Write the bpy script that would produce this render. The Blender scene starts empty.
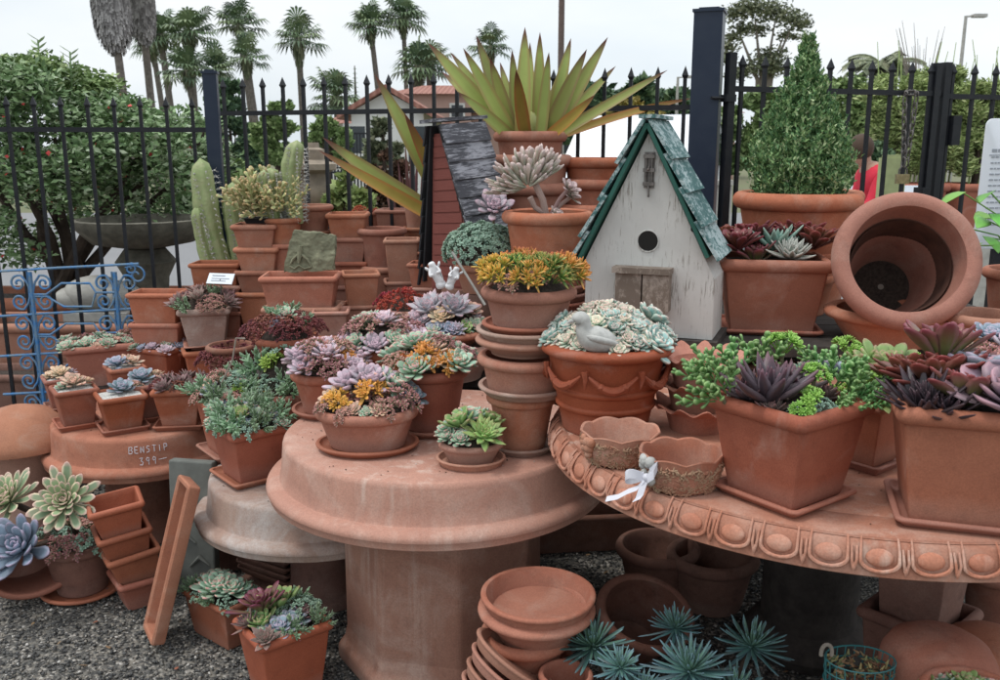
import bpy, math, random
import numpy as np
from mathutils import Vector, Matrix, noise
R = math.radians; PI = math.pi
rnd = random.Random(11)
S = bpy.context.scene
C = S.collection
# ------------------------------------------------------------------ camera model
F = 900.0; PITCH = R(12.2); CH = 1.6
cp, sp = math.cos(PITCH), math.sin(PITCH)
def ray(px, py):
    dx = (px-500)/F; dy = (340-py)/F
    return dx, cp+dy*sp, -sp+dy*cp
def on_z(px, py, z):
    a, b, c = ray(px, py); t = (z-CH)/c
    return a*t, b*t
def on_y(px, py, Y):
    a, b, c = ray(px, py); t = Y/b
    return Vector((a*t, Y, CH+c*t))
def depth(Y, z): return Y*cp+(CH-z)*sp
# ------------------------------------------------------------------ object helpers
def spline(pts,rads,n=5):
    P=[Vector(p) for p in pts]; out=[]; rr=[]
    for i in range(len(P)-1):
        p0=P[max(i-1,0)];p1=P[i];p2=P[i+1];p3=P[min(i+2,len(P)-1)]
        r0=rads[max(i-1,0)];r1=rads[i];r2=rads[i+1];r3=rads[min(i+2,len(P)-1)]
        for k in range(n):
            t=k/n; f=lambda a,b,c,d: .5*((2*b)+(c-a)*t+(2*a-5*b+4*c-d)*t*t+(3*b-a-3*c+d)*t**3)
            out.append(f(p0,p1,p2,p3)); rr.append(max(.0004,f(r0,r1,r2,r3)))
    out.append(P[-1]); rr.append(rads[-1]); return out,rr
def link(o, parent=None):
    C.objects.link(o)
    if parent is not None: o.parent = parent
    return o
def tag(o, label=None, cat=None, group=None, kind=None):
    if label: o['label'] = label
    if cat: o['category'] = cat
    if group: o['group'] = group
    if kind: o['kind'] = kind
    return o
def thing(name, label, cat, loc=(0,0,0), rz=0, group=None):
    o = bpy.data.objects.new(name, None); o.empty_display_size = .05
    link(o); o.location = loc; o.rotation_euler = (0,0,rz)
    return tag(o, label, cat, group)
class MB:
    def __init__(s): s.v=[]; s.f=[]; s.c=[]
    def add(s, v, f, c=None):
        n = len(s.v); s.v += [tuple(p) for p in v]
        s.f += [tuple(i+n for i in q) for q in f]
        s.c += ([(0,0,.5,0)]*len(v) if c is None else list(c))
        return s
    def box(s, x0,x1,y0,y1,z0,z1, c=None):
        v=[(x0,y0,z0),(x1,y0,z0),(x1,y1,z0),(x0,y1,z0),(x0,y0,z1),(x1,y0,z1),(x1,y1,z1),(x0,y1,z1)]
        return s.add(v,[(3,2,1,0),(4,5,6,7),(0,1,5,4),(1,2,6,5),(2,3,7,6),(3,0,4,7)], c and [c]*8)
    def tube(s, pts, rad, n=6, c=None, cap=True):
        pts=[Vector(p) for p in pts]; m=len(pts)
        rr = rad if hasattr(rad,'__len__') else [rad]*m
        v=[]; up=None
        for i,p in enumerate(pts):
            d=(pts[min(i+1,m-1)]-pts[max(i-1,0)])
            d = d.normalized() if d.length>1e-9 else Vector((0,0,1))
            if up is None:
                up = Vector((0,0,1)) if abs(d.z)<.9 else Vector((0,1,0))
            a=d.cross(up)
            if a.length<1e-5: a=d.cross(Vector((1,0.1,0)))
            a.normalize(); b=a.cross(d).normalized(); up=b
            for k in range(n):
                t=2*PI*k/n
                v.append(p+a*math.cos(t)*rr[i]+b*math.sin(t)*rr[i])
        f=[]
        for i in range(m-1):
            for k in range(n):
                k2=(k+1)%n
                f.append((i*n+k,i*n+k2,(i+1)*n+k2,(i+1)*n+k))
        if cap:
            f.append(tuple(range(n))[::-1]); f.append(tuple((m-1)*n+k for k in range(n)))
        return s.add(v,f,c and [c]*len(v))
    def lathe(s, prof, n=48, fx=None, wob=0):
        # prof: list of (r,z); r==0 closes
        v=[];f=[];rows=[]
        for r,z in prof:
            if r<1e-6: rows.append([len(v)]); v.append((0,0,z))
            else:
                row=[]
                for k in range(n):
                    t=2*PI*k/n; q=r
                    if fx: q=fx(r,z,t)
                    row.append(len(v)); v.append((q*math.cos(t),q*math.sin(t),z))
                rows.append(row)
        for a,b in zip(rows,rows[1:]):
            for k in range(n):
                k2=(k+1)%n
                if len(a)==1 and len(b)==1: continue
                if len(a)==1: f.append((a[0],b[k2],b[k]))
                elif len(b)==1: f.append((a[k],a[k2],b[0]))
                else: f.append((a[k],a[k2],b[k2],b[k]))
        return s.add(v,f)
    def xf(s, M):
        s.v=[tuple(M@Vector(p)) for p in s.v]; return s
def mesh(name, mb, mat, smooth=True, sharp=40):
    me = bpy.data.meshes.new(name)
    me.from_pydata(mb.v, [], mb.f); 
    ca = me.color_attributes.new('leaf','FLOAT_COLOR','POINT')
    ca.data.foreach_set('color', np.array(mb.c,dtype=np.float32).ravel())
    me.materials.append(mat)
    if smooth:
        me.polygons.foreach_set('use_smooth',[True]*len(me.polygons))
        if sharp: me.set_sharp_from_angle(angle=R(sharp))
    me.update()
    return me
def obj(name, mb, mat, parent=None, smooth=True, sharp=40, loc=None, rz=0):
    me = mb if isinstance(mb, bpy.types.Mesh) else mesh(name, mb, mat, smooth, sharp)
    o = bpy.data.objects.new(name, me)
    link(o, parent)
    if loc is not None: o.location = loc
    if rz: o.rotation_euler = (0,0,rz)
    return o
# ------------------------------------------------------------------ materials
def newmat(name):
    m = bpy.data.materials.new(name); m.use_nodes = True
    nt = m.node_tree; b = nt.nodes['Principled BSDF']
    return m, nt, b
class G:  # tiny node helper
    def __init__(s, nt): s.nt=nt
    def n(s, t, **k):
        nd = s.nt.nodes.new(t)
        for a,b in k.items():
            setattr(nd,a,b)
        return nd
    def l(s,a,b): s.nt.links.new(a,b)
    def noise(s, vec, scale, detail=6, rough=.6, dist=0):
        n=s.n('ShaderNodeTexNoise'); n.inputs['Scale'].default_value=scale; n.inputs['Detail'].default_value=detail
        n.inputs['Roughness'].default_value=rough; n.inputs['Distortion'].default_value=dist
        if vec is not None: s.l(vec,n.inputs['Vector'])
        return n.outputs['Fac']
    def ramp(s, fac, stops):
        n=s.n('ShaderNodeValToRGB'); cr=n.color_ramp
        while len(cr.elements)<len(stops): cr.elements.new(.5)
        for e,(p,c) in zip(cr.elements,stops):
            e.position=p; e.color=(c,c,c,1) if not hasattr(c,'__len__') else (*c,1)
        s.l(fac,n.inputs[0]); return n.outputs[0]
    def mix(s, fac, a, b, mode='MIX'):
        n=s.n('ShaderNodeMix'); n.data_type='RGBA'; n.blend_type=mode
        for i,x in ((0,fac),(6,a),(7,b)):
            if hasattr(x,'is_linked') or isinstance(x,bpy.types.NodeSocket): s.l(x,n.inputs[i])
            elif i==0: n.inputs[0].default_value=x
            else: n.inputs[i].default_value=(*x,1)
        return n.outputs[2]
    def math(s, op, a, b=0, clamp=False):
        n=s.n('ShaderNodeMath'); n.operation=op; n.use_clamp=clamp
        for i,x in ((0,a),(1,b)):
            if isinstance(x,bpy.types.NodeSocket): s.l(x,n.inputs[i])
            else: n.inputs[i].default_value=x
        return n.outputs[0]
    def bump(s, h, strength, dist, bsdf):
        n=s.n('ShaderNodeBump'); n.inputs['Strength'].default_value=strength; n.inputs['Distance'].default_value=dist
        s.l(h,n.inputs['Height']); s.l(n.outputs[0],bsdf.inputs['Normal'])
def objvec(g, amount=7.0):
    tc=g.n('ShaderNodeTexCoord'); oi=g.n('ShaderNodeObjectInfo')
    k=g.math('MULTIPLY',oi.outputs['Random'],amount)
    a=g.n('ShaderNodeVectorMath'); a.operation='ADD'
    g.l(tc.outputs['Object'],a.inputs[0]); g.l(k,a.inputs[1])
    return a.outputs[0], oi.outputs['Random'], tc
def terracotta(name, base, dark, dust, dust_amt=.5, rough=.85, streak=0.0, scl=1.0, wet=0.3, patch=0):
    m,nt,b=newmat(name); g=G(nt); v,rn,tc=objvec(g)
    scl*=1.9; n1=g.noise(v,5.5*scl,9,.68,.3); col=g.mix(g.ramp(n1,[(.30,0),(.70,1)]),dark,base)
    n2=g.noise(v,(3.6 if not patch else 2.3)*scl,7,.62,.8); lo=.56-.14*dust_amt if not patch else patch
    f2=g.math('MULTIPLY',g.ramp(n2,[(lo,0),(lo+.19,1)]),dust_amt)
    n2b=g.noise(v,38*scl,5,.7); f2=g.math('MULTIPLY',f2,g.ramp(n2b,[(.25,.35),(.65,1)]))
    col=g.mix(f2,col,dust)
    n3=g.noise(v,7*scl,9,.75); col=g.mix(g.ramp(n3,[(.53,0),(.66,wet)]),col,(dark[0]*.42,dark[1]*.42,dark[2]*.45))
    if streak:
        mp=g.n('ShaderNodeMapping'); mp.inputs['Scale'].default_value=(28,28,2.2); g.l(v,mp.inputs['Vector'])
        ns=g.noise(mp.outputs[0],1.0,5,.6)
        ns2=g.noise(v,2.4,3,.5)
        fs=g.math('MULTIPLY',g.ramp(ns,[(.52,0),(.68,1)]),g.ramp(ns2,[(.42,0),(.62,1)]))
        col=g.mix(g.math('MULTIPLY',fs,streak),col,dust)
    gy=g.math('FRACT',g.math('MULTIPLY',rn,53.0)); col=g.mix(g.math('MULTIPLY',g.math('POWER',gy,3.0),.28 if base[0]>.49 else .06),col,(.36,.26,.21))
    sz_=g.n('ShaderNodeSeparateXYZ'); g.l(tc.outputs['Object'],sz_.inputs[0])
    zn=g.math('ADD',sz_.outputs[2],g.math('MULTIPLY',g.noise(v,14,4,.6),-.06))
    col=g.mix(g.math('MULTIPLY',g.ramp(zn,[(0,1),(.035,0)]),.2),col,tuple(x*.8 for x in dust))
    n5=g.noise(v,140*scl,3,.6); col=g.mix(.45,col,g.ramp(n5,[(.32,.55),(.66,1.0)]),'MULTIPLY')
    hs=g.n('ShaderNodeHueSaturation'); g.l(col,hs.inputs['Color'])
    g.l(g.math('ADD',g.math('MULTIPLY',rn,.32),.80),hs.inputs['Value'])
    g.l(g.math('ADD',g.math('MULTIPLY',g.math('FRACT',g.math('MULTIPLY',rn,37.0)),.008),.497),hs.inputs['Hue'])
    g.l(g.math('ADD',g.math('MULTIPLY',g.math('FRACT',g.math('MULTIPLY',rn,91.0)),.24),.84),hs.inputs['Saturation'])
    g.l(hs.outputs[0],b.inputs['Base Color'])
    g.l(g.ramp(n2,[(.3,rough-.14),(.7,rough+.08)]),b.inputs['Roughness'])
    b.inputs['Specular IOR Level'].default_value=.35
    h=g.math('ADD',g.math('MULTIPLY',g.noise(v,60*scl,6,.7),.5),g.math('MULTIPLY',g.noise(v,16*scl,4,.5),.35))
    g.bump(h,.45,.004,b)
    return m
T_fresh = terracotta('terracotta_fresh',(.385,.112,.060),(.315,.088,.047),(.56,.37,.31),.62,.66,wet=.25,patch=.575)
T_orange= terracotta('terracotta_orange',(.43,.138,.078),(.345,.102,.057),(.62,.43,.36),.62,.78,wet=.28,patch=.565)
T_weath = terracotta('terracotta_weathered',(.50,.185,.112),(.40,.138,.083),(.56,.38,.30),.45,.9,wet=.32)
T_pale  = terracotta('terracotta_pale',(.55,.235,.15),(.45,.18,.115),(.62,.45,.37),.5,.9,wet=.25)
T_grey  = terracotta('terracotta_greyed',(.40,.24,.19),(.30,.165,.13),(.52,.43,.38),.75,.9,wet=.3)
T_table = terracotta('terracotta_tabletop',(.50,.210,.130),(.41,.160,.098),(.62,.44,.36),.55,.85,.75,.8,.25)
T_tgrey = terracotta('terracotta_lime_washed',(.50,.33,.26),(.40,.24,.19),(.62,.55,.52),.95,.85,.5,.8,.22)
T_dull_shade  = terracotta('terracotta_dull_shaded',(.27,.125,.09),(.19,.082,.06),(.36,.25,.21),.4,.9,wet=.5)  # clay darkened in its colour for shade under tables and hidden pots
T_ped   = terracotta('terracotta_pedestal',(.37,.18,.13),(.29,.13,.095),(.56,.42,.36),.5,.85,.4,.7,.35)
def plain(name, col, rough=.6, metal=0, var=.25, scale=20, bump=.15, dist=.002, col2=None, spec=.5):
    m,nt,b=newmat(name); g=G(nt); v,rn,tc=objvec(g)
    n=g.noise(v,scale,6,.6)
    c2=col2 or tuple(x*(1-var) for x in col)
    g.l(g.mix(g.ramp(n,[(.35,0),(.65,1)]),c2,col),b.inputs['Base Color'])
    b.inputs['Roughness'].default_value=rough; b.inputs['Metallic'].default_value=metal
    b.inputs['Specular IOR Level'].default_value=spec
    if bump: g.bump(g.noise(v,scale*3,5,.6),bump,dist,b)
    return m
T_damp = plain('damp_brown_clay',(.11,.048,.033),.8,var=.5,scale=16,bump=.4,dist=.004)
M_soil = plain('soil',(.07,.05,.04),.95,var=.6,scale=90,bump=.8,dist=.006)
M_grit = plain('white_grit',(.75,.73,.70),.9,var=.45,scale=120,bump=.9,dist=.006)
M_iron = plain('black_iron',(.010,.012,.017),.5,var=.3,scale=30,bump=.1,dist=.001,col2=(.018,.019,.023),spec=.3)
M_post = plain('dark_blue_paint',(.009,.018,.042),.4,var=.3,scale=9,bump=.15,dist=.002,col2=(.018,.028,.052),spec=.35)
M_blue = plain('chipped_blue_paint',(.03,.18,.46),.55,var=.4,scale=30,bump=.2,dist=.002,col2=(.15,.22,.27))
M_bird = plain('whitewash_wood',(.62,.61,.58),.8,var=.12,scale=9,bump=.4,dist=.003)
M_stone= plain('carved_green_stone',(.27,.27,.18),.95,var=.35,scale=14,bump=.6,dist=.008)
M_slab = plain('grey_slab',(.17,.18,.165),.9,var=.35,scale=10,bump=.4,dist=.004)
M_conc = plain('pale_concrete',(.42,.41,.38),.9,var=.25,scale=14,bump=.4,dist=.006)
M_cstone=plain('cast_stone',(.33,.27,.21),.9,var=.35,scale=12,bump=.5,dist=.008)
M_wood = plain('dark_weathered_wood',(.06,.05,.045),.9,var=.5,scale=22,bump=.5,dist=.004)
M_white= plain('white_ceramic',(.72,.72,.74),.55,var=.12,scale=40,bump=.3,dist=.002)
M_bisque=plain('grey_white_plaster',(.50,.50,.48),.85,var=.25,scale=40,bump=.4,dist=.003)
M_cloth= plain('white_ribbon',(.62,.62,.68),.6,var=.08,scale=60,bump=.2,dist=.001)
M_black= plain('black_plastic',(.015,.015,.017),.5,var=.2,scale=60,bump=0)
M_brass= plain('tarnished_brass',(.42,.34,.18),.45,metal=.7,var=.4,scale=60,bump=.2)
M_steel= plain('rusty_chain',(.22,.20,.19),.5,metal=.7,var=.5,scale=50,bump=.3,dist=.001)
M_sign = plain('white_sign',(.74,.78,.84),.45,var=.04,scale=5,bump=0)
M_ink  = plain('grey_print',(.34,.37,.42),.7,var=.1,scale=5,bump=0)
M_chalk= plain('white_chalk',(.75,.74,.80),.95,var=.3,scale=160,bump=0)
M_hole = plain('dark_inside',(.012,.011,.010),.95,var=.2,scale=9,bump=0)
def woodpaint(name, paint, wood, amt, sc=(3,3,14)):
    m,nt,b=newmat(name); g=G(nt); v,rn,tc=objvec(g)
    mp=g.n('ShaderNodeMapping'); mp.inputs['Scale'].default_value=sc; g.l(v,mp.inputs['Vector'])
    n=g.noise(mp.outputs[0],9,8,.75,.4); n2=g.noise(v,5,4,.6)
    f=g.ramp(g.math('ADD',g.math('MULTIPLY',n,.65),g.math('MULTIPLY',n2,.35)),[(amt,0),(amt+.07,1)])
    pv=g.mix(g.ramp(n2,[(.3,0),(.7,1)]),tuple(x*.8 for x in paint),paint)
    g.l(g.mix(f,pv,wood),b.inputs['Base Color'])
    b.inputs['Roughness'].default_value=.75
    g.bump(g.math('SUBTRACT',n,g.math('MULTIPLY',f,.3)),.45,.003,b)
    return m
W_white = woodpaint('peeling_white_paint',(.62,.62,.60),(.25,.23,.205),.528,(13,13,1.3))
W_green = woodpaint('peeling_green_paint',(.055,.15,.15),(.38,.47,.48),.475,(7,3,7))
W_greend= woodpaint('green_paint_edge',(.02,.11,.085),(.08,.12,.11),.6,(3,9,9))
W_grey  = woodpaint('silvered_black_paint',(.07,.07,.085),(.34,.34,.38),.50,(12,1.3,12))
W_blk   = woodpaint('black_roof_edge',(.02,.02,.024),(.13,.13,.15),.6,(6,6,6))
W_red   = woodpaint('faded_red_paint',(.25,.07,.056),(.42,.24,.20),.60,(3,3,16))
W_bark  = woodpaint('rough_bark_board',(.19,.15,.12),(.33,.28,.24),.5,(5,9,3))
def leafmat(name, base, tip=None, edge=None, inner=None, tipf=(.7,1.0), edgef=.0, innerf=0, rough=.5, hue=.02, val=.35, under=None):
    m,nt,b=newmat(name); g=G(nt)
    at=g.n('ShaderNodeAttribute'); at.attribute_name='leaf'
    sx=g.n('ShaderNodeSeparateColor'); g.l(at.outputs['Color'],sx.inputs[0])
    oi=g.n('ShaderNodeObjectInfo')
    col=None
    tc=g.n('ShaderNodeTexCoord'); nz=g.noise(tc.outputs['Object'],9,3,.6)
    col=g.mix(nz,tuple(x*.72 for x in base),tuple(min(1,x*1.2) for x in base))
    col=g.mix(g.math('MULTIPLY',g.ramp(at.outputs['Alpha'],[(0,.55),(.16,0)]),sx.outputs[2]),col,(.20,.13,.09))
    if inner: col=g.mix(g.math('MULTIPLY',at.outputs['Alpha'],innerf),col,inner)
    if edge: col=g.mix(g.math('MULTIPLY',g.ramp(sx.outputs[1],[(.45,0),(.78,1)]),edgef),col,edge)
    if tip: col=g.mix(g.ramp(sx.outputs[0],[(tipf[0],0),(tipf[1],1)]),col,tip)
    hs=g.n('ShaderNodeHueSaturation'); g.l(col,hs.inputs['Color'])
    r2=g.math('ADD',g.math('MULTIPLY',sx.outputs[2],.6),g.math('MULTIPLY',oi.outputs['Random'],.4))
    g.l(g.math('ADD',g.math('MULTIPLY',r2,val*2),1-val),hs.inputs['Value'])
    g.l(g.math('ADD',g.math('MULTIPLY',oi.outputs['Random'],hue*2),.5-hue),hs.inputs['Hue'])
    g.l(hs.outputs[0],b.inputs['Base Color']); b.inputs['Roughness'].default_value=rough
    b.inputs['Specular IOR Level'].default_value=.4
    return m
# ------------------------------------------------------------------ pots
def plan(a,b,shape,cr,n):
    """closed outline of half sizes a,b; shape round or box with corner radius cr"""
    if shape=='round':
        return [(a*math.cos(2*PI*k/n),b*math.sin(2*PI*k/n)) for k in range(n)]
    out=[]; q=n//4
    cr=max(min(cr,a*.9,b*.9),.001)
    for ci,(sx_,sy_) in enumerate(((1,1),(-1,1),(-1,-1),(1,-1))):
        cx,cy=sx_*(a-cr),sy_*(b-cr)
        for k in range(q):
            t=PI/2*ci+PI/2*k/(q-1)
            out.append((cx+cr*math.cos(t),cy+cr*math.sin(t)))
    return out
def loft(prof, a, b, shape='round', cr=.03, n=48, seed=0, wob=.0012, cham=False, top=None):
    mb=MB(); rows=[]; v=[]
    for d,z in prof:
        if d is None: rows.append([len(v)]); v.append((0,0,z)); continue
        pts=plan(max(a-d,.002),max(b-d,.002),shape,max(cr-d*.6,.004),n)
        row=[]
        for (x,y) in pts:
            w=noise.noise(Vector((x*9+seed*3.1,y*9,z*7)))*wob
            r=math.hypot(x,y) or 1
            row.append(len(v)); v.append((x+x/r*w,y+y/r*w,z+w*.6))
        rows.append(row)
    f=[]
    for A,B in zip(rows,rows[1:]):
        L=max(len(A),len(B))
        for k in range(L):
            k2=(k+1)%L
            if len(A)==1: f.append((A[0],B[k],B[k2])[::-1])
            elif len(B)==1: f.append((A[k],A[k2],B[0]))
            else: f.append((A[k],A[k2],B[k2],B[k]))
    return mb.add(v,f)
def pot_prof(a,h,taper,rimh,rimo,wall,style='plain',inner=None):
    T=rimo+taper; P=[(None,0.0),(T+.006,0),(T+.001,.002),(T,.007)]
    zt=h-rimh
    for i in range(1,6): P.append((T-(taper)*i/5*.98, .007+(zt-.007)*i/5))
    if style=='band':
        P=P[:4]
        zs=[.007,zt*.30,zt*.31,zt*.33,zt*.36,zt*.38,zt*.39,zt*.52,zt*.53,zt*.55,zt*.58,zt*.60,zt*.61,zt]
        bs=[0,0,.004,.007,.007,.004,0,0,.004,.007,.007,.004,0,0]
        for z,bb in zip(zs,bs): P.append((T-taper*z/zt*.98-bb,z))
    for k in range(9):
        t=-PI/2+PI*k/8
        P.append((rimo-rimo*math.cos(t)*.98, h-rimh/2+rimh/2*math.sin(t)))
    P+= [(rimo+wall*.6,h-.001),(rimo+wall,h-.006),(rimo+wall+.001,h-rimh*.9)]
    fl=.012
    for i in range(1,4): P.append((rimo+wall+taper*i/3*.95,h-rimh*.9+(fl-(h-rimh*.9))*i/3))
    P.append((None,fl))
    return P
def spot(px, py, w, yt, z, shape='round', rot=0, asp=1, ratio=.76):
    k = 1 if shape=='round' else abs(math.cos(rot))+asp*abs(math.sin(rot))
    e = asp if shape=='round' else abs(math.sin(rot))+asp*abs(math.cos(rot))
    x,yf=on_z(px,py,z); Yc=yf+.1
    for _ in range(6):
        d=depth(Yc,z+.1); a=w/2/F*d/k; Yc=yf+a*e*ratio
    zt_=on_y(px,yt,Yc-a*e).z
    for _ in range(3):
        a=w/2/F*depth(Yc,zt_)/k; Yc=yf+a*e*ratio; zt_=on_y(px,yt,Yc-a*e).z
    top=on_y(px,yt,Yc-a*e)
    return dict(x=(px-500)/F*depth(Yc,(z+2*zt_)/3), y=Yc, z=z, a=a, b=a*asp, h=max(top.z-z,.03), rot=rot, shape=shape)
def pot_mb(a,b,h,shape='round',taper=None,rimh=None,rimo=None,wall=None,cr=None,style='plain',seed=0):
    s=min(a,b)
    taper=s*.22 if taper is None else taper
    rimh=min(s*.27,h*.32) if rimh is None else rimh
    rimo=s*.125 if rimo is None else rimo
    wall=max(s*.07,.006) if wall is None else wall
    return loft(pot_prof(a,h,taper,rimh,rimo,wall,style),a,b,shape,s*.16 if cr is None else cr,48 if shape=='round' else 28,seed)
def saucer_mb(a,b,h,shape='round',seed=0,cr=None):
    s=min(a,b); r=s*.05
    P=[(None,0),(s*.16,0),(s*.13,.003),(s*.05,h-r*1.2)]
    for k in range(7):
        t=-PI/2+PI*k/6; P.append((r*(1-math.cos(t)),h-r+r*math.sin(t)*.9))
    P+=[(r*1.9,h-r*.3),(r*2.4,h-r*1.5),(s*.2,.008),(None,.008)]
    return loft(P,a,b,shape,s*.16 if cr is None else cr,48 if shape=='round' else 28,seed)
SEED=[0]
def sd(): SEED[0]+=1; return SEED[0]
def words(s,n=16): return ' '.join(s.split()[:n])
def saucer(label,x,y,z,a,b,h=.022,shape='round',rot=0,mat=None,group='terracotta saucers under the pots'):
    o=obj('saucer',saucer_mb(a,b,h,shape,sd()),mat or T_orange,None,loc=(x,y,z),rz=rot)
    tag(o,words(label),'saucer',group); return z+.009
def potat(label,x,y,z,a,b,h,shape='round',rot=0,mat=None,plants=None,group='terracotta pots on display',cat='pot',name='terracotta_pot',soil=None,fill=.88,style='plain',taper=None,dome=None,flip=False,rimh=None):
    mat=mat or T_weath
    if plants is None and soil is None:
        o=obj(name,pot_mb(a,b,h,shape,taper=taper,style=style,seed=sd(),rimh=rimh),mat,None,loc=(x,y,z),rz=rot)
        if flip: o.rotation_euler=(PI,0,rot); o.location=(x,y,z+h)
        tag(o,words(label),cat,group); return o
    t=thing('planted_pot' if plants else name,words(label),'planter' if plants else cat,(x,y,z),rot,group)
    obj('pot',pot_mb(a,b,h,shape,taper=taper,style=style,seed=sd(),rimh=rimh),mat,t)
    s=min(a,b); ins=s*.16
    dm=s*.12 if dome is None else dome
    so=[]
    dm+=getattr(plants,'mound',0) if plants else 0
    P=[(ins+(s-ins)*(1-q),h*fill+dm*(1-q*q)) for q in (1,.85,.7,.5,.3)]+[(None,h*fill+dm)]
    mb=loft(P,a,b,shape,s*.14,48 if shape=='round' else 28,sd(),.006)
    obj('soil',mb,soil or M_soil,t)
    if plants: plants(t,a-ins,b-ins,h*fill,dm,shape)
    return t
M_stem = plain('plant_stem',(.16,.14,.08),.8)
# ------------------------------------------------------------------ succulents
SH={'spoon':([0,.2,.45,.68,.86,.96],[.34,.42,.72,1,.86,.42]),
    'lance':([0,.2,.42,.65,.83,.94],[.62,.86,1,.80,.45,.18]),
    'bead':([0,.2,.45,.7,.88,.97],[.55,.9,1,.95,.7,.35]),
    'needle':([0,.2,.45,.7,.88,.96],[.8,1,1,.85,.6,.32])}
def leaf(L,W,T,shape='spoon',cup=.3,curl=.15,m=6):
    ss,ws=SH[shape]; v=[];c=[]
    ring=[(-1,0),(-.5,.55),(.5,.55),(1,0),(.5,-1),(-.5,-1)]
    for s,w in zip(ss,ws):
        for (yy,zz) in ring:
            y=yy*W*w; z=zz*T*(.35+.65*w)+cup*abs(yy)**2*W*w*.6+curl*L*s*s
            v.append((s*L,y,z)); c.append((s,abs(yy)))
    v.append((L,0,curl*L+cup*0)); c.append((1,1))
    f=[]
    for i in range(len(ss)-1):
        for k in range(m):
            k2=(k+1)%m; f.append((i*m+k,(i+1)*m+k,(i+1)*m+k2,i*m+k2))
    b=(len(ss)-1)*m
    for k in range(m): f.append((b+k,b+m,b+(k+1)%m))
    return np.array(v),f,c
def add_leaf(mb,L,W,T,shape,cup,curl,M,fr,r):
    v,f,c=leaf(L,W,T,shape,cup,curl)
    A=np.array(M)[:3,:3]; t=np.array(M)[:3,3]
    vv=v@A.T+t
    mb.add(vv.tolist(),f,[(s,e,r,fr) for s,e in c])
def rosette(mb,rad=1,n=34,W=.3,T=.07,shape='spoon',lo=4,hi=78,cup=.35,curl=.12,inner=.32,M0=None,rg=rnd,power=.8,jit=.11):
    M0=M0 or Matrix.Identity(4)
    for i in range(n):
        f=i/(n-1); L=rad*(1-f*(1-inner))*(1+rg.uniform(-jit,jit))
        el=R(lo+(hi-lo)*f**power+rg.uniform(-7,7)); az=i*2.39996+rg.uniform(-.12,.12)
        M=M0@Matrix.Rotation(az,4,'Z')@Matrix.Translation((rad*.05*(1-f),0,rad*.10*f))@Matrix.Rotation(-el,4,'Y')
        add_leaf(mb,L,rad*W*(1-.45*f)*(1+rg.uniform(-jit,jit)),rad*T*(1-.3*f),shape,cup,curl,M,f,rg.random())
    return mb
def tilt(el,az): return Matrix.Rotation(az,4,'Z')@Matrix.Rotation(el,4,'Y')
def tuft(mb,nheads,spread,height,rad,n,stem=.03,rg=rnd,**k):
    """several stems, each topped by a small rosette; spread/height in units"""
    for i in range(nheads):
        az=i*2.4+rg.uniform(-.4,.4); rr=spread*math.sqrt((i+.5)/nheads)
        p=Vector((rr*math.cos(az),rr*math.sin(az),height*(1-.45*(rr/max(spread,1e-4))**2)*rg.uniform(.75,1.1)))
        b=Vector((rr*.35*math.cos(az),rr*.35*math.sin(az),0))
        mb.tube([b,(b+p)/2+Vector((0,0,height*.06)),p],stem,5,(0.1,0,.3,0),cap=False)
        M=Matrix.Translation(p)@tilt(rr/max(spread,1e-4)*R(48),az)
        rosette(mb,rad*rg.uniform(.8,1.2),n,M0=M,rg=rg,**k)
    return mb
def sprigs(mb,ns,spread,height,ll,lw,lt,pairs,rg=rnd,shape='bead',lean=45,el=35,stem=.02,grow=.6):
    """leafy stems: leaves all along each stem (jade, trailing sedum)"""
    for i in range(ns):
        az=i*2.4+rg.uniform(-.5,.5); q=math.sqrt((i+.5)/ns); le=R(lean)*q*rg.uniform(.7,1.2)
        H=height*rg.uniform(.7,1.1)
        b=Vector((spread*.5*q*math.cos(az),spread*.5*q*math.sin(az),0))
        M=Matrix.Translation(b)@tilt(le,az)
        pts=[M@Vector((0,0,H*k/4))+Vector((0,0,.04*H*k*k/4)) for k in range(5)]
        mb.tube(pts,stem,5,(0,0,.3,0),cap=False)
        for p in range(pairs):
            s=(p+1)/pairs; pos=pts[0].lerp(pts[4],s)
            for sgn in (0,1):
                A=M.to_3x3().to_4x4(); A.translation=pos
                A=A@Matrix.Rotation(p*PI/2*1.07+sgn*PI+rg.uniform(-.3,.3),4,'Z')@Matrix.Rotation(-R(el+rg.uniform(-12,22)*1+s*20),4,'Y')
                sc=1-grow*.4*abs(s-.6)
                add_leaf(mb,ll*sc*rg.uniform(.8,1.15),lw*sc,lt,shape,.15,.1,A,s,rg.random())
    return mb
SPEC={}
def species(key,part,mat,fn,nv=2):
    nv+=1
    SPEC[key]=(part,[mesh(part,fn(MB(),random.Random(hash(key)%1000+7*i if False else sum(map(ord,key))+7*i)),mat,True,0) for i in range(nv)])
def ros(**k):
    return lambda mb,rg: rosette(mb,1,rg=rg,**k)
species('grey','echeveria_rosette',leafmat('leaf_lilac_grey',(.40,.40,.44),tip=(.50,.30,.34),edge=(.55,.48,.52),edgef=.5,inner=(.50,.56,.60),innerf=.6),ros(n=34,W=.24,shape='lance',hi=76,T=.08))
species('mint','echeveria_rosette',leafmat('leaf_mint',(.25,.43,.30),tip=(.62,.26,.26),tipf=(.88,1.05),edge=(.55,.62,.52),edgef=.45,inner=(.42,.56,.40),innerf=.6),ros(n=40,W=.21,hi=80))
species('peach','echeveria_rosette',leafmat('leaf_peach',(.52,.44,.33),tip=(.66,.36,.26),edge=(.66,.48,.36),edgef=.6,inner=(.42,.47,.34),innerf=.8),ros(n=34,W=.20,hi=76))
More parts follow.
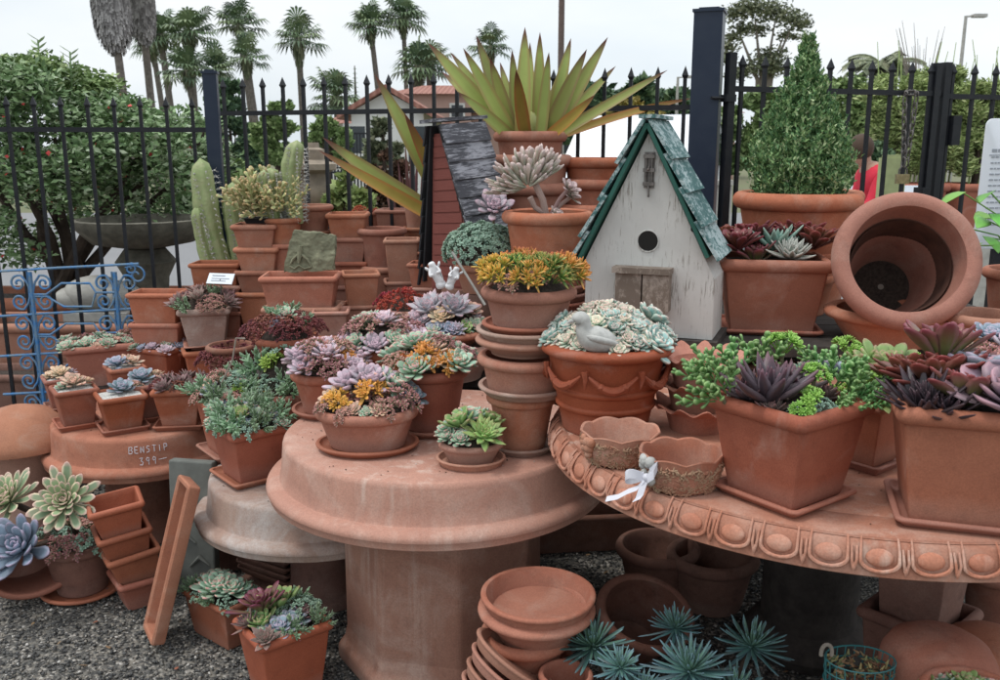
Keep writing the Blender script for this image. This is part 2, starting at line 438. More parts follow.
species('bluegrey','echeveria_rosette',leafmat('leaf_blue_grey',(.20,.28,.34),tip=(.42,.32,.42),tipf=(.85,1.05),edge=(.34,.38,.46),edgef=.5,inner=(.32,.42,.48),innerf=.7),ros(n=34,W=.27,hi=78))
species('lav','echeveria_rosette',leafmat('leaf_lavender',(.42,.385,.43),tip=(.54,.36,.42),edge=(.60,.52,.57),edgef=.5,inner=(.58,.52,.58),innerf=.6),ros(n=38,W=.19,T=.085,hi=76))
species('purple','echeveria_rosette',leafmat('leaf_dusky_purple',(.19,.135,.19),tip=(.36,.20,.25),edge=(.40,.30,.34),edgef=.55,inner=(.33,.29,.34),innerf=.7),ros(n=26,W=.34,T=.05,hi=70,cup=.2))
species('varieg','echeveria_rosette',leafmat('leaf_variegated',(.10,.21,.12),tip=(.55,.32,.30),tipf=(.84,1.0),edge=(.60,.50,.36),edgef=1.0,inner=(.42,.55,.20),innerf=.55),ros(n=60,W=.135,T=.035,shape='spoon',hi=80,inner=.20,power=.95,lo=2))
species('bigblue','echeveria_rosette',leafmat('leaf_powder_blue',(.15,.21,.28),tip=(.34,.27,.38),tipf=(.85,1),edge=(.30,.30,.40),edgef=.55,inner=(.27,.36,.45),innerf=.6),ros(n=36,W=.185,T=.06,hi=72,lo=8,curl=.2))
species('lime','sempervivum_rosette',leafmat('leaf_lime',(.27,.42,.12),tip=(.32,.30,.12),edge=(.44,.56,.26),edgef=.5,inner=(.40,.55,.20),innerf=.6),ros(n=40,W=.19,T=.06,shape='lance',hi=80))
species('fresh','aeonium_rosette',leafmat('leaf_fresh_green',(.20,.34,.10),tip=(.36,.22,.14),tipf=(.88,1.1),edge=(.36,.46,.22),edgef=.4,inner=(.35,.47,.2),innerf=.6),ros(n=34,W=.21,lo=25,hi=84))
species('wine','aeonium_rosette',leafmat('leaf_wine',(.115,.026,.03),tip=(.20,.03,.035),edge=(.22,.07,.07),edgef=.5,inner=(.23,.26,.08),innerf=.45,rough=.35),ros(n=34,W=.17,T=.045,lo=28,hi=72,curl=-.10,cup=.2,inner=.5))
species('winegreen','aeonium_rosette',leafmat('leaf_wine_green',(.17,.21,.07),tip=(.19,.04,.06),tipf=(.45,.95),edge=(.27,.10,.14),edgef=.6,inner=(.26,.30,.1),innerf=.5,rough=.35),ros(n=26,W=.17,T=.045,lo=36,hi=76,curl=-.10,cup=.2,inner=.5))
species('ink','agave_rosette',leafmat('leaf_inky_purple',(.022,.017,.022),tip=(.09,.05,.06),edge=(.13,.10,.12),edgef=.45,rough=.32),ros(n=52,W=.10,T=.045,shape='lance',lo=32,hi=84,curl=.05))
species('plum','aloe_rosette',leafmat('leaf_plum',(.062,.045,.058),tip=(.15,.06,.08),edge=(.22,.17,.20),edgef=.55,rough=.38),ros(n=34,W=.13,T=.06,shape='lance',lo=22,hi=82,curl=.1))
species('aloe','haworthia_rosette',leafmat('leaf_teal_aloe',(.16,.31,.25),tip=(.30,.40,.33),edge=(.36,.50,.42),edgef=.5),ros(n=30,W=.14,T=.06,shape='lance',lo=22,hi=82,curl=.08))
species('victoria','agave_rosette',leafmat('leaf_white_edged',(.16,.20,.16),tip=(.50,.50,.46),tipf=(.8,1),edge=(.62,.62,.58),edgef=.95,inner=(.4,.44,.4),innerf=.6),ros(n=64,W=.165,T=.075,shape='lance',lo=4,hi=86,curl=.30,cup=.6))
species('teal','senecio_head',leafmat('leaf_teal',(.045,.13,.145),tip=(.13,.23,.27),edge=(.13,.21,.26),edgef=.4,inner=(.20,.34,.16),innerf=.7,val=.4,rough=.45),ros(n=84,W=.050,T=.026,shape='needle',lo=-28,hi=86,curl=.16,inner=.36,power=1.0,jit=.2))
species('ghost','echeveria_rosette',leafmat('leaf_mint_pink',(.46,.60,.48),tip=(.72,.50,.42),tipf=(.78,1.05),edge=(.66,.66,.54),edgef=.5,inner=(.62,.66,.50),innerf=.5),ros(n=36,W=.24,T=.09,hi=78))
species('ghostblue','echeveria_rosette',leafmat('leaf_mint_blue',(.26,.48,.46),tip=(.62,.46,.42),tipf=(.86,1.05),edge=(.60,.64,.54),edgef=.6,inner=(.38,.56,.50),innerf=.5),ros(n=38,W=.26,T=.08,hi=80))
def campf(mb,rg): return tuft(mb,9,.62,.62,.42,15,.03,rg,W=.13,T=.075,shape='needle',lo=12,hi=84,curl=.12,inner=.55)
species('fire','sedum_sprigs',leafmat('leaf_orange_green',(.34,.30,.055),tip=(.66,.24,.06),tipf=(.35,1),inner=(.5,.42,.08),innerf=.4,val=.4,hue=.03),campf,3)
species('firegreen','sedum_sprigs',leafmat('leaf_grass_green',(.12,.26,.06),tip=(.42,.34,.08),tipf=(.6,1.1),val=.4,hue=.03),campf,2)
species('orange','sedum_sprigs',leafmat('leaf_orange',(.56,.30,.075),tip=(.68,.26,.07),tipf=(.4,1),inner=(.62,.48,.14),innerf=.6,val=.35),lambda mb,rg: tuft(mb,7,.6,.5,.46,18,.03,rg,W=.2,T=.1,shape='bead',lo=10,hi=80,curl=.12,inner=.5),2)
species('red','sedum_sprigs',leafmat('leaf_dark_red',(.15,.028,.03),tip=(.26,.05,.05),inner=(.16,.12,.08),innerf=.6,val=.5,hue=.02),lambda mb,rg: tuft(mb,16,.85,.6,.24,13,.02,rg,W=.24,T=.12,shape='bead',lo=8,hi=80,curl=.1,inner=.5),3)
species('scarlet','sedum_sprigs',leafmat('leaf_scarlet',(.42,.05,.04),tip=(.56,.08,.06),inner=(.34,.10,.06),innerf=.3,val=.4,hue=.02),lambda mb,rg: tuft(mb,14,.85,.7,.26,11,.02,rg,W=.22,T=.11,shape='needle',lo=8,hi=80,curl=.1,inner=.5),2)
species('pinkgreen','sedum_sprigs',leafmat('leaf_pink_green',(.24,.25,.15),tip=(.46,.17,.19),tipf=(.35,1),inner=(.36,.38,.2),innerf=.5,val=.4,hue=.02),lambda mb,rg: tuft(mb,13,.8,.55,.3,14,.02,rg,W=.22,T=.11,shape='bead',lo=8,hi=80,curl=.1,inner=.5),2)
species('trail','sedum_sprigs',leafmat('leaf_frosted_green',(.21,.34,.25),tip=(.34,.46,.38),inner=(.34,.46,.36),innerf=.5,val=.4),lambda mb,rg: tuft(mb,18,.9,.6,.22,12,.018,rg,W=.30,T=.13,shape='bead',lo=2,hi=80,curl=.1,inner=.5),3)
species('greyleaf','succulent_sprigs',leafmat('leaf_sage',(.16,.28,.14),tip=(.36,.42,.34),inner=(.28,.38,.26),innerf=.5,val=.4),lambda mb,rg: sprigs(mb,9,.7,.8,.34,.085,.03,6,rg,'lance',50,30),3)
species('jade','jade_sprigs',leafmat('leaf_jade',(.11,.29,.075),tip=(.26,.42,.16),edge=(.22,.36,.18),edgef=.4,val=.35,rough=.4),lambda mb,rg: sprigs(mb,7,.6,.95,.34,.125,.06,5,rg,'spoon',58,38,.03),3)
species('bright','sedum_sprigs',leafmat('leaf_bright_green',(.19,.39,.05),tip=(.36,.54,.13),inner=(.40,.55,.16),innerf=.6,val=.3,rough=.4),lambda mb,rg: tuft(mb,8,.6,.6,.34,24,.03,rg,W=.2,T=.09,shape='bead',lo=0,hi=84,curl=.15,inner=.45),3)
species('palejade','jade_sprigs',leafmat('leaf_pale_jade',(.42,.44,.20),tip=(.54,.34,.18),tipf=(.7,1.1),edge=(.58,.56,.36),edgef=.5,val=.35),lambda mb,rg: sprigs(mb,9,.8,1.1,.34,.10,.04,4,rg,'spoon',50,35,.035),2)
species('dusky','echeveria_rosette',leafmat('leaf_dusky_brown',(.20,.13,.12),tip=(.28,.12,.13),edge=(.32,.24,.22),edgef=.5,inner=(.24,.24,.18),innerf=.6),ros(n=30,W=.2,T=.06,shape='lance',lo=20,hi=80),2)
def put(t,key,x,y,z,s,el=0,az=0,spin=None,zs=1):
    part,ms=SPEC[key]
    o=bpy.data.objects.new(part,rnd.choice(ms)); link(o,t)
    M=tilt(el,az)@Matrix.Rotation(rnd.uniform(0,2*PI) if spin is None else spin,4,'Z')
    o.matrix_local=Matrix.Translation((x,y,z))@M@Matrix.Diagonal((s,s,s*zs,1))
    return o
def mixp(items, mound=.0, over=1.0, lean=35, seed=None, zs=1):
    """items: (species, n, size in metres) scattered over the soil"""
    def fn(t,a,b,z,dm,shape):
        rg=random.Random(sd()*13 if seed is None else seed); placed=[]
        tot=[(k,s) for k,n,s in items for _ in range(n)]; tot.sort(key=lambda q:-q[1])
        for k,s in tot:
            best=None
            for _ in range(60):
                u=rg.uniform(-1,1); w=rg.uniform(-1,1)
                if shape=='round' and u*u+w*w>1: continue
                x,y=u*a*over,w*b*over
                dd=min([math.hypot(x-q[0],y-q[1])/(s+q[2]) for q in placed] or [9])
                if best is None or dd>best[0]: best=(dd,x,y,u,w)
                if dd>1: break
            _,x,y,u,w=best; q=min(1,math.hypot(u,w)); placed.append((x,y,s))
            put(t,k,x,y,z+dm*max(0,1-q*q)-s*.05+s*.75*q*q*lean/50,s*rg.uniform(.88,1.12),R(lean)*q,math.atan2(w,u),zs=zs)
    fn.mound=mound
    return fn
def exact(items):
    """items: (species, u, v, size, lift, tilt_deg, az_deg) with u,v in -1..1 of the soil"""
    def fn(t,a,b,z,dm,shape):
        for it in items:
            k,u,v,s,lift=it[:5]; el,az=(it[5],it[6]) if len(it)>5 else (0,0)
            put(t,k,u*a,v*b,z+lz(u,v,lift,dm),s,R(el),R(az))
    return fn
def both(*fs):
    def fn(*a):
        for f in fs: f(*a)
    fn.mound=max(getattr(f,'mound',0) for f in fs)
    return fn
def lz(u,v,l,dm): return max(l,dm*max(0,1-u*u-v*v)+l*.3)
def topx(t,px,py,Y):
    M=Matrix.Rotation(-t.rotation_euler.z,4,'Z'); return M@(on_y(px,py,Y)-t.location)
def pxput(t,items,z):
    for it in items:
        key,px,py,dy,s=it[:5]; el=it[5] if len(it)>5 else 15; az=it[6] if len(it)>6 else -90
        p=topx(t,px,py,t.location.y+dy); put(t,key,p.x,p.y,p.z,s,R(el),R(az)-t.rotation_euler.z)
        if p.z>z+.02:
            mb=MB(); mb.tube([(p.x*.75,p.y*.75,z-.01),(p.x*.95,p.y*.95,(z+p.z)/2),tuple(p)],.005,5,(0,0,.5,0)); obj('stem',mb,M_stem,t)
# ================================================================== SETTING
def gravelmat():
    m,nt,b=newmat('gravel_bed'); g=G(nt)
    tc=g.n('ShaderNodeTexCoord'); v=g.n('ShaderNodeTexVoronoi'); v.inputs['Scale'].default_value=85
    g.l(tc.outputs['Object'],v.inputs['Vector'])
    sx=g.n('ShaderNodeSeparateColor'); g.l(v.outputs['Color'],sx.inputs[0])
    col=g.ramp(sx.outputs[0],[(0,(.04,.04,.04)),(.5,(.13,.125,.115)),(.85,(.22,.20,.17)),(1,(.4,.38,.35))])
    g.l(col,b.inputs['Base Color']); b.inputs['Roughness'].default_value=.85
    g.bump(g.math('SUBTRACT',1,v.outputs['Distance']),.9,.01,b); return m
def attrmat(name,stops,rough=.8,objnoise=0):
    m,nt,b=newmat(name); g=G(nt)
    at=g.n('ShaderNodeAttribute'); at.attribute_name='leaf'
    sx=g.n('ShaderNodeSeparateColor'); g.l(at.outputs['Color'],sx.inputs[0])
    g.l(g.ramp(sx.outputs[2],stops),b.inputs['Base Color']); b.inputs['Roughness'].default_value=rough
    b.inputs['Specular IOR Level'].default_value=.3
    return m
def asphaltmat():
    m,nt,b=newmat('asphalt'); g=G(nt); tc=g.n('ShaderNodeTexCoord')
    n=g.noise(tc.outputs['Object'],.5,6,.6); n2=g.noise(tc.outputs['Object'],60,4,.7)
    c=g.mix(n,(.19,.19,.20),(.27,.27,.28)); c=g.mix(.5,c,g.ramp(n2,[(.3,.6),(.7,1)]),'MULTIPLY')
    g.l(c,b.inputs['Base Color']); b.inputs['Roughness'].default_value=.8; g.bump(n2,.3,.004,b); return m
def earthmat():
    m,nt,b=newmat('dry_earth'); g=G(nt); tc=g.n('ShaderNodeTexCoord')
    n=g.noise(tc.outputs['Object'],.35,7,.65)
    g.l(g.mix(n,(.16,.13,.09),(.12,.16,.06)),b.inputs['Base Color']); b.inputs['Roughness'].default_value=.95; return m
def sheet(name,x0,x1,y0,y1,z,mat):
    mb=MB(); mb.add([(x0,y0,z),(x1,y0,z),(x1,y1,z),(x0,y1,z)],[(0,1,2,3)])
    return tag(obj(name,mb,mat,smooth=False),kind='structure')
sheet('ground',-400,400,-30,900,-.008,earthmat())
sheet('gravel_yard',-7,6,-4,5.6,-.003,gravelmat())
sheet('road',-60,60,8.2,22,0.0,asphaltmat())
mb=MB(); mb.box(-60,60,5.6,8.05,-.02,.02); tag(obj('pavement',mb,M_conc,smooth=False),kind='structure')
mb=MB(); mb.box(-60,60,8.05,8.2,-.02,.10); tag(obj('kerb',mb,M_conc,smooth=False),kind='structure')
# loose pebbles over the open patch of yard
def pebbles():
    rg=np.random.default_rng(5); N=26000
    base=np.array([(1,0,0),(0,1,0),(-1,0,0),(0,-1,0),(0,0,1),(0,0,-1)],float)
    fc=np.array([(0,1,4),(1,2,4),(2,3,4),(3,0,4),(1,0,5),(2,1,5),(3,2,5),(0,3,5)])
    pos=np.c_[rg.uniform(-2.1,1.1,N),2.25+1.9*rg.random(N)**1.5,rg.uniform(-.002,.006,N)]
    sc=rg.uniform(.0035,.0085,(N,1))*rg.uniform(.6,1.25,(N,3)); sc[:,2]*=.65
    j=base[None]+rg.uniform(-.28,.28,(N,6,3)); v=j*sc[:,None,:]
    a=rg.uniform(0,2*PI,N); ca,sa=np.cos(a)[:,None],np.sin(a)[:,None]
    x=v[...,0]*ca-v[...,1]*sa; y=v[...,0]*sa+v[...,1]*ca; v=np.stack([x,y,v[...,2]],-1)+pos[:,None,:]
    v=v.reshape(-1,3); f=(fc[None]+6*np.arange(N)[:,None,None]).reshape(-1,3)
    me=bpy.data.meshes.new('pebbles'); me.vertices.add(len(v)); me.vertices.foreach_set('co',v.ravel())
    me.loops.add(len(f)*3); me.loops.foreach_set('vertex_index',f.ravel().astype(np.int32))
    me.polygons.add(len(f)); me.polygons.foreach_set('loop_start',np.arange(len(f),dtype=np.int32)*3)
    me.update(calc_edges=True)
    r=rg.random(N); c=np.zeros((N,6,4),np.float32); c[...,2]=r[:,None]; c[...,3]=1
    ca_=me.color_attributes.new('leaf','FLOAT_COLOR','POINT'); ca_.data.foreach_set('color',c.ravel())
    me.materials.append(attrmat('pebble_stone',[(0,(.035,.036,.037)),(.45,(.10,.10,.10)),(.75,(.19,.18,.165)),(.93,(.32,.29,.25)),(1,(.55,.53,.5))]))
    o=bpy.data.objects.new('gravel',me); link(o); tag(o,'small grey and tan pebbles covering the yard floor','gravel',kind='stuff')
pebbles()
# ------------------------------------------------------------------ iron fence
def picket_mb(h0,h1,w=.018,tip=.055,finial=True):
    mb=MB(); mb.box(-w/2,w/2,-w/2,w/2,h0,h1-tip if finial else h1)
    if finial:
        z=h1-tip; r=w*.85
        v=[(-r,-r,z+.012),(r,-r,z+.012),(r,r,z+.012),(-r,r,z+.012),(0,0,h1),(-w/2,-w/2,z),(w/2,-w/2,z),(w/2,w/2,z),(-w/2,w/2,z)]
        mb.add(v,[(0,1,4),(1,2,4),(2,3,4),(3,0,4),(5,6,1,0),(6,7,2,1),(7,8,3,2),(8,5,0,3)])
    return mb
def fence(name,label,cat,A,B,n,z0,rails,top,posts=(),group=None,w=.0155,skip=(),finial=True,mat=None,pn='picket'):
    A=Vector((*A,0)); B=Vector((*B,0)); L=(B-A).length; rz=math.atan2(B.y-A.y,B.x-A.x)
    mat=mat or M_iron
    t=thing(name,label,cat,A,rz,group)
    pm=mesh('picket',picket_mb(z0,top,w,finial=finial),mat,False)
    for i in range(n):
        if i in skip: continue
        o=obj(pn,pm,None,t,loc=((i+.5)*L/n,0,0))
    for k,z in enumerate(rails):
        mb=MB(); mb.box(0,L,-w*.8,w*.8,z-w*.75,z+w*.75); obj('rail',mb,mat,t,smooth=False)
    for (u,pw,pz,pmat) in posts:
        mb=MB(); mb.box(u-pw/2,u+pw/2,-pw/2,pw/2,0,pz); mb.box(u-pw/2-.006,u+pw/2+.006,-pw/2-.006,pw/2+.006,pz,pz+.012)
        mb.box(u-pw*.35,u+pw*.35,-pw*.35,pw*.35,pz+.012,pz+.02)
        obj('post',mb,pmat,t,smooth=False)
    return t
def px_at(px,Y): # world x of pixel column at distance Y (eye height)
    return (px-500)/F*depth(Y,1.7)
LA=(px_at(-60,4.42),4.42); LB=(px_at(206,4.60),4.60)
Ll=math.dist(LA,LB)
fence('iron_fence','black iron fence section on the left in front of the leafy shrub','fence',LA,LB,10,.10,[.2,1.675],1.835,[(Ll+.035,.066,on_y(210,74,4.6).z,M_post)],'black spear topped fence sections')
MA=(px_at(216,4.95),4.95); MBp=(px_at(697,4.12),4.12)
Lm=math.dist(MA,MBp)
fence('iron_fence','long black iron fence section between the two dark blue posts','fence',MA,MBp,21,.10,[.2,1.765],1.945,[(Lm+.035,.122,on_y(710,13,4.10).z,M_post)],'black spear topped fence sections')
GA=(px_at(728,4.05),4.05); GB=(px_at(936,4.45),4.45); GC=(px_at(1080,4.75),4.75)
gl=math.dist(GA,GB)
g1=fence('iron_gate','black iron gate leaf carrying the chain, right of the big blue post','gate',GA,GB,10,.1,[.2,1.84],1.985,[],'black iron gate leaves')
for u,zt in ((.0,1.99),(gl-.03,1.98)):
    mb=MB(); mb.box(u-.017,u+.017,-.02,.02,.05,zt); obj('frame_post',mb,M_iron,g1,smooth=False)
mb=MB(); mb.tube([(-.09,0,1.80),(.0,0,1.80)],.008,6); mb.box(-.03,.02,-.025,.025,1.785,1.815); obj('hinge',mb,M_iron,g1,smooth=False)
mb=MB(); mb.box(gl-.14,gl-.02,-.018,.018,1.35,1.375); mb.box(gl-.07,gl-.03,-.03,.03,1.33,1.40); obj('latch',mb,M_iron,g1,smooth=False)
g2=fence('iron_gate','second black iron gate leaf behind the white notice board','gate',(GB[0]+.01,GB[1]+.01),GC,7,.1,[.2,1.83],1.985,[],'black iron gate leaves')
mb=MB(); mb.box(.0,.038,-.022,.022,.05,1.985); obj('frame_post',mb,M_iron,g2,smooth=False)
mb=MB(); mb.box(.065,.115,-.035,-.005,1.60,1.74); obj('lock_box',mb,M_iron,g2,smooth=False)
# chain and padlock hung over the gate rail
P0=on_y(908,97,4.36)
t=thing('chain','rusty steel chain draped over the gate rail in two strands','chain',(P0.x,P0.y-.02,P0.z))
def link_mb():
    mb=MB(); pts=[]
    for k in range(13):
        a=2*PI*k/12; pts.append((.0105*math.cos(a),0,.011*(1 if math.sin(a)>0 else -1)*(abs(math.sin(a))>.01)+.011*math.sin(a)))
    mb.tube(pts,.0036,6,cap=False); return mb
lm=mesh('link',link_mb(),M_steel,True,0)
def lk(x,y,z,ax,ay): 
    o=obj('link',lm,None,t,loc=(x,y,z)); o.rotation_euler=(ax,ay,rnd.choice((0,1))*PI/2+rnd.uniform(-.2,.2)); return o
for s in (0,1):
    for k in range(10):
        x=(-.022 if s==0 else .030)+ (k*.0022 if s==0 else -k*.0018)
        o=lk(x,.0,-.02-k*.031,rnd.uniform(-.15,.15),0); o.rotation_euler.z=(k%2)*PI/2+.4
for k in range(4): 
    o=lk(-.02+k*.017,.0,.012+(.006 if k in(1,2) else 0),0,PI/2); o.rotation_euler.x=(k%2)*PI/2
mb=MB(); mb.box(-.03,.03,-.011,.011,0,.045)
mb2=MB(); mb2.tube([(-.018,0,.04),(-.018,0,.065),(-.009,0,.079),(.009,0,.079),(.018,0,.065),(.018,0,.04)],.0045,8)
tp=thing('padlock','tarnished brass padlock at the bottom of the gate chain','padlock',(P0.x+.0,P0.y-.02,P0.z-.40))
obj('body',mb,M_brass,tp,smooth=False); obj('shackle',mb2,M_steel,tp)
# blue wrought iron panel
def scroll(cx,cz,r,turn,dirn=1,start=0,n=26):
    pts=[]
    for k in range(n+1):
        s=k/n; a=start+dirn*turn*2*PI*s; q=r*(1-s*.82)
        pts.append((cx+q*math.cos(a),0,cz+q*math.sin(a)))
    return pts
X0=px_at(-30,4.33); X1=px_at(112,4.33)
t=thing('wrought_iron_panel','ornate chipped blue wrought iron panel with scrolls against the left fence','ironwork',(X0,4.335,0))
Wp=X1-X0; cxs=[Wp*.30,Wp*.92]
for z in (1.02,.80,.60,.405):
    mb=MB(); zz=z
    mb.tube([(0,0,zz-.02),(Wp*.5,0,zz),(Wp*1.10 if z>1 else Wp*1.03,0,zz+.02)],.0065,6); obj('crossbar',mb,M_blue,t)
for cx in cxs:
    mb=MB(); mb.tube([(cx,0,.12),(cx,0,1.0)],.011,6); obj('upright',mb,M_blue,t)
    mb=MB(); mb.tube([(cx-.02,.012,.2),(cx-.02,.012,1.0)],.005,6); obj('upright',mb,M_blue,t)
for cx in cxs:
    for cz in (.90,.70,.50,.30):
        for sx_ in (-1,1):
            for sz in (-1,1):
                st=PI if sx_>0 else 0
                pts=scroll(cx+sx_*.062,cz+sz*.045,.038,1.35,-sx_*sz,PI/2*sz,26)
                lead=[(cx+sx_*.006,0,cz+sz*.004),(cx+sx_*.02,0,cz+sz*.05),(cx+sx_*.045,0,cz+sz*.083)]
                mb=MB(); mb.tube(lead+pts,.0058,5); obj('scroll',mb,M_blue,t)
for z in (.90,.70,.50,.32):
    mb=MB(); a=cxs[0]+.10; b=cxs[1]-.10; m=(a+b)/2
    mb.tube([(cxs[0],0,z-.01),(a-.03,0,z-.01),(a+.05,0,z+.045),(m+.08,0,z+.045),(b,0,z+.0),(cxs[1],0,z)],.006,5); obj('scroll_bar',mb,M_blue,t)
    mb=MB(); mb.tube([(cxs[0],0,z-.02),(a-.03,0,z-.02),(a+.05,0,z-.07),(m+.08,0,z-.07),(b,0,z-.0)],.006,5); obj('scroll_bar',mb,M_blue,t)
pp=on_y(170,272,4.235)
for k,(dx,dz) in enumerate(((0,0),(-.03,.03))):
    mb=MB(); mb.tube([(Wp*1.0,0,1.02),(Wp*1.05,0,1.03)]+scroll(Wp*1.08+dx,.985+dz,.045-.015*k,1.2,-1,PI/2),.005,5); obj('scroll',mb,M_blue,t)
# ------------------------------------------------------------------ foliage kits
def leafcards(name,pts_fn,N,size,mat,parent,seed,asp=.38,droop=0,fold=True,norm=None):
    """N separate little leaves (two folded faces each) through a volume"""
    rg=np.random.default_rng(seed); P=pts_fn(rg,N); N=len(P)
    s=size*rg.uniform(.6,1.3,N)
    d=rg.normal(size=(N,3)); d[:,2]=np.abs(d[:,2])*.5-droop; d/=np.linalg.norm(d,axis=1)[:,None]
    q=rg.normal(size=(N,3)); u=np.cross(d,q); u/=np.linalg.norm(u,axis=1)[:,None]
    w=np.cross(d,u)
    a=P; tip=P+d*s[:,None]; mid=P+d*(s*.5)[:,None]
    l=mid+u*(s*asp)[:,None]+w*(s*.12)[:,None]; r=mid-u*(s*asp)[:,None]+w*(s*.12)[:,None]
    v=np.stack([a,l,tip,r],1).reshape(-1,3)
    k=4*np.arange(N)[:,None]; f=np.concatenate([k+[0,1,2],k+[0,2,3]],0)
    me=bpy.data.meshes.new(name); me.vertices.add(len(v)); me.vertices.foreach_set('co',v.ravel())
    me.loops.add(len(f)*3); me.loops.foreach_set('vertex_index',f.ravel().astype(np.int32))
    me.polygons.add(len(f)); me.polygons.foreach_set('loop_start',np.arange(len(f),dtype=np.int32)*3)
    me.update(calc_edges=True)
    c=np.zeros((N,4,4),np.float32); c[...,2]=rg.random(N)[:,None]; c[...,3]=1
    ca=me.color_attributes.new('leaf','FLOAT_COLOR','POINT'); ca.data.foreach_set('color',c.ravel())
    me.materials.append(mat); o=bpy.data.objects.new(name,me); link(o,parent); return o
def clumps(cents,shell=.35):
    """points inside a set of ellipsoid clumps (cx,cy,cz,rx,ry,rz), denser near their skins"""
    def fn(rg,N):
        cs=np.array(cents,float); wts=(cs[:,3]*cs[:,4]*cs[:,5])**.67; idx=rg.choice(len(cs),N,p=wts/wts.sum())
        d=rg.normal(size=(N,3)); d/=np.linalg.norm(d,axis=1)[:,None]
        rr=1-shell*rg.random(N)**1.2+rg.normal(0,.05,N)
        return cs[idx,:3]+d*rr[:,None]*cs[idx,3:6]
    return fn
def cloudlets(x0,x1,y0,y1,z0,topf,n,r,rg=rnd):
    out=[]
    for _ in range(n):
        x=rg.uniform(x0,x1); y=rg.uniform(y0,y1); zt=topf(x); z=z0+(zt-z0)*rg.random()**.6
        q=r*rg.uniform(.6,1.35); out.append((x,y,min(z,zt-q*.6),q,q,q*.75))
    return out
F_shrub=attrmat('foliage_grey_green',[(0,(.06,.11,.045)),(.4,(.15,.25,.10)),(.75,(.28,.39,.20)),(1,(.48,.56,.40))],.55)
F_deep =attrmat('foliage_deep_green',[(0,(.04,.075,.045)),(.5,(.085,.15,.08)),(.85,(.14,.22,.11)),(1,(.22,.30,.16))],.6)
F_mid  =attrmat('foliage_mid_green',[(0,(.09,.14,.05)),(.5,(.19,.28,.10)),(.85,(.29,.39,.16)),(1,(.40,.48,.24))],.6)
F_olive=attrmat('foliage_olive',[(0,(.08,.10,.06)),(.5,(.15,.175,.10)),(.85,(.23,.25,.15)),(1,(.32,.32,.22))],.6)
F_bamb =attrmat('foliage_bamboo',[(0,(.17,.23,.08)),(.5,(.31,.40,.15)),(.85,(.44,.52,.22)),(1,(.58,.62,.32))],.6)
F_gold =attrmat('foliage_golden',[(0,(.16,.13,.03)),(.5,(.30,.22,.05)),(.85,(.30,.30,.09)),(1,(.5,.38,.12))],.6)
F_red  =attrmat('petals_red',[(0,(.30,.02,.02)),(1,(.6,.06,.06))],.5)
F_cypr =attrmat('foliage_cypress',[(0,(.045,.11,.045)),(.4,(.11,.23,.09)),(.75,(.23,.37,.14)),(1,(.50,.58,.34))],.55)
F_palm =attrmat('palm_fronds',[(0,(.06,.10,.06)),(.5,(.12,.18,.09)),(1,(.22,.28,.15))],.5)
F_dead =attrmat('dead_palm_skirt',[(0,(.13,.12,.12)),(.5,(.28,.265,.27)),(1,(.48,.46,.46))],.9)
F_brown=attrmat('brown_twigs',[(0,(.06,.035,.025)),(1,(.16,.09,.06))],.9)
M_trunk=plain('palm_trunk',(.20,.175,.155),.95,var=.45,scale=10,bump=.6,dist=.02)
M_bark =plain('bark',(.085,.06,.045),.95,var=.5,scale=12,bump=.6,dist=.02)
M_euc  =plain('pale_bark',(.30,.26,.22),.9,var=.35,scale=6,bump=.3,dist=.02)
def trunk(parent,pts,rads,mat,name='trunk',n=9):
    mb=MB(); mb.tube(pts,rads,n); return obj(name,mb,mat,parent)
# left shrub: masses of oblong leaves on dark limbs growing from a long planter
def lp(px,py,Y): return on_y(px,py,Y)
ts=thing('leafy_shrub','tall grey green shrub with tiny red flowers behind the left fence','shrub',(lp(75,300,6.2).x,6.2,0))
ox=ts.location.x
def topf(x):
    px=500+(x+ox)/depth(6.2,2)*F
    yy=np.interp(px,[-80,0,40,60,95,115,150,200,215],[60,66,62,72,84,98,103,122,150])
    return lp(px,float(yy),6.2).z
xl,xr=lp(-70,100,6.2).x-ox, lp(196,100,6.2).x-ox
cl=cloudlets(xl,xr,-.55,.7,.85,topf,125,.19)
cl=[c for c in cl if not (c[2]<1.15 and c[0]>lp(165,1,6.2).x-ox)]
leafcards('foliage',clumps(cl,.95),38000,.052,F_shrub,ts,3,.23)
cl2=cloudlets(lp(-40,1,6.2).x-ox,lp(85,1,6.2).x-ox,-.3,.5,topf(lp(20,1,6.2).x-ox)-.35,lambda x: topf(x)+.05,26,.16)
leafcards('crown_foliage',clumps(cl2,.8),9000,.05,F_mid,ts,4,.26)
leafcards('flowers',clumps(cl,.35),220,.028,F_red,ts,5,.5)['kind']='stuff'
for k in range(9):
    a=rnd.uniform(-.9,.9); mbp=[(rnd.uniform(-.12,.12),rnd.uniform(-.1,.1),.62),(a*.3,rnd.uniform(-.2,.2),1.0),(a*.8,rnd.uniform(-.3,.3),1.35),(a*1.25+rnd.uniform(-.1,.1),rnd.uniform(-.3,.3),1.75)]
    trunk(ts,mbp,[.045,.032,.02,.008],M_bark,'limb',7)
for (px,py) in ((38,40),(70,52)):
    b=lp(px+2,py+40,6.2); tp_=lp(px,py,6.2); mb=MB(); mb.tube([(b.x-ox,0,b.z),(tp_.x-ox,0,tp_.z)],.006,5)
    for k in range(12):
        s=.2+.8*k/11; p=b.lerp(tp_,s); az=(k%2)*PI+rnd.uniform(-.4,.4)
        add_leaf(mb,.075,.016,.003,'lance',.2,.1,Matrix.Translation((p.x-ox,0,p.z))@Matrix.Rotation(az,4,'Z')@Matrix.Rotation(-.5,4,'Y'),.5,.9)
    obj('shoot',mb,F_shrub,ts,True,0)
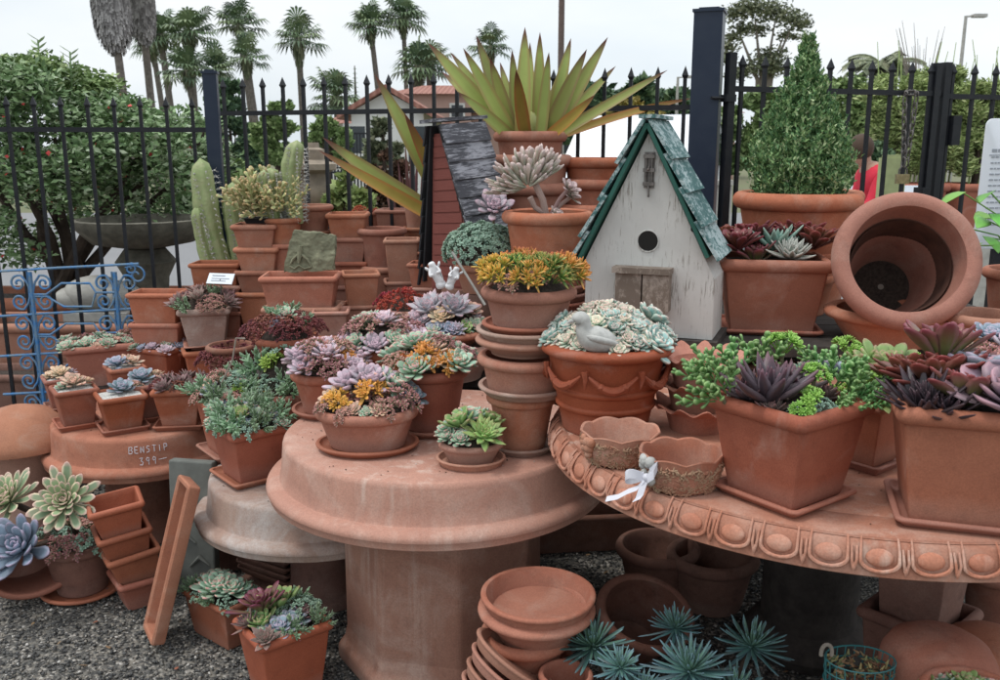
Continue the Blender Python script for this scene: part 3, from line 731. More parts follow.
# planters it grows in
def trough(label,x,y,L,D,H,rz=0,mat=None,z=0,group='large rectangular terracotta planters'):
    return potat(label,x,y,z,L/2,D/2,H,'box',rz,mat or T_weath,soil=M_soil,name='rectangular_planter',cat='planter',group=group,fill=.9)
trough('very long terracotta trough that the grey green shrub grows from',ox+.0,6.1,2.9,.62,.62)
trough('weathered long trough just behind the blue iron panel',px_at(60,5.1),5.15,1.15,.42,.62)
trough('lower dark trough behind the left end of the blue iron panel',px_at(10,4.75),4.72,.9,.3,.42,mat=T_dull_shade)
M_dst=plain('dark_mossy_stone',(.15,.14,.11),.95,var=.5,scale=14,bump=.6,dist=.01)
# cast stone birdbath
def lathe_thing(name,label,cat,x,y,z,parts,group=None):
    t=thing(name,label,cat,(x,y,z),0,group)
    for nm,prof,mat in parts: mb=MB(); mb.lathe(prof,40); obj(nm,mb,mat,t)
    return t
bx_=px_at(135,5.55)
lathe_thing('birdbath','wide cast stone bowl on a stem under the left shrub','birdbath',bx_,5.55,0,[
 ('bowl',[(0,.98),(.12,.985),(.30,1.02),(.39,1.11),(.40,1.16),(.375,1.165),(.35,1.11),(.25,1.05),(0,1.03)],M_dst),
 ('stem',[(.0,0),(.26,0),(.26,.08),(.20,.12),(.12,.2),(.10,.5),(.13,.8),(.18,.9),(.12,.98),(0,.98)],M_dst)])
for k,(px,py,r) in enumerate(((88,262,.14),(108,270,.12),(70,268,.10))):
    p=on_y(px,py,5.35); mb=MB()
    prof=[(0,-r)]+[(r*math.cos(a),r*math.sin(a)) for a in [R(-75+15*i) for i in range(11)]]+[(0,r)]
    mb.lathe(prof,18); mb.v=[(x*1.3*(1+.15*noise.noise(Vector((x*9,y*9,z*9+k)))),y,z*.75) for x,y,z in mb.v]
    o=obj('boulder',mb,M_conc,None,loc=(p.x,5.42,.62+r*.74)); tag(o,['pale rounded boulder on the trough rim beside the shrub trunk','pale flattened boulder between the shrub trunk and the stone bowl','small pale boulder close to the dark shrub trunk'][k],'rock','pale boulders by the shrub')
mb=MB(); mb.box(px_at(55,5.42),px_at(120,5.42),5.28,5.56,0,.62); tag(obj('stone_plinth',mb,M_conc,None,False),'low concrete block carrying the pale boulders behind the fence','plinth')
# ------------------------------------------------------------------ palms
def fan_palm(px_base,px_crown,py_crown,Y,scale,label,skirt=.5,seed=0,deadlong=False,tw=.16,crown=True,nf=34,wsk=.7):
    if not deadlong: scale*=.74; skirt*=1.25; tw*=.85
    rg=random.Random(seed+100); c=on_y(px_crown,py_crown,Y); bx=on_y(px_base,130,Y).x
    t=thing('palm_tree',label,'palm',(bx,Y,0),0,'fan palms against the sky')
    H=c.z; off=c.x-bx; r=tw
    pts=[(off*(s**1.25)*1.0,0,H*s) for s in [i/8 for i in range(9)]]
    trunk(t,pts,[r*1.25]+[r*(1-.18*i/8) for i in range(1,9)],M_trunk,n=10)
    top=Vector((off,0,H)); mb=MB()
    if crown:
        nf=int(nf*rg.uniform(.75,1.15)); lob=rg.uniform(-.5,.5)
        for i in range(nf):
            f=i/nf; el=R(85-112*f**.85+rg.uniform(-10,10)); az=i*2.39996
            pl=scale*rg.uniform(.34,.66)*(1+.18*math.sin(az+lob*6)); d=Vector((math.cos(az)*math.cos(el),math.sin(az)*math.cos(el),math.sin(el)))
            e=top+d*pl; e.z-=scale*.08; rr=rg.random()
            mb.tube([top,e],.02*scale,3,(0,0,rr,0),cap=False)
            side=d.cross(Vector((0,0,1))); side=side.normalized() if side.length>.01 else Vector((1,0,0)); upv=side.cross(d).normalized()
            nb=11; fr=scale*rg.uniform(.42,.6)
            for k in range(nb):
                a=R(-105+210*k/(nb-1)); dd=(d*math.cos(a)+side*math.sin(a)).normalized()
                L=fr*(.75+.25*math.cos(a)); m1=e+dd*L*.6+upv*.04*scale; tipp=e+dd*L; tipp.z-=L*.30; wv=dd.cross(upv).normalized()*L*.085
                mb.add([e,m1+wv,tipp,m1-wv],[(0,1,2,3)],[(0,0,min(1,max(0,rr+rg.uniform(-.2,.2))),0)]*4)
        obj('crown',mb,F_palm,t,False)
    ms=MB(); ns=int(60+260*skirt) if not deadlong else 2600
    SL=scale*skirt
    for i in range(ns):
        s=rg.random(); az=rg.uniform(0,2*PI)
        if deadlong:
            z0=H-SL*s; w=wsk*float(np.interp(s,[0,.3,.7,.88,1],[.95,1,1,.82,.34])); L=.55; sd_=None
        else:
            z0=H-SL*s*.8+.05*scale; w=scale*(.20*(1-s)+.08); L=scale*.34
        wv=off*(z0/H)**1.25
        p=Vector((wv+math.cos(az)*w*.75,math.sin(az)*w*.75,z0)); q=Vector((wv+math.cos(az)*w*(.86 if deadlong else 1.0),math.sin(az)*w*(.86 if deadlong else 1.0),z0-L*rg.uniform(.7,1.2)))
        sd_=Vector((-math.sin(az),math.cos(az),rg.uniform(-.3,.3)))*(scale*.022 if not deadlong else .045)
        ms.add([p-sd_*.4,p+sd_*.4,q+sd_,q-sd_*.3],[(0,1,2,3)],[(0,0,rg.random(),0)]*4)
    obj('dead_skirt',ms,F_dead if deadlong else F_olive,t,False)
    return t
fan_palm(130,102,-62,30,2.6,'leaning palm with a thick grey dead frond skirt cut by the top edge, left one',1.12,1,True,.14,wsk=.70)
fan_palm(155,134,-60,32,2.6,'thick grey skirted palm just right of the leftmost skirted palm',1.08,2,True,.14,wsk=.56)
fan_palm(176,160,34,46,1.9,'green topped palm whose crown touches the grey skirt on its left',.4,3,tw=.22)
fan_palm(168,152,44,50,1.9,'smaller palm half hidden behind the second grey skirted palm',.4,31,tw=.2)
fan_palm(197,189,32,44,2.0,'double headed looking palm left of the blue fence post, upper crown',.5,4,tw=.2)
fan_palm(204,186,70,40,1.7,'low palm crown left of the blue fence post, under a taller one',.5,41,tw=.2)
fan_palm(222,216,70,42,1.6,'low palm directly behind the smaller blue fence post',.5,5,tw=.17)
fan_palm(256,238,24,48,1.9,'tall palm above another crown, right of the smaller blue post',.4,6,tw=.2)
fan_palm(260,246,56,40,1.55,'shorter palm with a brown collar right under a taller palm crown',.7,7,tw=.18)
fan_palm(304,298,38,42,1.8,'lone straight palm with shaggy brown collar above the stone fountain',.8,8,tw=.19)
fan_palm(385,370,24,45,1.75,'slim leaning palm left of the tallest palm pair over the white house',.6,9,tw=.17)
fan_palm(409,403,18,46,1.8,'upright palm with round crown right of the slim leaning palm',.5,10,tw=.15)
fan_palm(407,419,66,42,1.9,'broad low palm crown in front of the pink house',.8,12,tw=.3)
fan_palm(430,430,60,44,1.6,'low palm right of the broad low one, partly behind an agave leaf',.7,13,tw=.24)
fan_palm(494,491,46,50,1.8,'palm standing behind the green agave blades',.5,14,tw=.17)
fan_palm(337,336,96,36,1.6,'small bushy palm left of the white house',.3,15,tw=.14)
# feather palm behind the bamboo
def feather_palm(px,py,Y,scale,label):
    c=on_y(px,py,Y); t=thing('feather_palm',label,'palm',(c.x,Y,0)); mb=MB(); rg=random.Random(77)
    trunk(t,[(0,0,0),(0,0,c.z)],[.3,.24],M_trunk)
    for i in range(22):
        az=i*2.39996; L=scale*rg.uniform(.8,1.1); pts=[]; e0=R(rg.uniform(25,80))
        for k in range(9):
            s=k/8; el=e0-s*1.7; 
            p=(pts[-1] if pts else Vector((0,0,c.z)))+Vector((math.cos(az)*math.cos(el),math.sin(az)*math.cos(el),math.sin(el)))*L/8*(k>0)
            pts.append(p)
        mb.tube(pts,.025,4,(0,0,.6,0))
        for k in range(1,9):
            for h in range(3):
                p=pts[k-1].lerp(pts[k],h/3); d=(pts[k]-pts[k-1]).normalized(); sdv=d.cross(Vector((0,0,1))).normalized()
                for sg in (-1,1):
                    q=p+(sdv*sg*.8+d*.5+Vector((0,0,-.35)))*scale*.28; w=d*.04
                    mb.add([p-w,p+w,q],[(0,1,2)],[(0,0,rg.random(),0)]*3)
    obj('crown',mb,F_olive,t,False)
feather_palm(884,72,18,.85,'feather palm with arching orange green fronds above the bamboo')
# ------------------------------------------------------------------ trees in the middle distance
def bushy(name,label,cat,px0,px1,py_top,py_bot,Y,mat,N,leaf_s,nc=30,seed=0,group=None,trunkmat=None,prof=None,asp=.36):
    rg=random.Random(seed+5); a=on_y(px0,py_top,Y); b=on_y(px1,py_bot,Y); cx=(a.x+b.x)/2; hw=(b.x-a.x)/2
    t=thing(name,label,cat,(cx,Y,0),0,group); zb=max(b.z,.05)
    cl=[]
    for _ in range(nc):
        u=rg.uniform(-1,1); w=rg.random()
        zt=zb+(a.z-zb)*( (1-abs(u)**2.4*.55) if prof is None else prof(u))
        z=zb+(zt-zb)*w; q=min(hw,(a.z-zb))*rg.uniform(.16,.34)
        cl.append((u*(hw-q*.5),rg.uniform(-.6,.6)*hw*.7,max(zb,z-q*.6),q,q,q*.8))
    leafcards('crown',clumps(cl,.8),N,leaf_s,mat,t,seed,asp)
    tb=max(.05,hw*.06); trunk(t,[(0,0,0),(hw*.03,0,zb+(a.z-zb)*.35),(0,0,zb+(a.z-zb)*.7)],[tb,tb*.7,tb*.2],trunkmat or M_bark)
    for k in range(3): trunk(t,[(0,0,zb*.6+.1),(hw*rg.uniform(-.5,.5),rg.uniform(-.3,.3)*hw,zb+(a.z-zb)*.55)],[tb*.5,tb*.15],trunkmat or M_bark,'limb',6)
    return t
GT='trees beyond the road'
bushy('round_tree','dark round tree behind the fence, just right of the smaller blue post','tree',195,262,80,165,20,F_deep,11000,.13,44,21,GT)
bushy('round_tree','yellow green tree left of the stone fountain','tree',252,300,98,165,18,F_mid,8000,.11,36,22,GT)
bushy('round_tree','low leafy tree right of the stone fountain below the small palm','tree',305,352,112,168,17,F_mid,7000,.10,30,23,GT)
bushy('round_tree','dark green tree right of the agave tips','tree',552,632,82,140,34,F_deep,4200,.36,34,24,GT)
bushy('round_tree','taller dark tree between the two right hand agave tips','tree',612,662,76,140,33,F_deep,3400,.36,30,25,GT)
bushy('round_tree','dark tree beside the thin white lamp post','tree',650,700,82,140,34,F_deep,3400,.36,30,26,GT)
bushy('golden_hedge','golden orange shrub mass above the white van','shrub',585,660,98,130,26,F_gold,8000,.14,40,27)
bushy('round_tree','pale green tree right of the big blue post','tree',722,800,82,165,15,F_mid,9000,.11,50,28,GT)
bushy('round_tree','light green tree behind the gate beside the cypress tip','tree',775,878,66,165,16,F_mid,15000,.11,60,29,GT)
bushy('shrub','dark clipped shrub behind the person in red','shrub',858,892,142,196,10,F_deep,3200,.08,30,30)
bushy('shrub','small green shrub left of the prickly pear, beyond the fence','shrub',222,252,160,196,9,F_mid,2400,.08,24,32)
bushy('shrub','bright green plant at the foot of the stone fountain','shrub',328,372,172,214,6.4,F_bamb,1800,.06,22,33)
bushy('shrub','brown twiggy shrub beside the pale agave tips','shrub',362,414,150,215,6.6,F_brown,4200,.045,30,34)
bushy('shrub','grey green shrub in front of the white house','shrub',366,400,118,165,12,F_olive,2200,.10,24,35)
# eucalyptus
c=on_y(768,30,42); t=thing('eucalyptus','tall airy eucalyptus with pale trunks rising behind the big blue post','tree',(c.x,42,0))
cl=[]; rg=random.Random(4)
for (px,py,r) in ((735,14,.8),(752,8,.9),(772,12,1.0),(792,20,.8),(800,25,.6),(742,30,.6),(728,48,.6),(758,30,.7),(785,36,.5),(733,38,.5),(770,58,.9),(760,66,.8),(744,72,.6),(728,60,.5),(778,70,.7),(735,76,.6),(796,38,.35)):
    p=on_y(px,py,42+rg.uniform(-1,1)); cl.append((p.x-c.x,p.y-42,p.z,r,r,r*.55))
leafcards('crown',clumps(cl,.9),6500,.17,F_olive,t,9,.3)
for (px,py) in ((738,30),(755,18),(775,22),(792,26),(768,58),(742,60),(783,38)):
    p=on_y(px,py,42); m=on_y(764+ (px-764)*.25,80,42)
    trunk(t,[(0,0,0),(m.x-c.x,0,m.z),((m.x+p.x)/2-c.x,.1,(m.z+p.z)/2+.1),(p.x-c.x,0,p.z)],[.16,.10,.06,.03],M_euc,'limb',6)
# norfolk pine
c=on_y(355,78,40); t=thing('norfolk_pine','thin tiered pine spire left of the white house roof','tree',(c.x,40,0))
trunk(t,[(0,0,0),(0,0,c.z+.5)],[.16,.02],M_bark); mb=MB(); rg=random.Random(6)
for k in range(26):
    z=c.z+.4-k*.19; L=.08+.028*k
    for j in range(6):
        az=j*PI/3+k*.5+rg.uniform(-.2,.2); e=Vector((math.cos(az)*L,math.sin(az)*L,z-.04)); s=Vector((-math.sin(az),math.cos(az),0))*.05
        mb.add([(0,0,z),e*.6+Vector((0,0,z*.4))+s,e,e*.6+Vector((0,0,z*.4))-s],[(0,1,2,3)],[(0,0,rg.random(),0)]*4)
obj('crown',mb,F_deep,t,False)
# bamboo hedge in long planters
GBm='bamboo clumps in planters behind the gate'
for k,(a,b,ty,Y) in enumerate(((868,926,66,11.5),(905,962,60,11.7),(948,1012,68,11.4),(990,1050,72,11.6))):
    t=bushy('bamboo',['leftmost bamboo clump, rising left of the gate chain','bamboo clump behind the two thick gate posts','bamboo clump above the white notice board','bamboo clump at the right edge of the view'][k],'bamboo',a,b,ty,168,Y,F_bamb,15000,.085,90,50+k,GBm,asp=.15,prof=lambda u:1-.15*abs(u))
    rg=random.Random(k)
    for j in range(7):
        x=rg.uniform(-.35,.35); trunk(t,[(x,0,.4),(x*1.3,0,1.8),(x*2.0,.05,2.5+rg.uniform(0,.45))],[.014,.011,.004],F_bamb,'culm',5)
for k,(a,b) in enumerate(((885,950),(955,1020))):
    xa,xb=on_y(a,160,11.0).x,on_y(b,160,11.0).x
    trough(['long reddish trough under the bamboo behind the gate posts','long reddish trough under the bamboo behind the notice board'][k],(xa+xb)/2,11.2,(xb-xa),.7,.60+.55,mat=T_orange)
# wispy bare tree
c=on_y(925,70,14); t=thing('bare_tree','wispy leafless twigs showing above the bamboo','tree',(c.x,14,0)); mb=MB(); rg=random.Random(8)
for k in range(26):
    p=on_y(rg.uniform(895,945),rg.uniform(18,60),14); mb.tube([(0,0,1.8),((p.x-c.x)*.5,0,(1.9+p.z)/2),(p.x-c.x,0,p.z)],[.012,.008,.003],4)
obj('branches',mb,M_euc,t); trunk(t,[(0,0,0),(0,0,1.9)],[.05,.03],M_euc)
# ------------------------------------------------------------------ buildings and street things
M_wallw=plain('white_stucco',(.72,.72,.70),.9,var=.08,scale=2,bump=.1,dist=.01)
M_wallp=plain('pink_stucco',(.50,.33,.28),.9,var=.1,scale=2,bump=.1,dist=.01)
M_glass=plain('window_glass',(.05,.06,.07),.15,var=.3,scale=1,bump=0)
def tilemat():
    m,nt,b=newmat('red_roof_tiles'); g=G(nt); tc=g.n('ShaderNodeTexCoord')
    w=g.n('ShaderNodeTexWave'); w.inputs['Scale'].default_value=1.6; w.inputs['Distortion'].default_value=.4; g.l(tc.outputs['Object'],w.inputs['Vector'])
    n=g.noise(tc.outputs['Object'],3,5,.6)
    g.l(g.mix(g.math('MULTIPLY',w.outputs['Fac'],n),(.26,.11,.085),(.46,.24,.19)),b.inputs['Base Color']); b.inputs['Roughness'].default_value=.9
    g.bump(w.outputs['Fac'],.5,.05,b); return m
M_tile=tilemat()
def house(label,x0,x1,Y,D,wallz,ridgez,mat,ridge='x',wins=()):
    cx=(x0+x1)/2; hw=(x1-x0)/2
    t=thing('house',label,'house',(cx,Y,0),0,'houses beyond the road')
    mb=MB(); mb.box(-hw,hw,0,D,0,wallz)
    if ridge=='y': mb.add([(-hw,0,wallz),(hw,0,wallz),(0,0,ridgez-.05),(-hw,D,wallz),(hw,D,wallz),(0,D,ridgez-.05)],[(0,1,2),(4,3,5)])
    obj('wall',mb,mat,t,False)
    o=.35; mb=MB(); th=.14
    if ridge=='y':
        for s in (-1,1):
            a=[(s*(hw+o),-o,wallz-o*(ridgez-wallz)/hw),(0,-o,ridgez),(0,D+o,ridgez),(s*(hw+o),D+o,wallz-o*(ridgez-wallz)/hw)]
            mb.add(a+[(p[0],p[1],p[2]+th) for p in a],[(0,1,2,3),(7,6,5,4),(0,4,5,1),(3,2,6,7),(0,3,7,4),(1,5,6,2)])
    else:
        z0=wallz-.05; r=min(hw*.55,D*.5)
        v=[(-hw-o,-o,z0),(hw+o,-o,z0),(hw+o,D+o,z0),(-hw-o,D+o,z0),(-hw+r,D/2,ridgez),(hw-r,D/2,ridgez)]
        mb.add(v,[(0,1,5,4),(1,2,5),(2,3,4,5),(3,0,4),(3,2,1,0)])
    obj('roof',mb,M_tile,t,False)
    for (u,z,w,h) in wins:
        mb=MB(); mb.box(u-w/2,u+w/2,-.06,-.002,z,z+h); f=obj('window',mb,M_wallw,t,False)
        mb=MB(); mb.box(u-w/2+.08,u+w/2-.08,-.07,-.061,z+.08,z+h-.08); obj('pane',mb,M_glass,f,False)
    return t
x=lambda px,Y: on_y(px,140,Y).x
house('white gabled house with red tile roof behind the fence, left of the agave',x(352,26),x(424,26),26,8,on_y(355,112,26).z,on_y(390,90,26).z,M_wallw,'y',[(-.9,1.3,.7,.9),(.9,1.0,.8,1.2)])
house('white flat fronted house wing left of the pine spire',x(330,30),x(372,30),30,6,on_y(355,122,30).z,on_y(390,108,30).z,M_wallw,'x',[(0,1.2,.8,.9)])
house('pink house with a hipped red tile roof behind the palm trunks',x(394,36),x(470,36),36,9,on_y(394,93,36).z,on_y(394,78,36).z,M_wallp,'x',[(-.9,2.6,.6,.6),(1.0,2.6,.6,.6)])
house('long low pink house with red roof behind the agave plant',x(440,38),x(560,38),38,9,on_y(440,112,38).z,on_y(440,96,38).z,M_wallp,'x',[(-3,1.2,.9,1),(3,1.2,.9,1)])
house('small red roofed house glimpsed left of the big blue post',x(672,44),x(735,44),44,8,on_y(690,112,44).z,on_y(690,96,44).z,M_wallp,'x',[(0,1.2,.9,1)])
# white van
def van():
    a=on_y(578,165,13); b=on_y(672,165,13); L=4.4; cx=a.x+L*.40
    t=thing('parked_van','white parked van behind the fence, right of the agave pots','van',(x(648,13.2),13.4,0),R(68))
    sec=[(-.5,.5,1.55),(-.42,.48,1.80),(-.2,.46,1.93),(.25,.46,1.95),(.34,.46,1.88),(.42,.48,1.45),(.5,.5,1.18)]
    pr=[(-2.2,.45),(-2.22,.95),(-2.1,1.05),(-1.3,1.25),(-.75,1.88),(-.3,2.02),(1.9,2.05),(2.15,1.9),(2.2,1.2),(2.2,.45)]
    mb=MB(); n=len(pr); v=[(x_,y_,z_) for y_ in (-.9,.9) for x_,z_ in pr]; 
    v=[(p[0],p[1]*(1 if p[2]<1.3 else .88),p[2]) for p in v]
    f=[tuple(range(n)),tuple(range(2*n-1,n-1,-1))]+[(k,k+n,(k+1)%n+n,(k+1)%n) for k in range(n)]
    mb.add(v,f); obj('body',mb,plain('van_paint',(.72,.74,.78),.3,var=.04,scale=2,bump=0),t,True,30)
    for (x0,x1) in ((-1.0,-.35),(-.2,.8),(.95,1.9)):
        mb=MB(); mb.box(x0,x1,-.905,-.84,1.3,1.78); obj('window',mb,M_glass,t,False)
    for wx in (-1.45,1.45):
        for yy in (-.85,.7):
            mb=MB(); mb.tube([(wx,yy,.34),(wx,yy+.2,.34)],.34,24); o=obj('wheel',mb,M_black,t)
            mb=MB(); mb.tube([(wx,yy-.01,.34),(wx,yy+.02,.34)],.19,18); obj('rim',mb,M_steel,o)
van()
def lamp(px,py,Y,arm,label,hh=.06):
    p=on_y(px,py,Y); t=thing('street_lamp',label,'lamp',(p.x,Y,0),0,'street lamps')
    mb=MB(); mb.tube([(0,0,0),(0,0,p.z)],[.07,.04],8); obj('pole',mb,M_conc,t)
    mb=MB(); mb.tube([(0,0,p.z-.02),(arm*.4,0,p.z)],.025,6); mb.box(arm*.35,arm,-.1,.1,p.z-.04,p.z+.04); obj('lamp_head',mb,M_conc,t,False)
lamp(966,16,24,.5,'grey street lamp with a short arm above the bamboo, far right')
lamp(678,77,30,.7,'thin white lamp post left of the big blue post')
p=on_y(562,-20,16); mb=MB(); mb.tube([(0,0,0),(0,0,5.5)],[.055,.05],10); o=obj('utility_pole',mb,plain('brown_pole',(.13,.09,.075),.8),None,loc=(p.x,16,0)); tag(o,'thin brown pole rising into the sky behind the agave','pole')
# far low iron railings
fence('low_railing','thin black railing far behind the stone fountain','railing',(x(284,9.5),9.5),(x(395,9.2),9.2),34,.1,[.25,1.33],1.36,[],w=.014,finial=False,group='far railings')
fence('low_railing','thin black balcony rail in front of the white house','railing',(x(318,20),20),(x(372,20),20),16,1.1,[1.12,1.85],1.87,[],w=.022,finial=False,group='far railings')
fence('low_railing','thin black railing behind the smaller blue post','railing',(x(222,10),10),(x(272,10),10),16,.1,[.25,1.16],1.19,[],w=.014,finial=False,group='far railings')
mb=MB(); 
for k in range(16): mb.box(k*.125,k*.125+.115,0,.02,.05,1.0)
mb.box(0,2,.02,.05,.3,.38); mb.box(0,2,.02,.05,.75,.83); o=obj('board_fence',mb,plain('brown_boards',(.20,.12,.08),.9),None,False,loc=(x(330,10.2),10.2,0)); tag(o,'low brown board fence behind the black railing near the fountain','fence')
# stone fountain
fx_=px_at(311,6.6)
lathe_thing('stone_fountain','tiered tan stone fountain column beyond the middle fence','fountain',fx_,6.6,0,[
 ('column',[(0,1.55),(.05,1.62),(.055,1.585),(.09,1.57),(.085,1.50),(.17,1.47),(.17,1.43),(.10,1.40),(.10,1.34),(.12,1.30),(.11,1.22),(.08,1.19),(.095,1.1),(.12,1.0),(.12,.95),(.0,.95)][::-1],M_cstone),
 ('basin',[(0,.9),(.15,.9),(.34,.98),(.42,1.06),(.43,1.10),(.40,1.10),(.3,1.03),(0,1.0)],M_cstone),
 ('base',[(0,0),(.3,0),(.3,.1),(.2,.15),(.16,.5),(.2,.85),(0,.9)],M_cstone)])
# spiky dark red phormium
def blade(mb,p0,p1,W,bend,rr=.5,keel=.35,n=9,up=Vector((0,-1,.45)),tipc=1):
    p0=Vector(p0); p1=Vector(p1); d=p1-p0; L=d.length; side=d.cross(up); side.normalize(); nr=side.cross(d).normalized()
    v=[];c=[];f=[]
    for i in range(n):
        s=i/(n-1); p=p0+d*s+nr*bend*4*s*(1-s)*L
        w=W*max(0,(1-s)**.86*(.72+1.35*s))*(1 if s<1 else 0)
        for (u,zz) in ((-1,.0),(-.55,-keel*.75),(0,-keel),(.55,-keel*.75),(1,0),(0,-keel-.16*(1-s))):
            v.append(p+side*u*w/2+nr*zz*w/2*1.0+nr*keel*w*.25); c.append((s,abs(u) if zz!=-keel-.16*(1-s) else 0,rr,1-s))
    for i in range(n-1):
        for k in range(6):
            k2=(k+1)%6; f.append((i*6+k,i*6+k2,(i+1)*6+k2,(i+1)*6+k))
    mb.add(v,f,c)
M_phor=leafmat('leaf_phormium',(.13,.05,.055),tip=(.20,.09,.08),edge=(.25,.13,.12),edgef=.5)
c=on_y(412,200,5.9); t=thing('phormium','dark red sword leaved plant behind the fence left of the red birdhouse','plant',(c.x,5.9,0)); rg=random.Random(3)
for k,(px,py) in enumerate(((405,140),(412,128),(418,150),(398,160),(424,135),(430,165),(390,172),(436,150),(402,175),(445,160),(385,185),(452,180))):
    p=on_y(px,py,5.9+rg.uniform(-.2,.2)); mb=MB(); blade(mb,(rg.uniform(-.05,.05),0,.5),(p.x-c.x,p.y-5.9,p.z),.05,rg.uniform(-.03,.03),rg.random()); obj('blade',mb,M_phor,t,True,0)
potat('big terracotta pot under the dark red sword leaved plant',c.x,5.9,0,.24,.24,.52,mat=T_weath,soil=M_soil)
# concrete bench, post, person in red
mb=MB(); a=x(863,8.6); b=x(935,8.6); mb.box(a,b,8.5,8.8,1.02,1.10); mb.box(a,b,8.78,8.84,1.14,1.22); mb.box(a+.1,a+.2,8.5,8.8,.1,1.02); mb.box(b-.2,b-.1,8.5,8.8,.1,1.02); mb.box(a+.1,a+.14,8.80,8.83,1.1,1.2)
o=obj('bench',mb,M_sign,None,False); tag(o,'white slatted bench behind the gate beside the person in red','bench')
mb=MB(); p=on_y(893,158,6.2); mb.box(-.075,.075,-.05,.05,0,p.z); mb.box(-.06,.06,-.04,.04,p.z,p.z+.02); o=obj('wooden_post',mb,plain('yellow_green_paint',(.36,.40,.20),.8,var=.2),None,False,loc=(p.x,6.2,0)); tag(o,'pale yellow green wooden post behind the gate under the padlock','post')
mb=MB(); p=on_y(966,190,8.0); 
mb=loft(pot_prof(.3,.9,.05,.09,.02,.03),.30,.22,'box',.02,28,1); o=obj('street_planter',mb,M_conc,None,loc=(p.x,7.4,.02)); tag(o,'grey white concrete planter box behind the gate near the notice board','planter')
mb=MB(); mb.box(x(700,9.4),x(735,9.4),9.4,9.5,.1,1.2); mb.box(x(700,9.4),x(735,9.4),9.36,9.54,1.2,1.25); o=obj('low_wall',mb,M_conc,None,False); tag(o,'low pale wall beyond the fence right of the big blue post','wall')
def skin(name,verts,edges,rads,mat,parent,root=0,sub=2):
    me=bpy.data.meshes.new(name); me.from_pydata([Vector(v) for v in verts],edges,[]); o=bpy.data.objects.new(name,me); link(o,parent)
    m=o.modifiers.new('Skin','SKIN'); 
    for i,r in enumerate(rads): me.skin_vertices[0].data[i].radius=(r,r) if not hasattr(r,'__len__') else r
    me.skin_vertices[0].data[root].use_root=True
    m.use_smooth_shade=True
    s=o.modifiers.new('Sub','SUBSURF'); s.levels=sub; s.render_levels=sub; me.materials.append(mat); return o
# person: bending forward to the left, red hooded jacket, face hidden
p=on_y(864,190,8.2); t=thing('person','person in a red hooded jacket bending over behind the gate','person',(p.x,7.7,.02))
M_skin=plain('skin',(.42,.24,.17),.6,var=.1,bump=0); M_jkt=plain('red_jacket',(.62,.02,.05),.8,var=.2,scale=12,bump=.3,dist=.006); M_jean=plain('dark_trousers',(.03,.035,.06),.9)
V=[(.02,0,.86),(.0,0,1.05),(-.06,0,1.22),(-.14,0,1.36),(-.20,0,1.43),(-.25,0,1.50),(-.29,0,1.57),
   (.04,-.1,.84),(.02,-.11,.46),(.08,-.11,.08),(-.05,-.12,.04),(.04,.1,.84),(.04,.11,.46),(.12,.11,.08),(-.01,.12,.04),
   (-.12,-.18,1.33),(-.20,-.2,1.08),(-.38,-.16,.98),(-.45,-.14,.97),(-.12,.18,1.33),(-.18,.2,1.08),(-.36,.16,.96),(-.43,.14,.95)]
E=[(0,1),(1,2),(2,3),(3,4),(4,5),(5,6),(0,7),(7,8),(8,9),(9,10),(0,11),(11,12),(12,13),(13,14),(3,15),(15,16),(16,17),(17,18),(3,19),(19,20),(20,21),(21,22)]
Rr=[.13,.13,.14,.12,.055,.085,.075,.09,.065,.045,.035,.09,.065,.045,.035,.06,.045,.035,.03,.06,.045,.035,.03]
skin('body',V,E,Rr,M_skin,t)
skin('jacket',[V[i] for i in (0,1,2,3,15,16,17,19,20,21)]+[(-.18,0,1.44)],[(0,1),(1,2),(2,3),(3,4),(4,5),(5,6),(3,7),(7,8),(8,9),(3,10)],[.165,.16,.175,.16,.085,.07,.055,.085,.07,.055,.10],M_jkt,t)
skin('trousers',[V[i] for i in (0,7,8,9,11,12,13)],[(0,1),(1,2),(2,3),(0,4),(4,5),(5,6)],[.15,.11,.085,.065,.11,.085,.065],M_jean,t)
mb=MB(); prof=[(0,-.11)]+[(.105*math.cos(R(a)),.115*math.sin(R(a))) for a in range(-60,90,15)]+[(0,.118)]
mb.lathe(prof,20); mb.xf(Matrix.Translation((-.255,0,1.56))); obj('hair',mb,plain('brown_hair',(.07,.04,.025),.8,scale=60,bump=.5),t)
# notice board at the right
p=on_y(1008,121,3.95); q=on_y(990,228,3.95); t=thing('notice_board','white printed notice board with rounded corners at the right edge','sign',(p.x+.03,3.95,0)); hw=.125; ht=p.z
mb=loft([(None,0),(.004,0),(0,.002),(0,.010),(.004,.012),(None,.012)],hw,(p.z-q.z)/2+.05,'box',.03,28,0,0); mb.xf(Matrix.Translation((0,0,(p.z+q.z)/2-.04))@Matrix.Rotation(PI/2,4,'X')); o=obj('board',mb,M_sign,t)
mb=MB()
zz=p.z-.13; rg=random.Random(2)
for k in range(14):
    w=rg.uniform(.5,1)*.2; hgt=.006 if k else .013
    xx=-.09
    while xx<-.09+w:
        l=rg.uniform(.008,.022); mb.box(xx,xx+l,-.0145,-.0125,zz-k*.024,zz-k*.024+hgt); xx+=l+.005
mb.box(-.10,.10,-.0145,-.0125,zz-.014,zz-.011)
obj('printed_lines',mb,M_ink,t,False)
mb=MB(); mb.tube([(0,-.013,p.z-.02),(0,-.018,p.z-.02)],.006,10); obj('screw',mb,M_iron,t)
mb=MB(); mb.box(-.02,.02,.006,.04,0,p.z-.05); obj('leg',mb,M_iron,t,False)
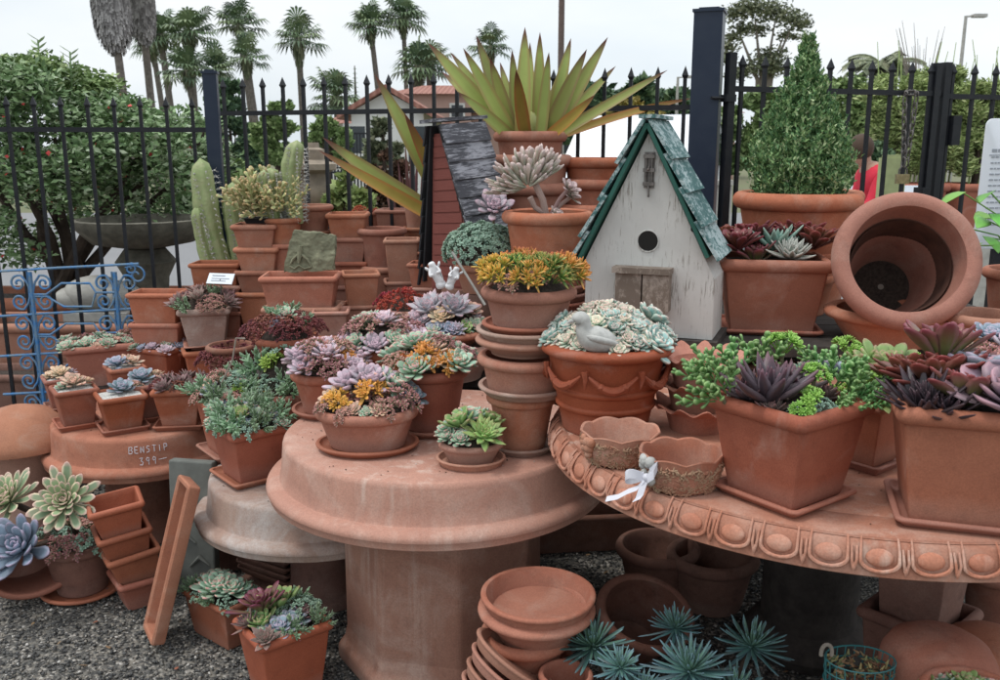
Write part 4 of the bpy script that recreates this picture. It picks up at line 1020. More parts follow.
# ================================================================== TABLES AND SHELVES
def disc_table(label,cx,cy,R0,zt,H,lip,ped,mat,pmat,pedz=None,name='terracotta_table'):
    t=thing(name,label,'table',(cx,cy,0),0,'upturned terracotta bowls used as display tables')
    zb=zt-H
    P=[(0,zt),(R0*.5,zt),(R0-.014,zt-.0005),(R0-.006,zt-.002),(R0-.001,zt-.007),(R0+.002,zt-.016),(R0+lip*.12,zb+.10),(R0+lip*.24,zb+.060),(R0+lip*.29,zb+.055)]
    for k in range(9):
        a=PI/2-PI*k/8*.55; P.append((R0+lip*.38+lip*.62*math.cos(a),zb+.029+.024*math.sin(a)))
    P+=[(R0+lip*.92,zb+.02),(R0+lip*.86,zb+.003),(R0+lip*.8,zb),(R0+lip*.5,zb),(R0+lip*.4,zb+.02),(R0-.06,zt-.045),(0,zt-.045)]
    mb=MB(); mb.lathe(P,112,fx=lambda r,z,a: r+.0018*noise.noise(Vector((math.cos(a)*2.2,math.sin(a)*2.2,z*6))))
    obj('tabletop',mb,mat,t,True,28)
    return t
TB=disc_table('large round tabletop of upturned terracotta on a thick faceted column, front centre',-.196,2.74,.482,.72,.172,.058,None,T_table,T_ped)
mb=MB(); mb.lathe([(0,0),(.335,0),(.345,.02),(.345,.06),(.325,.075),(.315,.12),(.312,.546),(0,.546)],8)
mb.v=[(x,y,z) for x,y,z in mb.v]; o=obj('pedestal',mb,T_ped,TB,False,25,loc=(.02,-.09,0)); o.rotation_euler.z=R(11); m=o.modifiers.new('Bevel','BEVEL'); m.width=.012; m.segments=3; m.limit_method='ANGLE'; m.angle_limit=R(20)
TC=disc_table('lime stained upturned bowl table left of the thick column, lower than the front one',-.64,3.02,.375,.485,.16,.055,None,T_tgrey,T_ped)
mb=MB(); mb.lathe([(0,0),(.15,0),(.145,.03),(.12,.04),(.11,.30),(.11,.40),(0,.40)],32); obj('pedestal',mb,T_dull_shade,TC)
TD=disc_table('round upturned terracotta bowl with a chalked price on its side, left',-1.49,3.64,.365,.50,.165,.045,None,T_weath,T_dull_shade)
mb=MB(); mb.lathe([(0,0),(.22,0),(.2,.05),(.17,.35),(.18,.455),(0,.455)],32); obj('pedestal',mb,T_dull_shade,TD)
# chalk writing wrapped round the bowl side
GL={'B':[[(0,0),(0,1),(.6,1),(.7,.8),(.55,.55),(0,.5)],[(.5,.52),(.75,.3),(.6,0),(0,0)]],'E':[[(.7,1),(0,1),(0,0),(.7,0)],[(0,.5),(.55,.5)]],
 'N':[[(0,0),(0,1),(.65,0),(.65,1)]],'S':[[(.65,.9),(.2,1),(.05,.75),(.55,.45),(.55,.1),(0,0)]],'T':[[(0,1),(.8,1)],[(.4,1),(.4,0)]],'I':[[(.3,1),(.3,0)]],
 'P':[[(0,0),(0,1),(.6,.95),(.65,.6),(0,.5)]],'3':[[(0,1),(.6,1),(.25,.6),(.65,.4),(.5,.02),(0,.05)]],'9':[[(.6,.65),(.3,.5),(.05,.7),(.25,1),(.6,.9),(.55,.4),(.5,0)]],'-':[[(0,.5),(1.5,.62)]]}
def chalk(txt,pxc,pyc,hh,adv):
    mb=MB(); c=Vector((TD.location.x,TD.location.y)); 
    a0=math.atan2(-1,0)
    # find the angle on the bowl whose direction meets the pixel column
    best=min((abs((c.x+.378*math.cos(a)-(pxc-500)/F*depth(c.y+.378*math.sin(a),.43))),a) for a in [R(-150+.5*i) for i in range(240)])[1]
    p=on_y(pxc,pyc,c.y+.378*math.sin(best)); zc=p.z; ang=best
    for ch in txt:
        if ch!=' ':
            for st in GL[ch]:
                pts=[]
                for i in range(len(st)-1):
                    for k in range(4):
                        s=k/4; pts.append((st[i][0]*(1-s)+st[i+1][0]*s,st[i][1]*(1-s)+st[i+1][1]*s))
                pts.append(st[-1]); P3=[]
                for u,v in pts:
                    a=ang+(u*hh*.72)/.38; z=zc+(v-.5)*hh
                    rr=(.367+(.484-z)/(.049)*.0099 if z>.435 else .3749+(.435-z)/.038*.0063)+ .0025 +.0018*noise.noise(Vector((math.cos(a)*2.2,math.sin(a)*2.2,z*6)))
                    P3.append((rr*math.cos(a),rr*math.sin(a),z+rnd.uniform(-.0008,.0008)))
                mb.tube(P3,.0014,5)
        ang+=adv/.38
    obj('chalk_writing',mb,M_chalk,TD)
chalk('BENSTIP',129,451,.024,.0215)
chalk('399-',139,461.5,.027,.023)
# egg and dart table, front right
TA=thing('ornate_table','big round terracotta tabletop with an egg and dart border, front right','table',(.945,2.43,0),0)
RA=.787
P=[(0,.83),(.65,.83),(.653,.828),(.656,.83),(RA-.030,.83),(RA-.025,.826),(RA-.021,.8295),(RA-.010,.829)]
for k in range(10):
    a=PI/2-PI*k/9*.5; P.append((RA-.014+.026*math.cos(a),.775+.053*math.sin(a)))
P+=[(RA+.015,.770),(RA+.016,.761),(RA+.010,.757),(RA-.03,.757),(RA-.08,.77),(0,.775)]
mb=MB(); mb.lathe(P,160); obj('tabletop',mb,T_table,TA,True,55)
def SV(th,p):
    z=.7955+p[2]*.66; q=(z-.775)/.053; r=RA-.014+.026*math.sqrt(max(0,1-q*q)) if q>=0 else RA+.013; t2=th+p[1]*.84/RA
    return Vector(((r+p[0]*.75)*math.cos(t2),(r+p[0])*math.sin(t2),z))
mb=MB(); NE=52
for i in range(NE):
    a=2*PI*i/NE; M=Matrix.Rotation(a,4,'Z')@Matrix.Translation((RA+.001,0,.785))@Matrix.Rotation(-R(16),4,'Y')@Matrix.Diagonal((.75,1,1.02,1))
    # egg
    v=[];f=[]
    for j in range(7):
        ph=PI/2*j/6
        for k in range(18):
            t_=2*PI*k/18; yy=.031*math.cos(ph)**.8*math.cos(t_); zz=.027*math.cos(ph)**.8*math.sin(t_)*(1.0 if math.sin(t_)<0 else .95)+.006; v.append(SV(a,(.008*math.sin(ph)+.001,yy,zz)))
    for j in range(6):
        for k in range(18): f.append((j*18+k,j*18+(k+1)%18,(j+1)*18+(k+1)%18,(j+1)*18+k))
    mb.add(v,f)
    pts=[SV(a,(.007-.002*(abs(q_)>1.2),.043*math.sin(min(1,max(-1,q_/1.15))*PI/2)*(1-.10*max(0,abs(q_)-1.2)),-.033*math.cos(q_*PI/2/1.15)+(.045*max(0,abs(q_)-1.15)/.5 if abs(q_)>1.15 else 0)+.0)) for q_ in [(-1.6+3.2*k/24) for k in range(25)]]
    mb.tube(pts,[.002+.0023*min(1,k/5,(24-k)/5) for k in range(25)],6)
    M2=Matrix.Rotation(a+PI/NE,4,'Z')@Matrix.Translation((RA+.001,0,.785))@Matrix.Rotation(-R(16),4,'Y')@Matrix.Diagonal((.75,1,1.02,1))
    for dy in (-.006,.006): mb.tube([SV(a+PI/NE,(.003,dy,.034)),SV(a+PI/NE,(.010,dy*.9,0)),SV(a+PI/NE,(.007,dy*.4,-.030))],[.0024,.0028,.002],6)
    mb.tube([SV(a+PI/NE,(.006,0,-.010)),SV(a+PI/NE,(.009,0,-.026)),SV(a+PI/NE,(.006,0,-.040))],[.002,.004,.0015],6)
obj('egg_and_dart_border',mb,T_table,TA,True,60)
mb=loft([(None,0),(.02,0),(.0,.04),(.03,.08),(.06,.1),(.06,.5),(.02,.6),(.02,.772),(None,.772)],.21,.21,'round',n=40); obj('pedestal',mb,M_wood,TA,loc=(.06,.25,0))  # dark wood colour on the pedestal stands in for shade under the table
# mushroom shaped upturned bowl, far left
c=on_y(18,420,3.55); t=thing('upturned_bowl','pale dome shaped upturned bowl on a pot stem at the left edge','bowl',(c.x,3.55,0),0)
mb=MB(); mb.lathe([(0,.555),(.05,.552),(.12,.53),(.18,.485),(.215,.44),(.225,.415),(.223,.40),(.20,.395),(.15,.40),(.13,.40)],48); obj('dome',mb,T_pale,t)
mb=MB(); mb.lathe([(0,0),(.12,0),(.14,.2),(.155,.36),(.165,.38),(.165,.41),(0,.41)],40); obj('stem',mb,T_pale,t)
# wooden shelves under the stacks
def plank_shelf(label,x0,x1,y0,y1,z,legs,nb=4,legz=0,skirt=True):
    t=thing('plank_shelf',label,'shelf',((x0+x1)/2,(y0+y1)/2,0),0,'low dark plank shelves'); hx,hy=(x1-x0)/2,(y1-y0)/2
    for k in range(nb):
        w=2*hy/nb; mb=MB(); mb.box(-hx+rnd.uniform(-.01,.01),hx+rnd.uniform(-.01,.01),-hy+k*w+.004,-hy+(k+1)*w-.004,z-.035,z); obj('board',mb,M_wood,t,False)
    if skirt:  # added panels, put in only to block light under the tables
        mb=MB(); mb.box(-hx*.97,hx*.97,hy*.90,hy*.90+.02,.01,z-.04); obj('back_light_blocker',mb,M_wood,t,False)
        mb=MB(); mb.box(hx*.93,hx*.93+.02,-hy*.7,hy*.88,.01,z-.04); obj('side_light_blocker',mb,M_wood,t,False)
    for sx_,sy_,z0 in legs:
        mb=MB(); mb.box(sx_*hx*.88-.03,sx_*hx*.88+.03,sy_*hy*.82-.03,sy_*hy*.82+.03,z0,z-.037); obj('leg',mb,M_wood,t,False)
L4=[(-1,-1,0),(1,-1,0),(-1,1,0),(1,1,0)]
plank_shelf('dark plank shelf under the stacked pots between the two birdhouses and the cactus',-1.06,.62,3.36,4.62,.72,L4,6)
plank_shelf('low dark plank shelf behind the chalk marked bowl',-2.05,-1.08,4.02,4.36,.50,L4,2)
plank_shelf('dark plank shelf carrying the white birdhouse and the cypress pot',.38,2.02,2.98,3.96,.93,[(-.62,-1,.83),(.35,-1,.83),(-1,1,0),(1,1,0),(1,-1,0)],5)
# ================================================================== POTS
def P(label,px,py,w,yt,z,shape='round',rot=0,asp=1,mat=None,plants=None,sauc=0,ratio=.76,smat=None,**k):
    """one pot placed by where it stands: px column, py of its front foot on a surface of height z"""
    s=spot(px,py,w,yt,z,shape,R(rot),asp,ratio)
    if sauc:
        zz=saucer('thin saucer under the '+label,s['x'],s['y'],z,s['a']*sauc,s['b']*sauc,.024,shape,R(rot),smat or mat)
    else: zz=z
    potat(label,s['x'],s['y'],zz,s['a'],s['b'],max(s['h']-(zz-z),.03),shape,R(rot),mat,plants,**k)
    s['top']=z+s['h']; return s
def stack(labels,px,py,w,z,tops,shape='round',rot=0,asp=1,mat=None,h=None,plants=None,group=None,**k):
    """nested stack; tops = pixel rows of each rim from the top one down; the lowest stands on z"""
    s=spot(px,py,w,tops[-1],z,shape,R(rot),asp); out=[]
    e=s['a']*(asp if shape=='round' else 1)
    zs=[on_y(px,ty,s['y']-e).z for ty in tops]
    H=h or max(s['h'],.05)
    for i,(lb,zt) in enumerate(zip(labels,zs)):
        hh=min(H,zt-z) 
        m=mat[i] if isinstance(mat,(list,tuple)) else mat
        jx,jy=rnd.uniform(-.004,.004),rnd.uniform(-.004,.004)
        potat(lb,s['x']+jx,s['y']+jy,zt-hh,s['a'],s['b'],hh,shape,R(rot)+rnd.uniform(-.05,.05),m,plants if i==0 else None,group=group or 'stacked terracotta pots',**(k if i==0 else {}))
    s['top']=zs[0]; s['tops']=zs; return s
GP='succulent filled terracotta pots'
# ---- front right table
def fA(t,a,b,z,dm,shape):
    pxput(t,[('jade',722,396,-.02,.07,40,180),('jade',712,380,.02,.06,48,170),('jade',734,374,.08,.065,20,120),('jade',762,366,.14,.07,5,90),
      ('plum',768,402,-.05,.135,2,-90),('plum',750,400,.0,.09,14,180),('plum',790,392,.03,.10,6,0),('bright',782,352,.14,.06,4,0),
      ('bright',808,404,-.10,.048,22,-90),('bright',814,380,-.01,.046,10,-60),('bright',800,412,-.12,.036,40,-100),
      ('jade',832,384,.04,.065,15,30),('jade',850,394,.0,.065,30,0),('jade',858,404,-.02,.05,50,0),('jade',838,410,-.05,.045,40,-40),('mint',806,376,.12,.05,5,60),('bluegrey',828,376,.10,.06,10,60),('jade',816,372,.14,.055,5,60)],z)
    mixp([('dusky',4,.045),('trail',4,.04)],0,.8,20,61)(t,a,b,z,dm,shape)
def fB(t,a,b,z,dm,shape):
    pxput(t,[('ink',914,394,.0,.112,2,-100),('ink',898,396,.02,.085,6,-130),('ink',932,395,.03,.10,6,-90),('wine',934,388,.06,.095,6,-120),('wine',908,384,.12,.08,15,160),('wine',950,378,.12,.09,6,90),('winegreen',940,372,.14,.10,4,-90),
      ('winegreen',964,394,.0,.11,4,-90),('winegreen',976,378,.10,.08,6,0),('purple',992,404,-.05,.10,22,-100),('purple',1012,384,.06,.09,20,-80),('wine',986,380,.14,.085,6,0),('mint',952,340,.24,.045,20,-90)],z)
    mixp([('pinkgreen',4,.035)],0,.6,5,62)(t,a,b,z,dm,shape)
sA5=P('big square terracotta pot of plum and bright green succulents, corner towards the viewer',788,520,170,421,.83,'box',36,1,T_orange,fA,.87,group=GP)
def fB(t,a,b,z,dm,shape):
    for u,v,s,l,e,az in ((-.72,-.62,.115,0,20,225),(-.42,-.7,.10,0,15,260),(-.8,-.1,.09,0,20,180)): put(t,'ink',u*a,v*b,z+l,s,R(e),R(az))
    for u,v,s,l in ((-.45,.2,.13,.02),(-.1,.5,.13,.03),(-.75,.6,.12,.02)): put(t,'wine',u*a,v*b,z+l,s,R(12),R(120))
    for u,v,s,l in ((-.05,-.35,.13,.01),(-.3,.75,.14,.07)): put(t,'winegreen',u*a,v*b,z+l,s,R(8),R(90))
    for u,v,s,l in ((.55,-.55,.135,.03),(.85,.2,.12,.03)): put(t,'purple',u*a,v*b,z+l,s,R(18),R(270))
    for u,v,s,l in ((.3,.4,.10,.05),(.1,.9,.09,.05)): put(t,'bluegrey',u*a,v*b,z+l,s,R(10),R(90))
sA6=P('big square terracotta pot of black and lavender rosettes, cut by the right edge',962,540,176,421,.83,'box',-17,.95,T_orange,fB,.88,group=GP)
P('half hidden square pot of lime green houseleeks between the two big square pots',868,474,92,408,.83,'box',38,1,T_fresh,lambda t,a,b,z,dm,shape: (pxput(t,[('fresh',884,376,.02,.105,6,-90),('lime',898,372,.08,.09,8,-60),('bright',846,352,.12,.05,5,0),('bright',866,386,-.04,.052,20,-90),('fresh',868,372,.06,.08,10,120),('bright',858,362,.10,.05,5,0),('lime',904,392,.0,.07,25,-40),('bright',910,366,.14,.05,5,0)],z),mixp([('lime',3,.06),('bright',4,.045)],0,.9,30,5)(t,a,b,z,dm,shape)),1.05,group=GP)
P('round pot of pink and blue grey succulents behind the black rosettes, right edge',990,455,88,385,.83,'round',0,1,T_weath,lambda t,a,b,z,dm,shape: (pxput(t,[('bluegrey',990,340,.05,.06,15,-90),('lav',1008,352,-.02,.06,20,-60),('pinkgreen',988,362,-.05,.06,20,-90),('pinkgreen',972,362,.0,.055,20,-120),('peach',966,350,.06,.04,20,-120),('pinkgreen',1002,368,-.08,.06,20,-60)],z),mixp([('bluegrey',4,.06),('pinkgreen',5,.06)],0,1,30,6)(t,a,b,z,dm,shape)),group=GP,dome=.06)
# relief decorated urn with pastel rosettes and the bird
def swag(s,t):
    mb=MB(); a=s['a']; h=s['h']
    for i in range(7):
        c0=2*PI*i/7-PI/2; pts=[]
        for k in range(13):
            u=k/12; ang=c0+(u-.5)*2*PI/7*.86; z=h*(.735-.15*math.sin(PI*u)); r=a*(.80+.155*z/h)+.001
            pts.append((r*math.cos(ang),r*math.sin(ang),z))
        mb.tube(pts,[.0035+.0085*math.sin(PI*k/12) for k in range(13)],7)
        for k in (3,5,6,7,9):
            p=Vector(pts[k]); mb.add(*ball(p*1.004,.011,8))
        ang=c0+PI/7; r=a*.925
        mb.tube([(r*math.cos(ang),r*math.sin(ang),h*.79),(r*math.cos(ang+.02),r*math.sin(ang+.02),h*.70),(r*.985*math.cos(ang),r*.985*math.sin(ang),h*.60)],[.009,.007,.002],6)
    obj('swag_relief',mb,T_fresh,t)
def ball(c,r,n=10,sz=1):
    v=[];f=[]; m=n//2+1
    for j in range(m):
        ph=-PI/2+PI*j/(m-1)
        for k in range(n): v.append((c[0]+r*math.cos(ph)*math.cos(2*PI*k/n),c[1]+r*math.cos(ph)*math.sin(2*PI*k/n),c[2]+r*math.sin(ph)*sz))
    for j in range(m-1):
        for k in range(n): f.append((j*n+k,j*n+(k+1)%n,(j+1)*n+(k+1)%n,(j+1)*n+k))
    return v,f
s=spot(606,442,134,355,.83,'round',0,1,.74)
def ghostfill(t,a,b,z,dm,shape):
    mixp([('ghost',36,.043),('ghostblue',14,.042)],0,.90,45,9)(t,a,b,z,dm,shape)
    for u,v,sz,l in ((.72,-.48,.072,.03),(.80,.25,.062,.075),(-.92,-.1,.055,.035),(-.75,.35,.055,.06),(.1,-.72,.05,.02),(.98,-.1,.05,.04)): put(t,'ghostblue',u*a,v*b,z+l,sz,R(42),math.atan2(v,u))
t=potat('terracotta pot with swag relief holding mint and pink rosettes and a stone bird',s['x'],s['y'],.83,s['a'],s['b'],s['h'],'round',0,T_fresh,ghostfill,group=GP,style='band',taper=s['a']*.24,rimh=s['h']*.13,dome=.115)
swag(s,t)
# stone dove
bz=.83+s['h']
t=thing('bird_figurine','small white grey stone dove lying on the rim of the swag relief pot','figurine',(s['x']-.050,s['y']-.128,bz-.006),R(8)); t.scale=(.86,.86,.86)
mb=MB(); mb.tube(*spline([(-.066,0,.098),(-.058,0,.103),(-.040,0,.104),(-.032,0,.088),(-.028,0,.066),(-.008,0,.046),(.030,0,.034),(.070,0,.022),(.110,0,.014),(.118,0,.012)],[.001,.016,.024,.023,.027,.040,.038,.024,.015,.002],6),18)
mb.v=[(x_,y_*1.08,z_) for x_,y_,z_ in mb.v]; obj('body',mb,M_bisque,t,True,0)
mb=MB(); mb.tube([(-.062,0,.100),(-.074,0,.097),(-.086,0,.091)],[.008,.005,.001],8); obj('beak',mb,M_bisque,t)
for sg in (-1,1):
    mb=MB(); mb.tube(*spline([(-.030,sg*.026,.058),(-.010,sg*.038,.052),(.025,sg*.037,.042),(.065,sg*.024,.030),(.098,sg*.010,.022)],[.003,.010,.011,.008,.001],5),10); obj('wing',mb,M_bisque,t,True,0)
# baskets with scalloped rims
def basket(label,px,py,w,yt,rot,seed,ribbon=False):
    s=spot(px,py,w,yt,.83,'round',0,1,.82); a,h=s['a'],s['h']
    t=thing('scalloped_basket',label,'basket',(s['x'],s['y'],.83),R(rot),'rough clay baskets on the ornate table')
    def rim(z0,th): 
        return z0+ .10*h*abs(math.sin(4*th+.4))*(z0/h)
    mb=MB(); n=72; rows=[]; prof=[(0,0),(.74,0),(.84,.08),(.93,.35),(.96,.6),(.98,.85),(1.0,.90),(.985,.93),(.93,.90),(.88,.75),(.84,.4),(.78,.1),(0,.1)]
    v=[];f=[]
    for r,z in prof:
        row=[]
        for k in range(n if r else 1):
            th=2*PI*k/n; q=a*r; zz=z*h
            if z>.3: zz=rim(zz,th)
            tex=0
            if .05<z<.82 and r>.7 and prof.index((r,z))<6: tex=.003*noise.noise(Vector((math.cos(th)*14,math.sin(th)*14,z*9+seed)))
            if r: row.append(len(v)); v.append(((q+tex)*math.cos(th),(q+tex)*math.sin(th),zz))
            else: row.append(len(v)); v.append((0,0,zz))
        rows.append(row)
    for A,B in zip(rows,rows[1:]):
        for k in range(n):
            k2=(k+1)%n
            if len(A)==1: f.append((A[0],B[k2],B[k]))
            elif len(B)==1: f.append((A[k],A[k2],B[0]))
            else: f.append((A[k],A[k2],B[k2],B[k]))
    mb.add(v,f); obj('bowl',mb,T_pale,t)
    # woven lumps
    mb=MB(); rg=random.Random(seed)
    for _ in range(900):
        th=rg.uniform(0,2*PI); z=rg.uniform(.06,.80)-.1*(1-abs(math.sin(4*th+.4))); r=a*(.80+.16*min(1,z*1.5))+.001; p=Vector((r*math.cos(th),r*math.sin(th),max(.004,z*h)))
        tq=Vector((-math.sin(th),math.cos(th),0)); u=(tq*rg.uniform(-1,1)+Vector((0,0,rg.uniform(-1,1)))).normalized()*rg.uniform(.004,.009)
        mb.tube([p-u,p+Vector((math.cos(th),math.sin(th),0))*.0028,p+u],[.0015,.0026,.0015],4)
    obj('woven_texture',mb,M_wov,t)
    mb=MB()
    for i in range(11):
        th=R(205)+rg.uniform(-.22,.22)-R(rot); z=h*rg.uniform(.35,.95); r=a*1.0; mb.add(*ball((r*math.cos(th),r*math.sin(th),z),rg.uniform(.008,.014),10))
    obj('clay_flowers',mb,M_bisque if ribbon else T_pale,t)
    if ribbon:
        mb=MB(); e=Vector((a*1.02*math.cos(R(205)),a*1.02*math.sin(R(205)),h*.48))
        def strip(pts,w,wv=Vector((0,.25,1))):
            v=[]; 
            for i,p in enumerate(pts):
                q=wv.normalized()*w/2; v+= [p-q,p+q,p+q+Vector((0,-.002,0)),p-q+Vector((0,-.002,0))]
            f=[]
            for i in range(len(pts)-1):
                for k in range(4): f.append((4*i+k,4*i+(k+1)%4,4*i+4+(k+1)%4,4*i+4+k))
            f.append((3,2,1,0)); m=4*(len(pts)-1); f.append((m,m+1,m+2,m+3)); mb.add(v,f)
        def loop(dx,dz):
            return [e+Vector((-.012-dx*math.sin(PI*s_)**.8*1.0*s_ if False else -dx*math.sin(PI*s_)-.006, -.02-.01*math.sin(2*PI*s_), dz*s_+.012*math.sin(2*PI*s_))) for s_ in [k/10 for k in range(11)]]
        strip(loop(.042,.003),.020); strip([e+Vector((.0,-.03,0)),e+Vector((.012,-.045,.016)),e+Vector((.022,-.03,.03)),e+Vector((.006,-.022,.012))],.02)
        zt_=.0045-0
        tail=[e+Vector((-.004,-.024,-.004)),e+Vector((-.022,-.034,-.02)),Vector((e.x-.045,e.y-.045,zt_+.012)),Vector((e.x-.068,e.y-.056,zt_+.004)),Vector((e.x-.095,e.y-.066,zt_+.003))]
        strip(tail,.018,Vector((.35,1,.35)))
        strip([e+Vector((0,-.02,-.002)),e+Vector((-.012,-.04,-.018)),Vector((e.x-.02,e.y-.055,zt_+.004)),Vector((e.x-.03,e.y-.075,zt_+.003))],.02,Vector((.9,.4,.2)))
        mb.add(*ball(e+Vector((0,-.022,0)),.010,10)); obj('ribbon_bow',mb,M_cloth,t)
M_wov=plain('rough_clay_weave',(.36,.26,.17),.95,var=.45,scale=30,bump=.3,dist=.002,col2=(.33,.14,.09))
basket('rough clay basket with scalloped rim beside the foot of the relief pot',620,470,80,441,0,3)
basket('rough clay basket with a white ribbon bow, nearest the big square pot',681,497,84,464,0,8,True)
# three nested fluted pots
def fluted(label,x_,y_,z,a,h):
    mb=MB(); n=88
    def fx(r,zz,th):
        k=max(0,(zz-h*.72)/(h*.28)); return r*(1+.075*k*math.sin(11*th))
    prof=[(0,0),(a*.60,0),(a*.62,.01),(a*.72,h*.7),(a*.80,h*.8),(a*.98,h*.93),(a*1.02,h*.97),(a*.97,h),(a*.80,h*.88),(a*.66,h*.78),(a*.56,.02),(0,.02)]
    mb.lathe(prof,n,fx); mb.v=[(p[0],p[1],p[2]+(.010*math.sin(11*math.atan2(p[1],p[0])) if p[2]>h*.78 and math.hypot(p[0],p[1])>a*.85 else 0)) for p in mb.v]
    o=obj('fluted_pot',mb,T_weath,None,loc=(x_,y_,z)); tag(o,label,'pot','fluted rim pots stacked on the ornate table')
fx1=on_z(712,452,.83)
for k,(lb,zt) in enumerate((('lowest fluted rim pot of three, its frilled rim just above the ribboned basket',.79),('middle fluted rim pot of three beside the big square pot',.875),('top fluted rim pot of three, left of the green jade leaves',.965))):
    fluted(lb,fx1[0]+.004*k,2.40,.83+(0 if k==0 else (.058 if k==1 else .125)),.118+.0*k,(.075,.08,.09)[k])
# ---- upper right: shelf at .93
def fL(t,a,b,z,dm,shape):
    for u,v,s in ((-.75,-.5,.12),(-.4,.3,.14),(-.85,.5,.12),(.6,.6,.15),(.85,.1,.13)): put(t,'wine',u*a,v*b,z+.055,s,R(8),math.atan2(v,u))
    put(t,'winegreen',-.35*a,-.35*b,z,.12,R(8),R(200))
    put(t,'aloe',.05*a,-.1*b,z+.05,.135,R(4),R(90)); put(t,'aloe',.2*a,.5*b,z+.01,.11,R(8),R(90))
    put(t,'victoria',.32*a,-.60*b,z+.035,.092,R(16),R(280))
s=P('square orange pot of wine red leaves and one white edged rosette, right of the white birdhouse',770,337,122,262,.93,'box',-9,.85,T_fresh,fL,.9,group=GP,taper=.035)
zb=P('wide shallow bowl supporting the big pot that lies on its side',893,352,134,320,.93,'round',0,1,T_weath,group='terracotta pots on display',cat='bowl')
# big pot lying on its side, mouth to the viewer
aM=.232; hM=.44
mb=loft(pot_prof(aM,hM,.085,.075,.030,.024),aM,aM,'round',n=72,seed=2,wob=.002)
o=obj('terracotta_pot',mb,T_weath,None); cM=on_y(908,258,2.90); mouth=o
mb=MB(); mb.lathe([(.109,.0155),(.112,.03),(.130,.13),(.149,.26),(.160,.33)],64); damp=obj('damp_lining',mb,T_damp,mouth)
mb=MB(); mb.lathe([(0,.0165),(.05,.017),(.112,.0158)],48); obj('dried_soil',mb,M_soil,mouth)
mb=MB(); mb.lathe([(0,.018),(.009,.018),(.0105,.0175)],16); obj('drain_hole',mb,M_euc,mouth)
dr=Vector((-.22,-1,.40)).normalized(); rotq=Vector((0,0,1)).rotation_difference(dr); o.rotation_mode='QUATERNION'; o.rotation_quaternion=rotq; o.location=cM-dr*hM
tag(o,'large empty terracotta pot lying on its side with its mouth towards the viewer','pot','terracotta pots on display')
# cypress in big urn
M_c=spot(795,320,126,195,.93,'round',0,1,.72)
zc=M_c
def cyp(t,a,b,z,dm,shape):
    H=on_y(802,46,M_c['y']).z-M_c['z']-z; Wd=(84/2)/F*depth(M_c['y'],1.7)
    def prof(u): return (1-u)**.8*(.50+.9*u*1.0) if u>.05 else .55
    def pf(rg,N):
        u=rg.random(N)**1.35; az=rg.uniform(0,2*PI,N)
        r=Wd*np.interp(u,[0,.1,.28,.5,.7,.85,1],[.72,.95,1.0,.74,.40,.17,.02])
        rr=r*(1-.6*rg.random(N)**2)*(1+.22*np.sin(az*4+u*15)*np.sin(u*23+1)+.14*np.sin(az*7-u*37)+rg.normal(0,.09,N))
        return np.c_[rr*np.cos(az),rr*np.sin(az),z+.0+u*H]
    o=leafcards('foliage',pf,24000,.021,F_cypr,t,12,.2,droop=-.75)
    rg=random.Random(5); mb=MB()
    for k in range(760):
        u=rg.random()**1.2; az=rg.uniform(0,2*PI); r=Wd*float(np.interp(u,[0,.1,.28,.5,.7,.85,1],[.72,.95,1.0,.74,.40,.17,.02]))*rg.uniform(.8,1.22)
        p=Vector((r*math.cos(az),r*math.sin(az),z+u*H)); e=p+Vector((math.cos(az)*.3,math.sin(az)*.3,1)).normalized()*rg.uniform(.035,.06)
        for j in range(14):
            q=p.lerp(e,j/13); d=Vector((rg.uniform(-1,1),rg.uniform(-1,1),rg.uniform(.4,1.4))).normalized()*.016; w=d.cross(Vector((rg.uniform(-1,1),rg.uniform(-1,1),.2))).normalized()*.0042
            mb.add([q-w,q+w,q+d],[(0,1,2)],[(0,0,rg.random(),0)]*3)
    obj('sprays',mb,F_cypr,t,False)
    mb=MB(); mb.tube([(0,0,z-.02),(0,0,z+H*.5),(0,0,z+H*.9)],[.02,.012,.004],7); obj('stem',mb,M_bark,t)
potat('large round pot holding a conical dwarf cypress behind the white edged rosette',M_c['x'],M_c['y'],.93,M_c['a'],M_c['b'],M_c['h'],'round',0,T_weath,cyp,group=GP,style='band',cat='pot',taper=M_c['a']*.34)
s=spot(838,300,66,190,.93,'round',0,1,.72)
potat('empty large round pot tucked behind the right side of the cypress pot',px_at(824,3.78),3.80,.93,.19,.19,s['h']+.005,'round',0,T_pale,group='terracotta pots on display')
# green leafy plant on the right edge
def gleaf(t,a,b,z,dm,shape):
    rg=random.Random(9)
    M=leafmat_g
    for k in range(15):
        px=rg.uniform(962,1030); py=rg.uniform(186,262); p=on_y(px,py,t.location.y+rg.uniform(-.18,.05))
        loc=p-t.location; az=math.atan2(-.4,loc.x+.02)+rg.uniform(-.7,.7)
        mb=MB(); st=loc*.6; mb.tube([(0,0,z),(loc.x*.5,loc.y*.5,(loc.z+z)*.6),tuple(loc)],.0028,5,(.1,0,.3,0))
        add_leaf(mb,.10,.030,.003,'lance',.25,-.25,Matrix.Translation(loc)@Matrix.Rotation(az,4,'Z')@Matrix.Rotation(-rg.uniform(-.3,.5),4,'Y')@Matrix.Rotation(rg.uniform(-.6,.6),4,'X'),.6,rg.random())
        obj('leaf',mb,M,t,True,0)
leafmat_g=leafmat('leaf_broad_green',(.14,.36,.06),tip=(.20,.42,.10),edge=(.22,.44,.1),edgef=.4,val=.3)
potat('pot of bright broad green leaves reaching in from the right edge',1.88,3.20,.93,.14,.14,.24,'round',0,T_weath,gleaf,group=GP)
P('big bulging terracotta pot behind the pink succulents at the right edge',985,362,78,320,.93,'round',0,1,T_pale,group='terracotta pots on display')
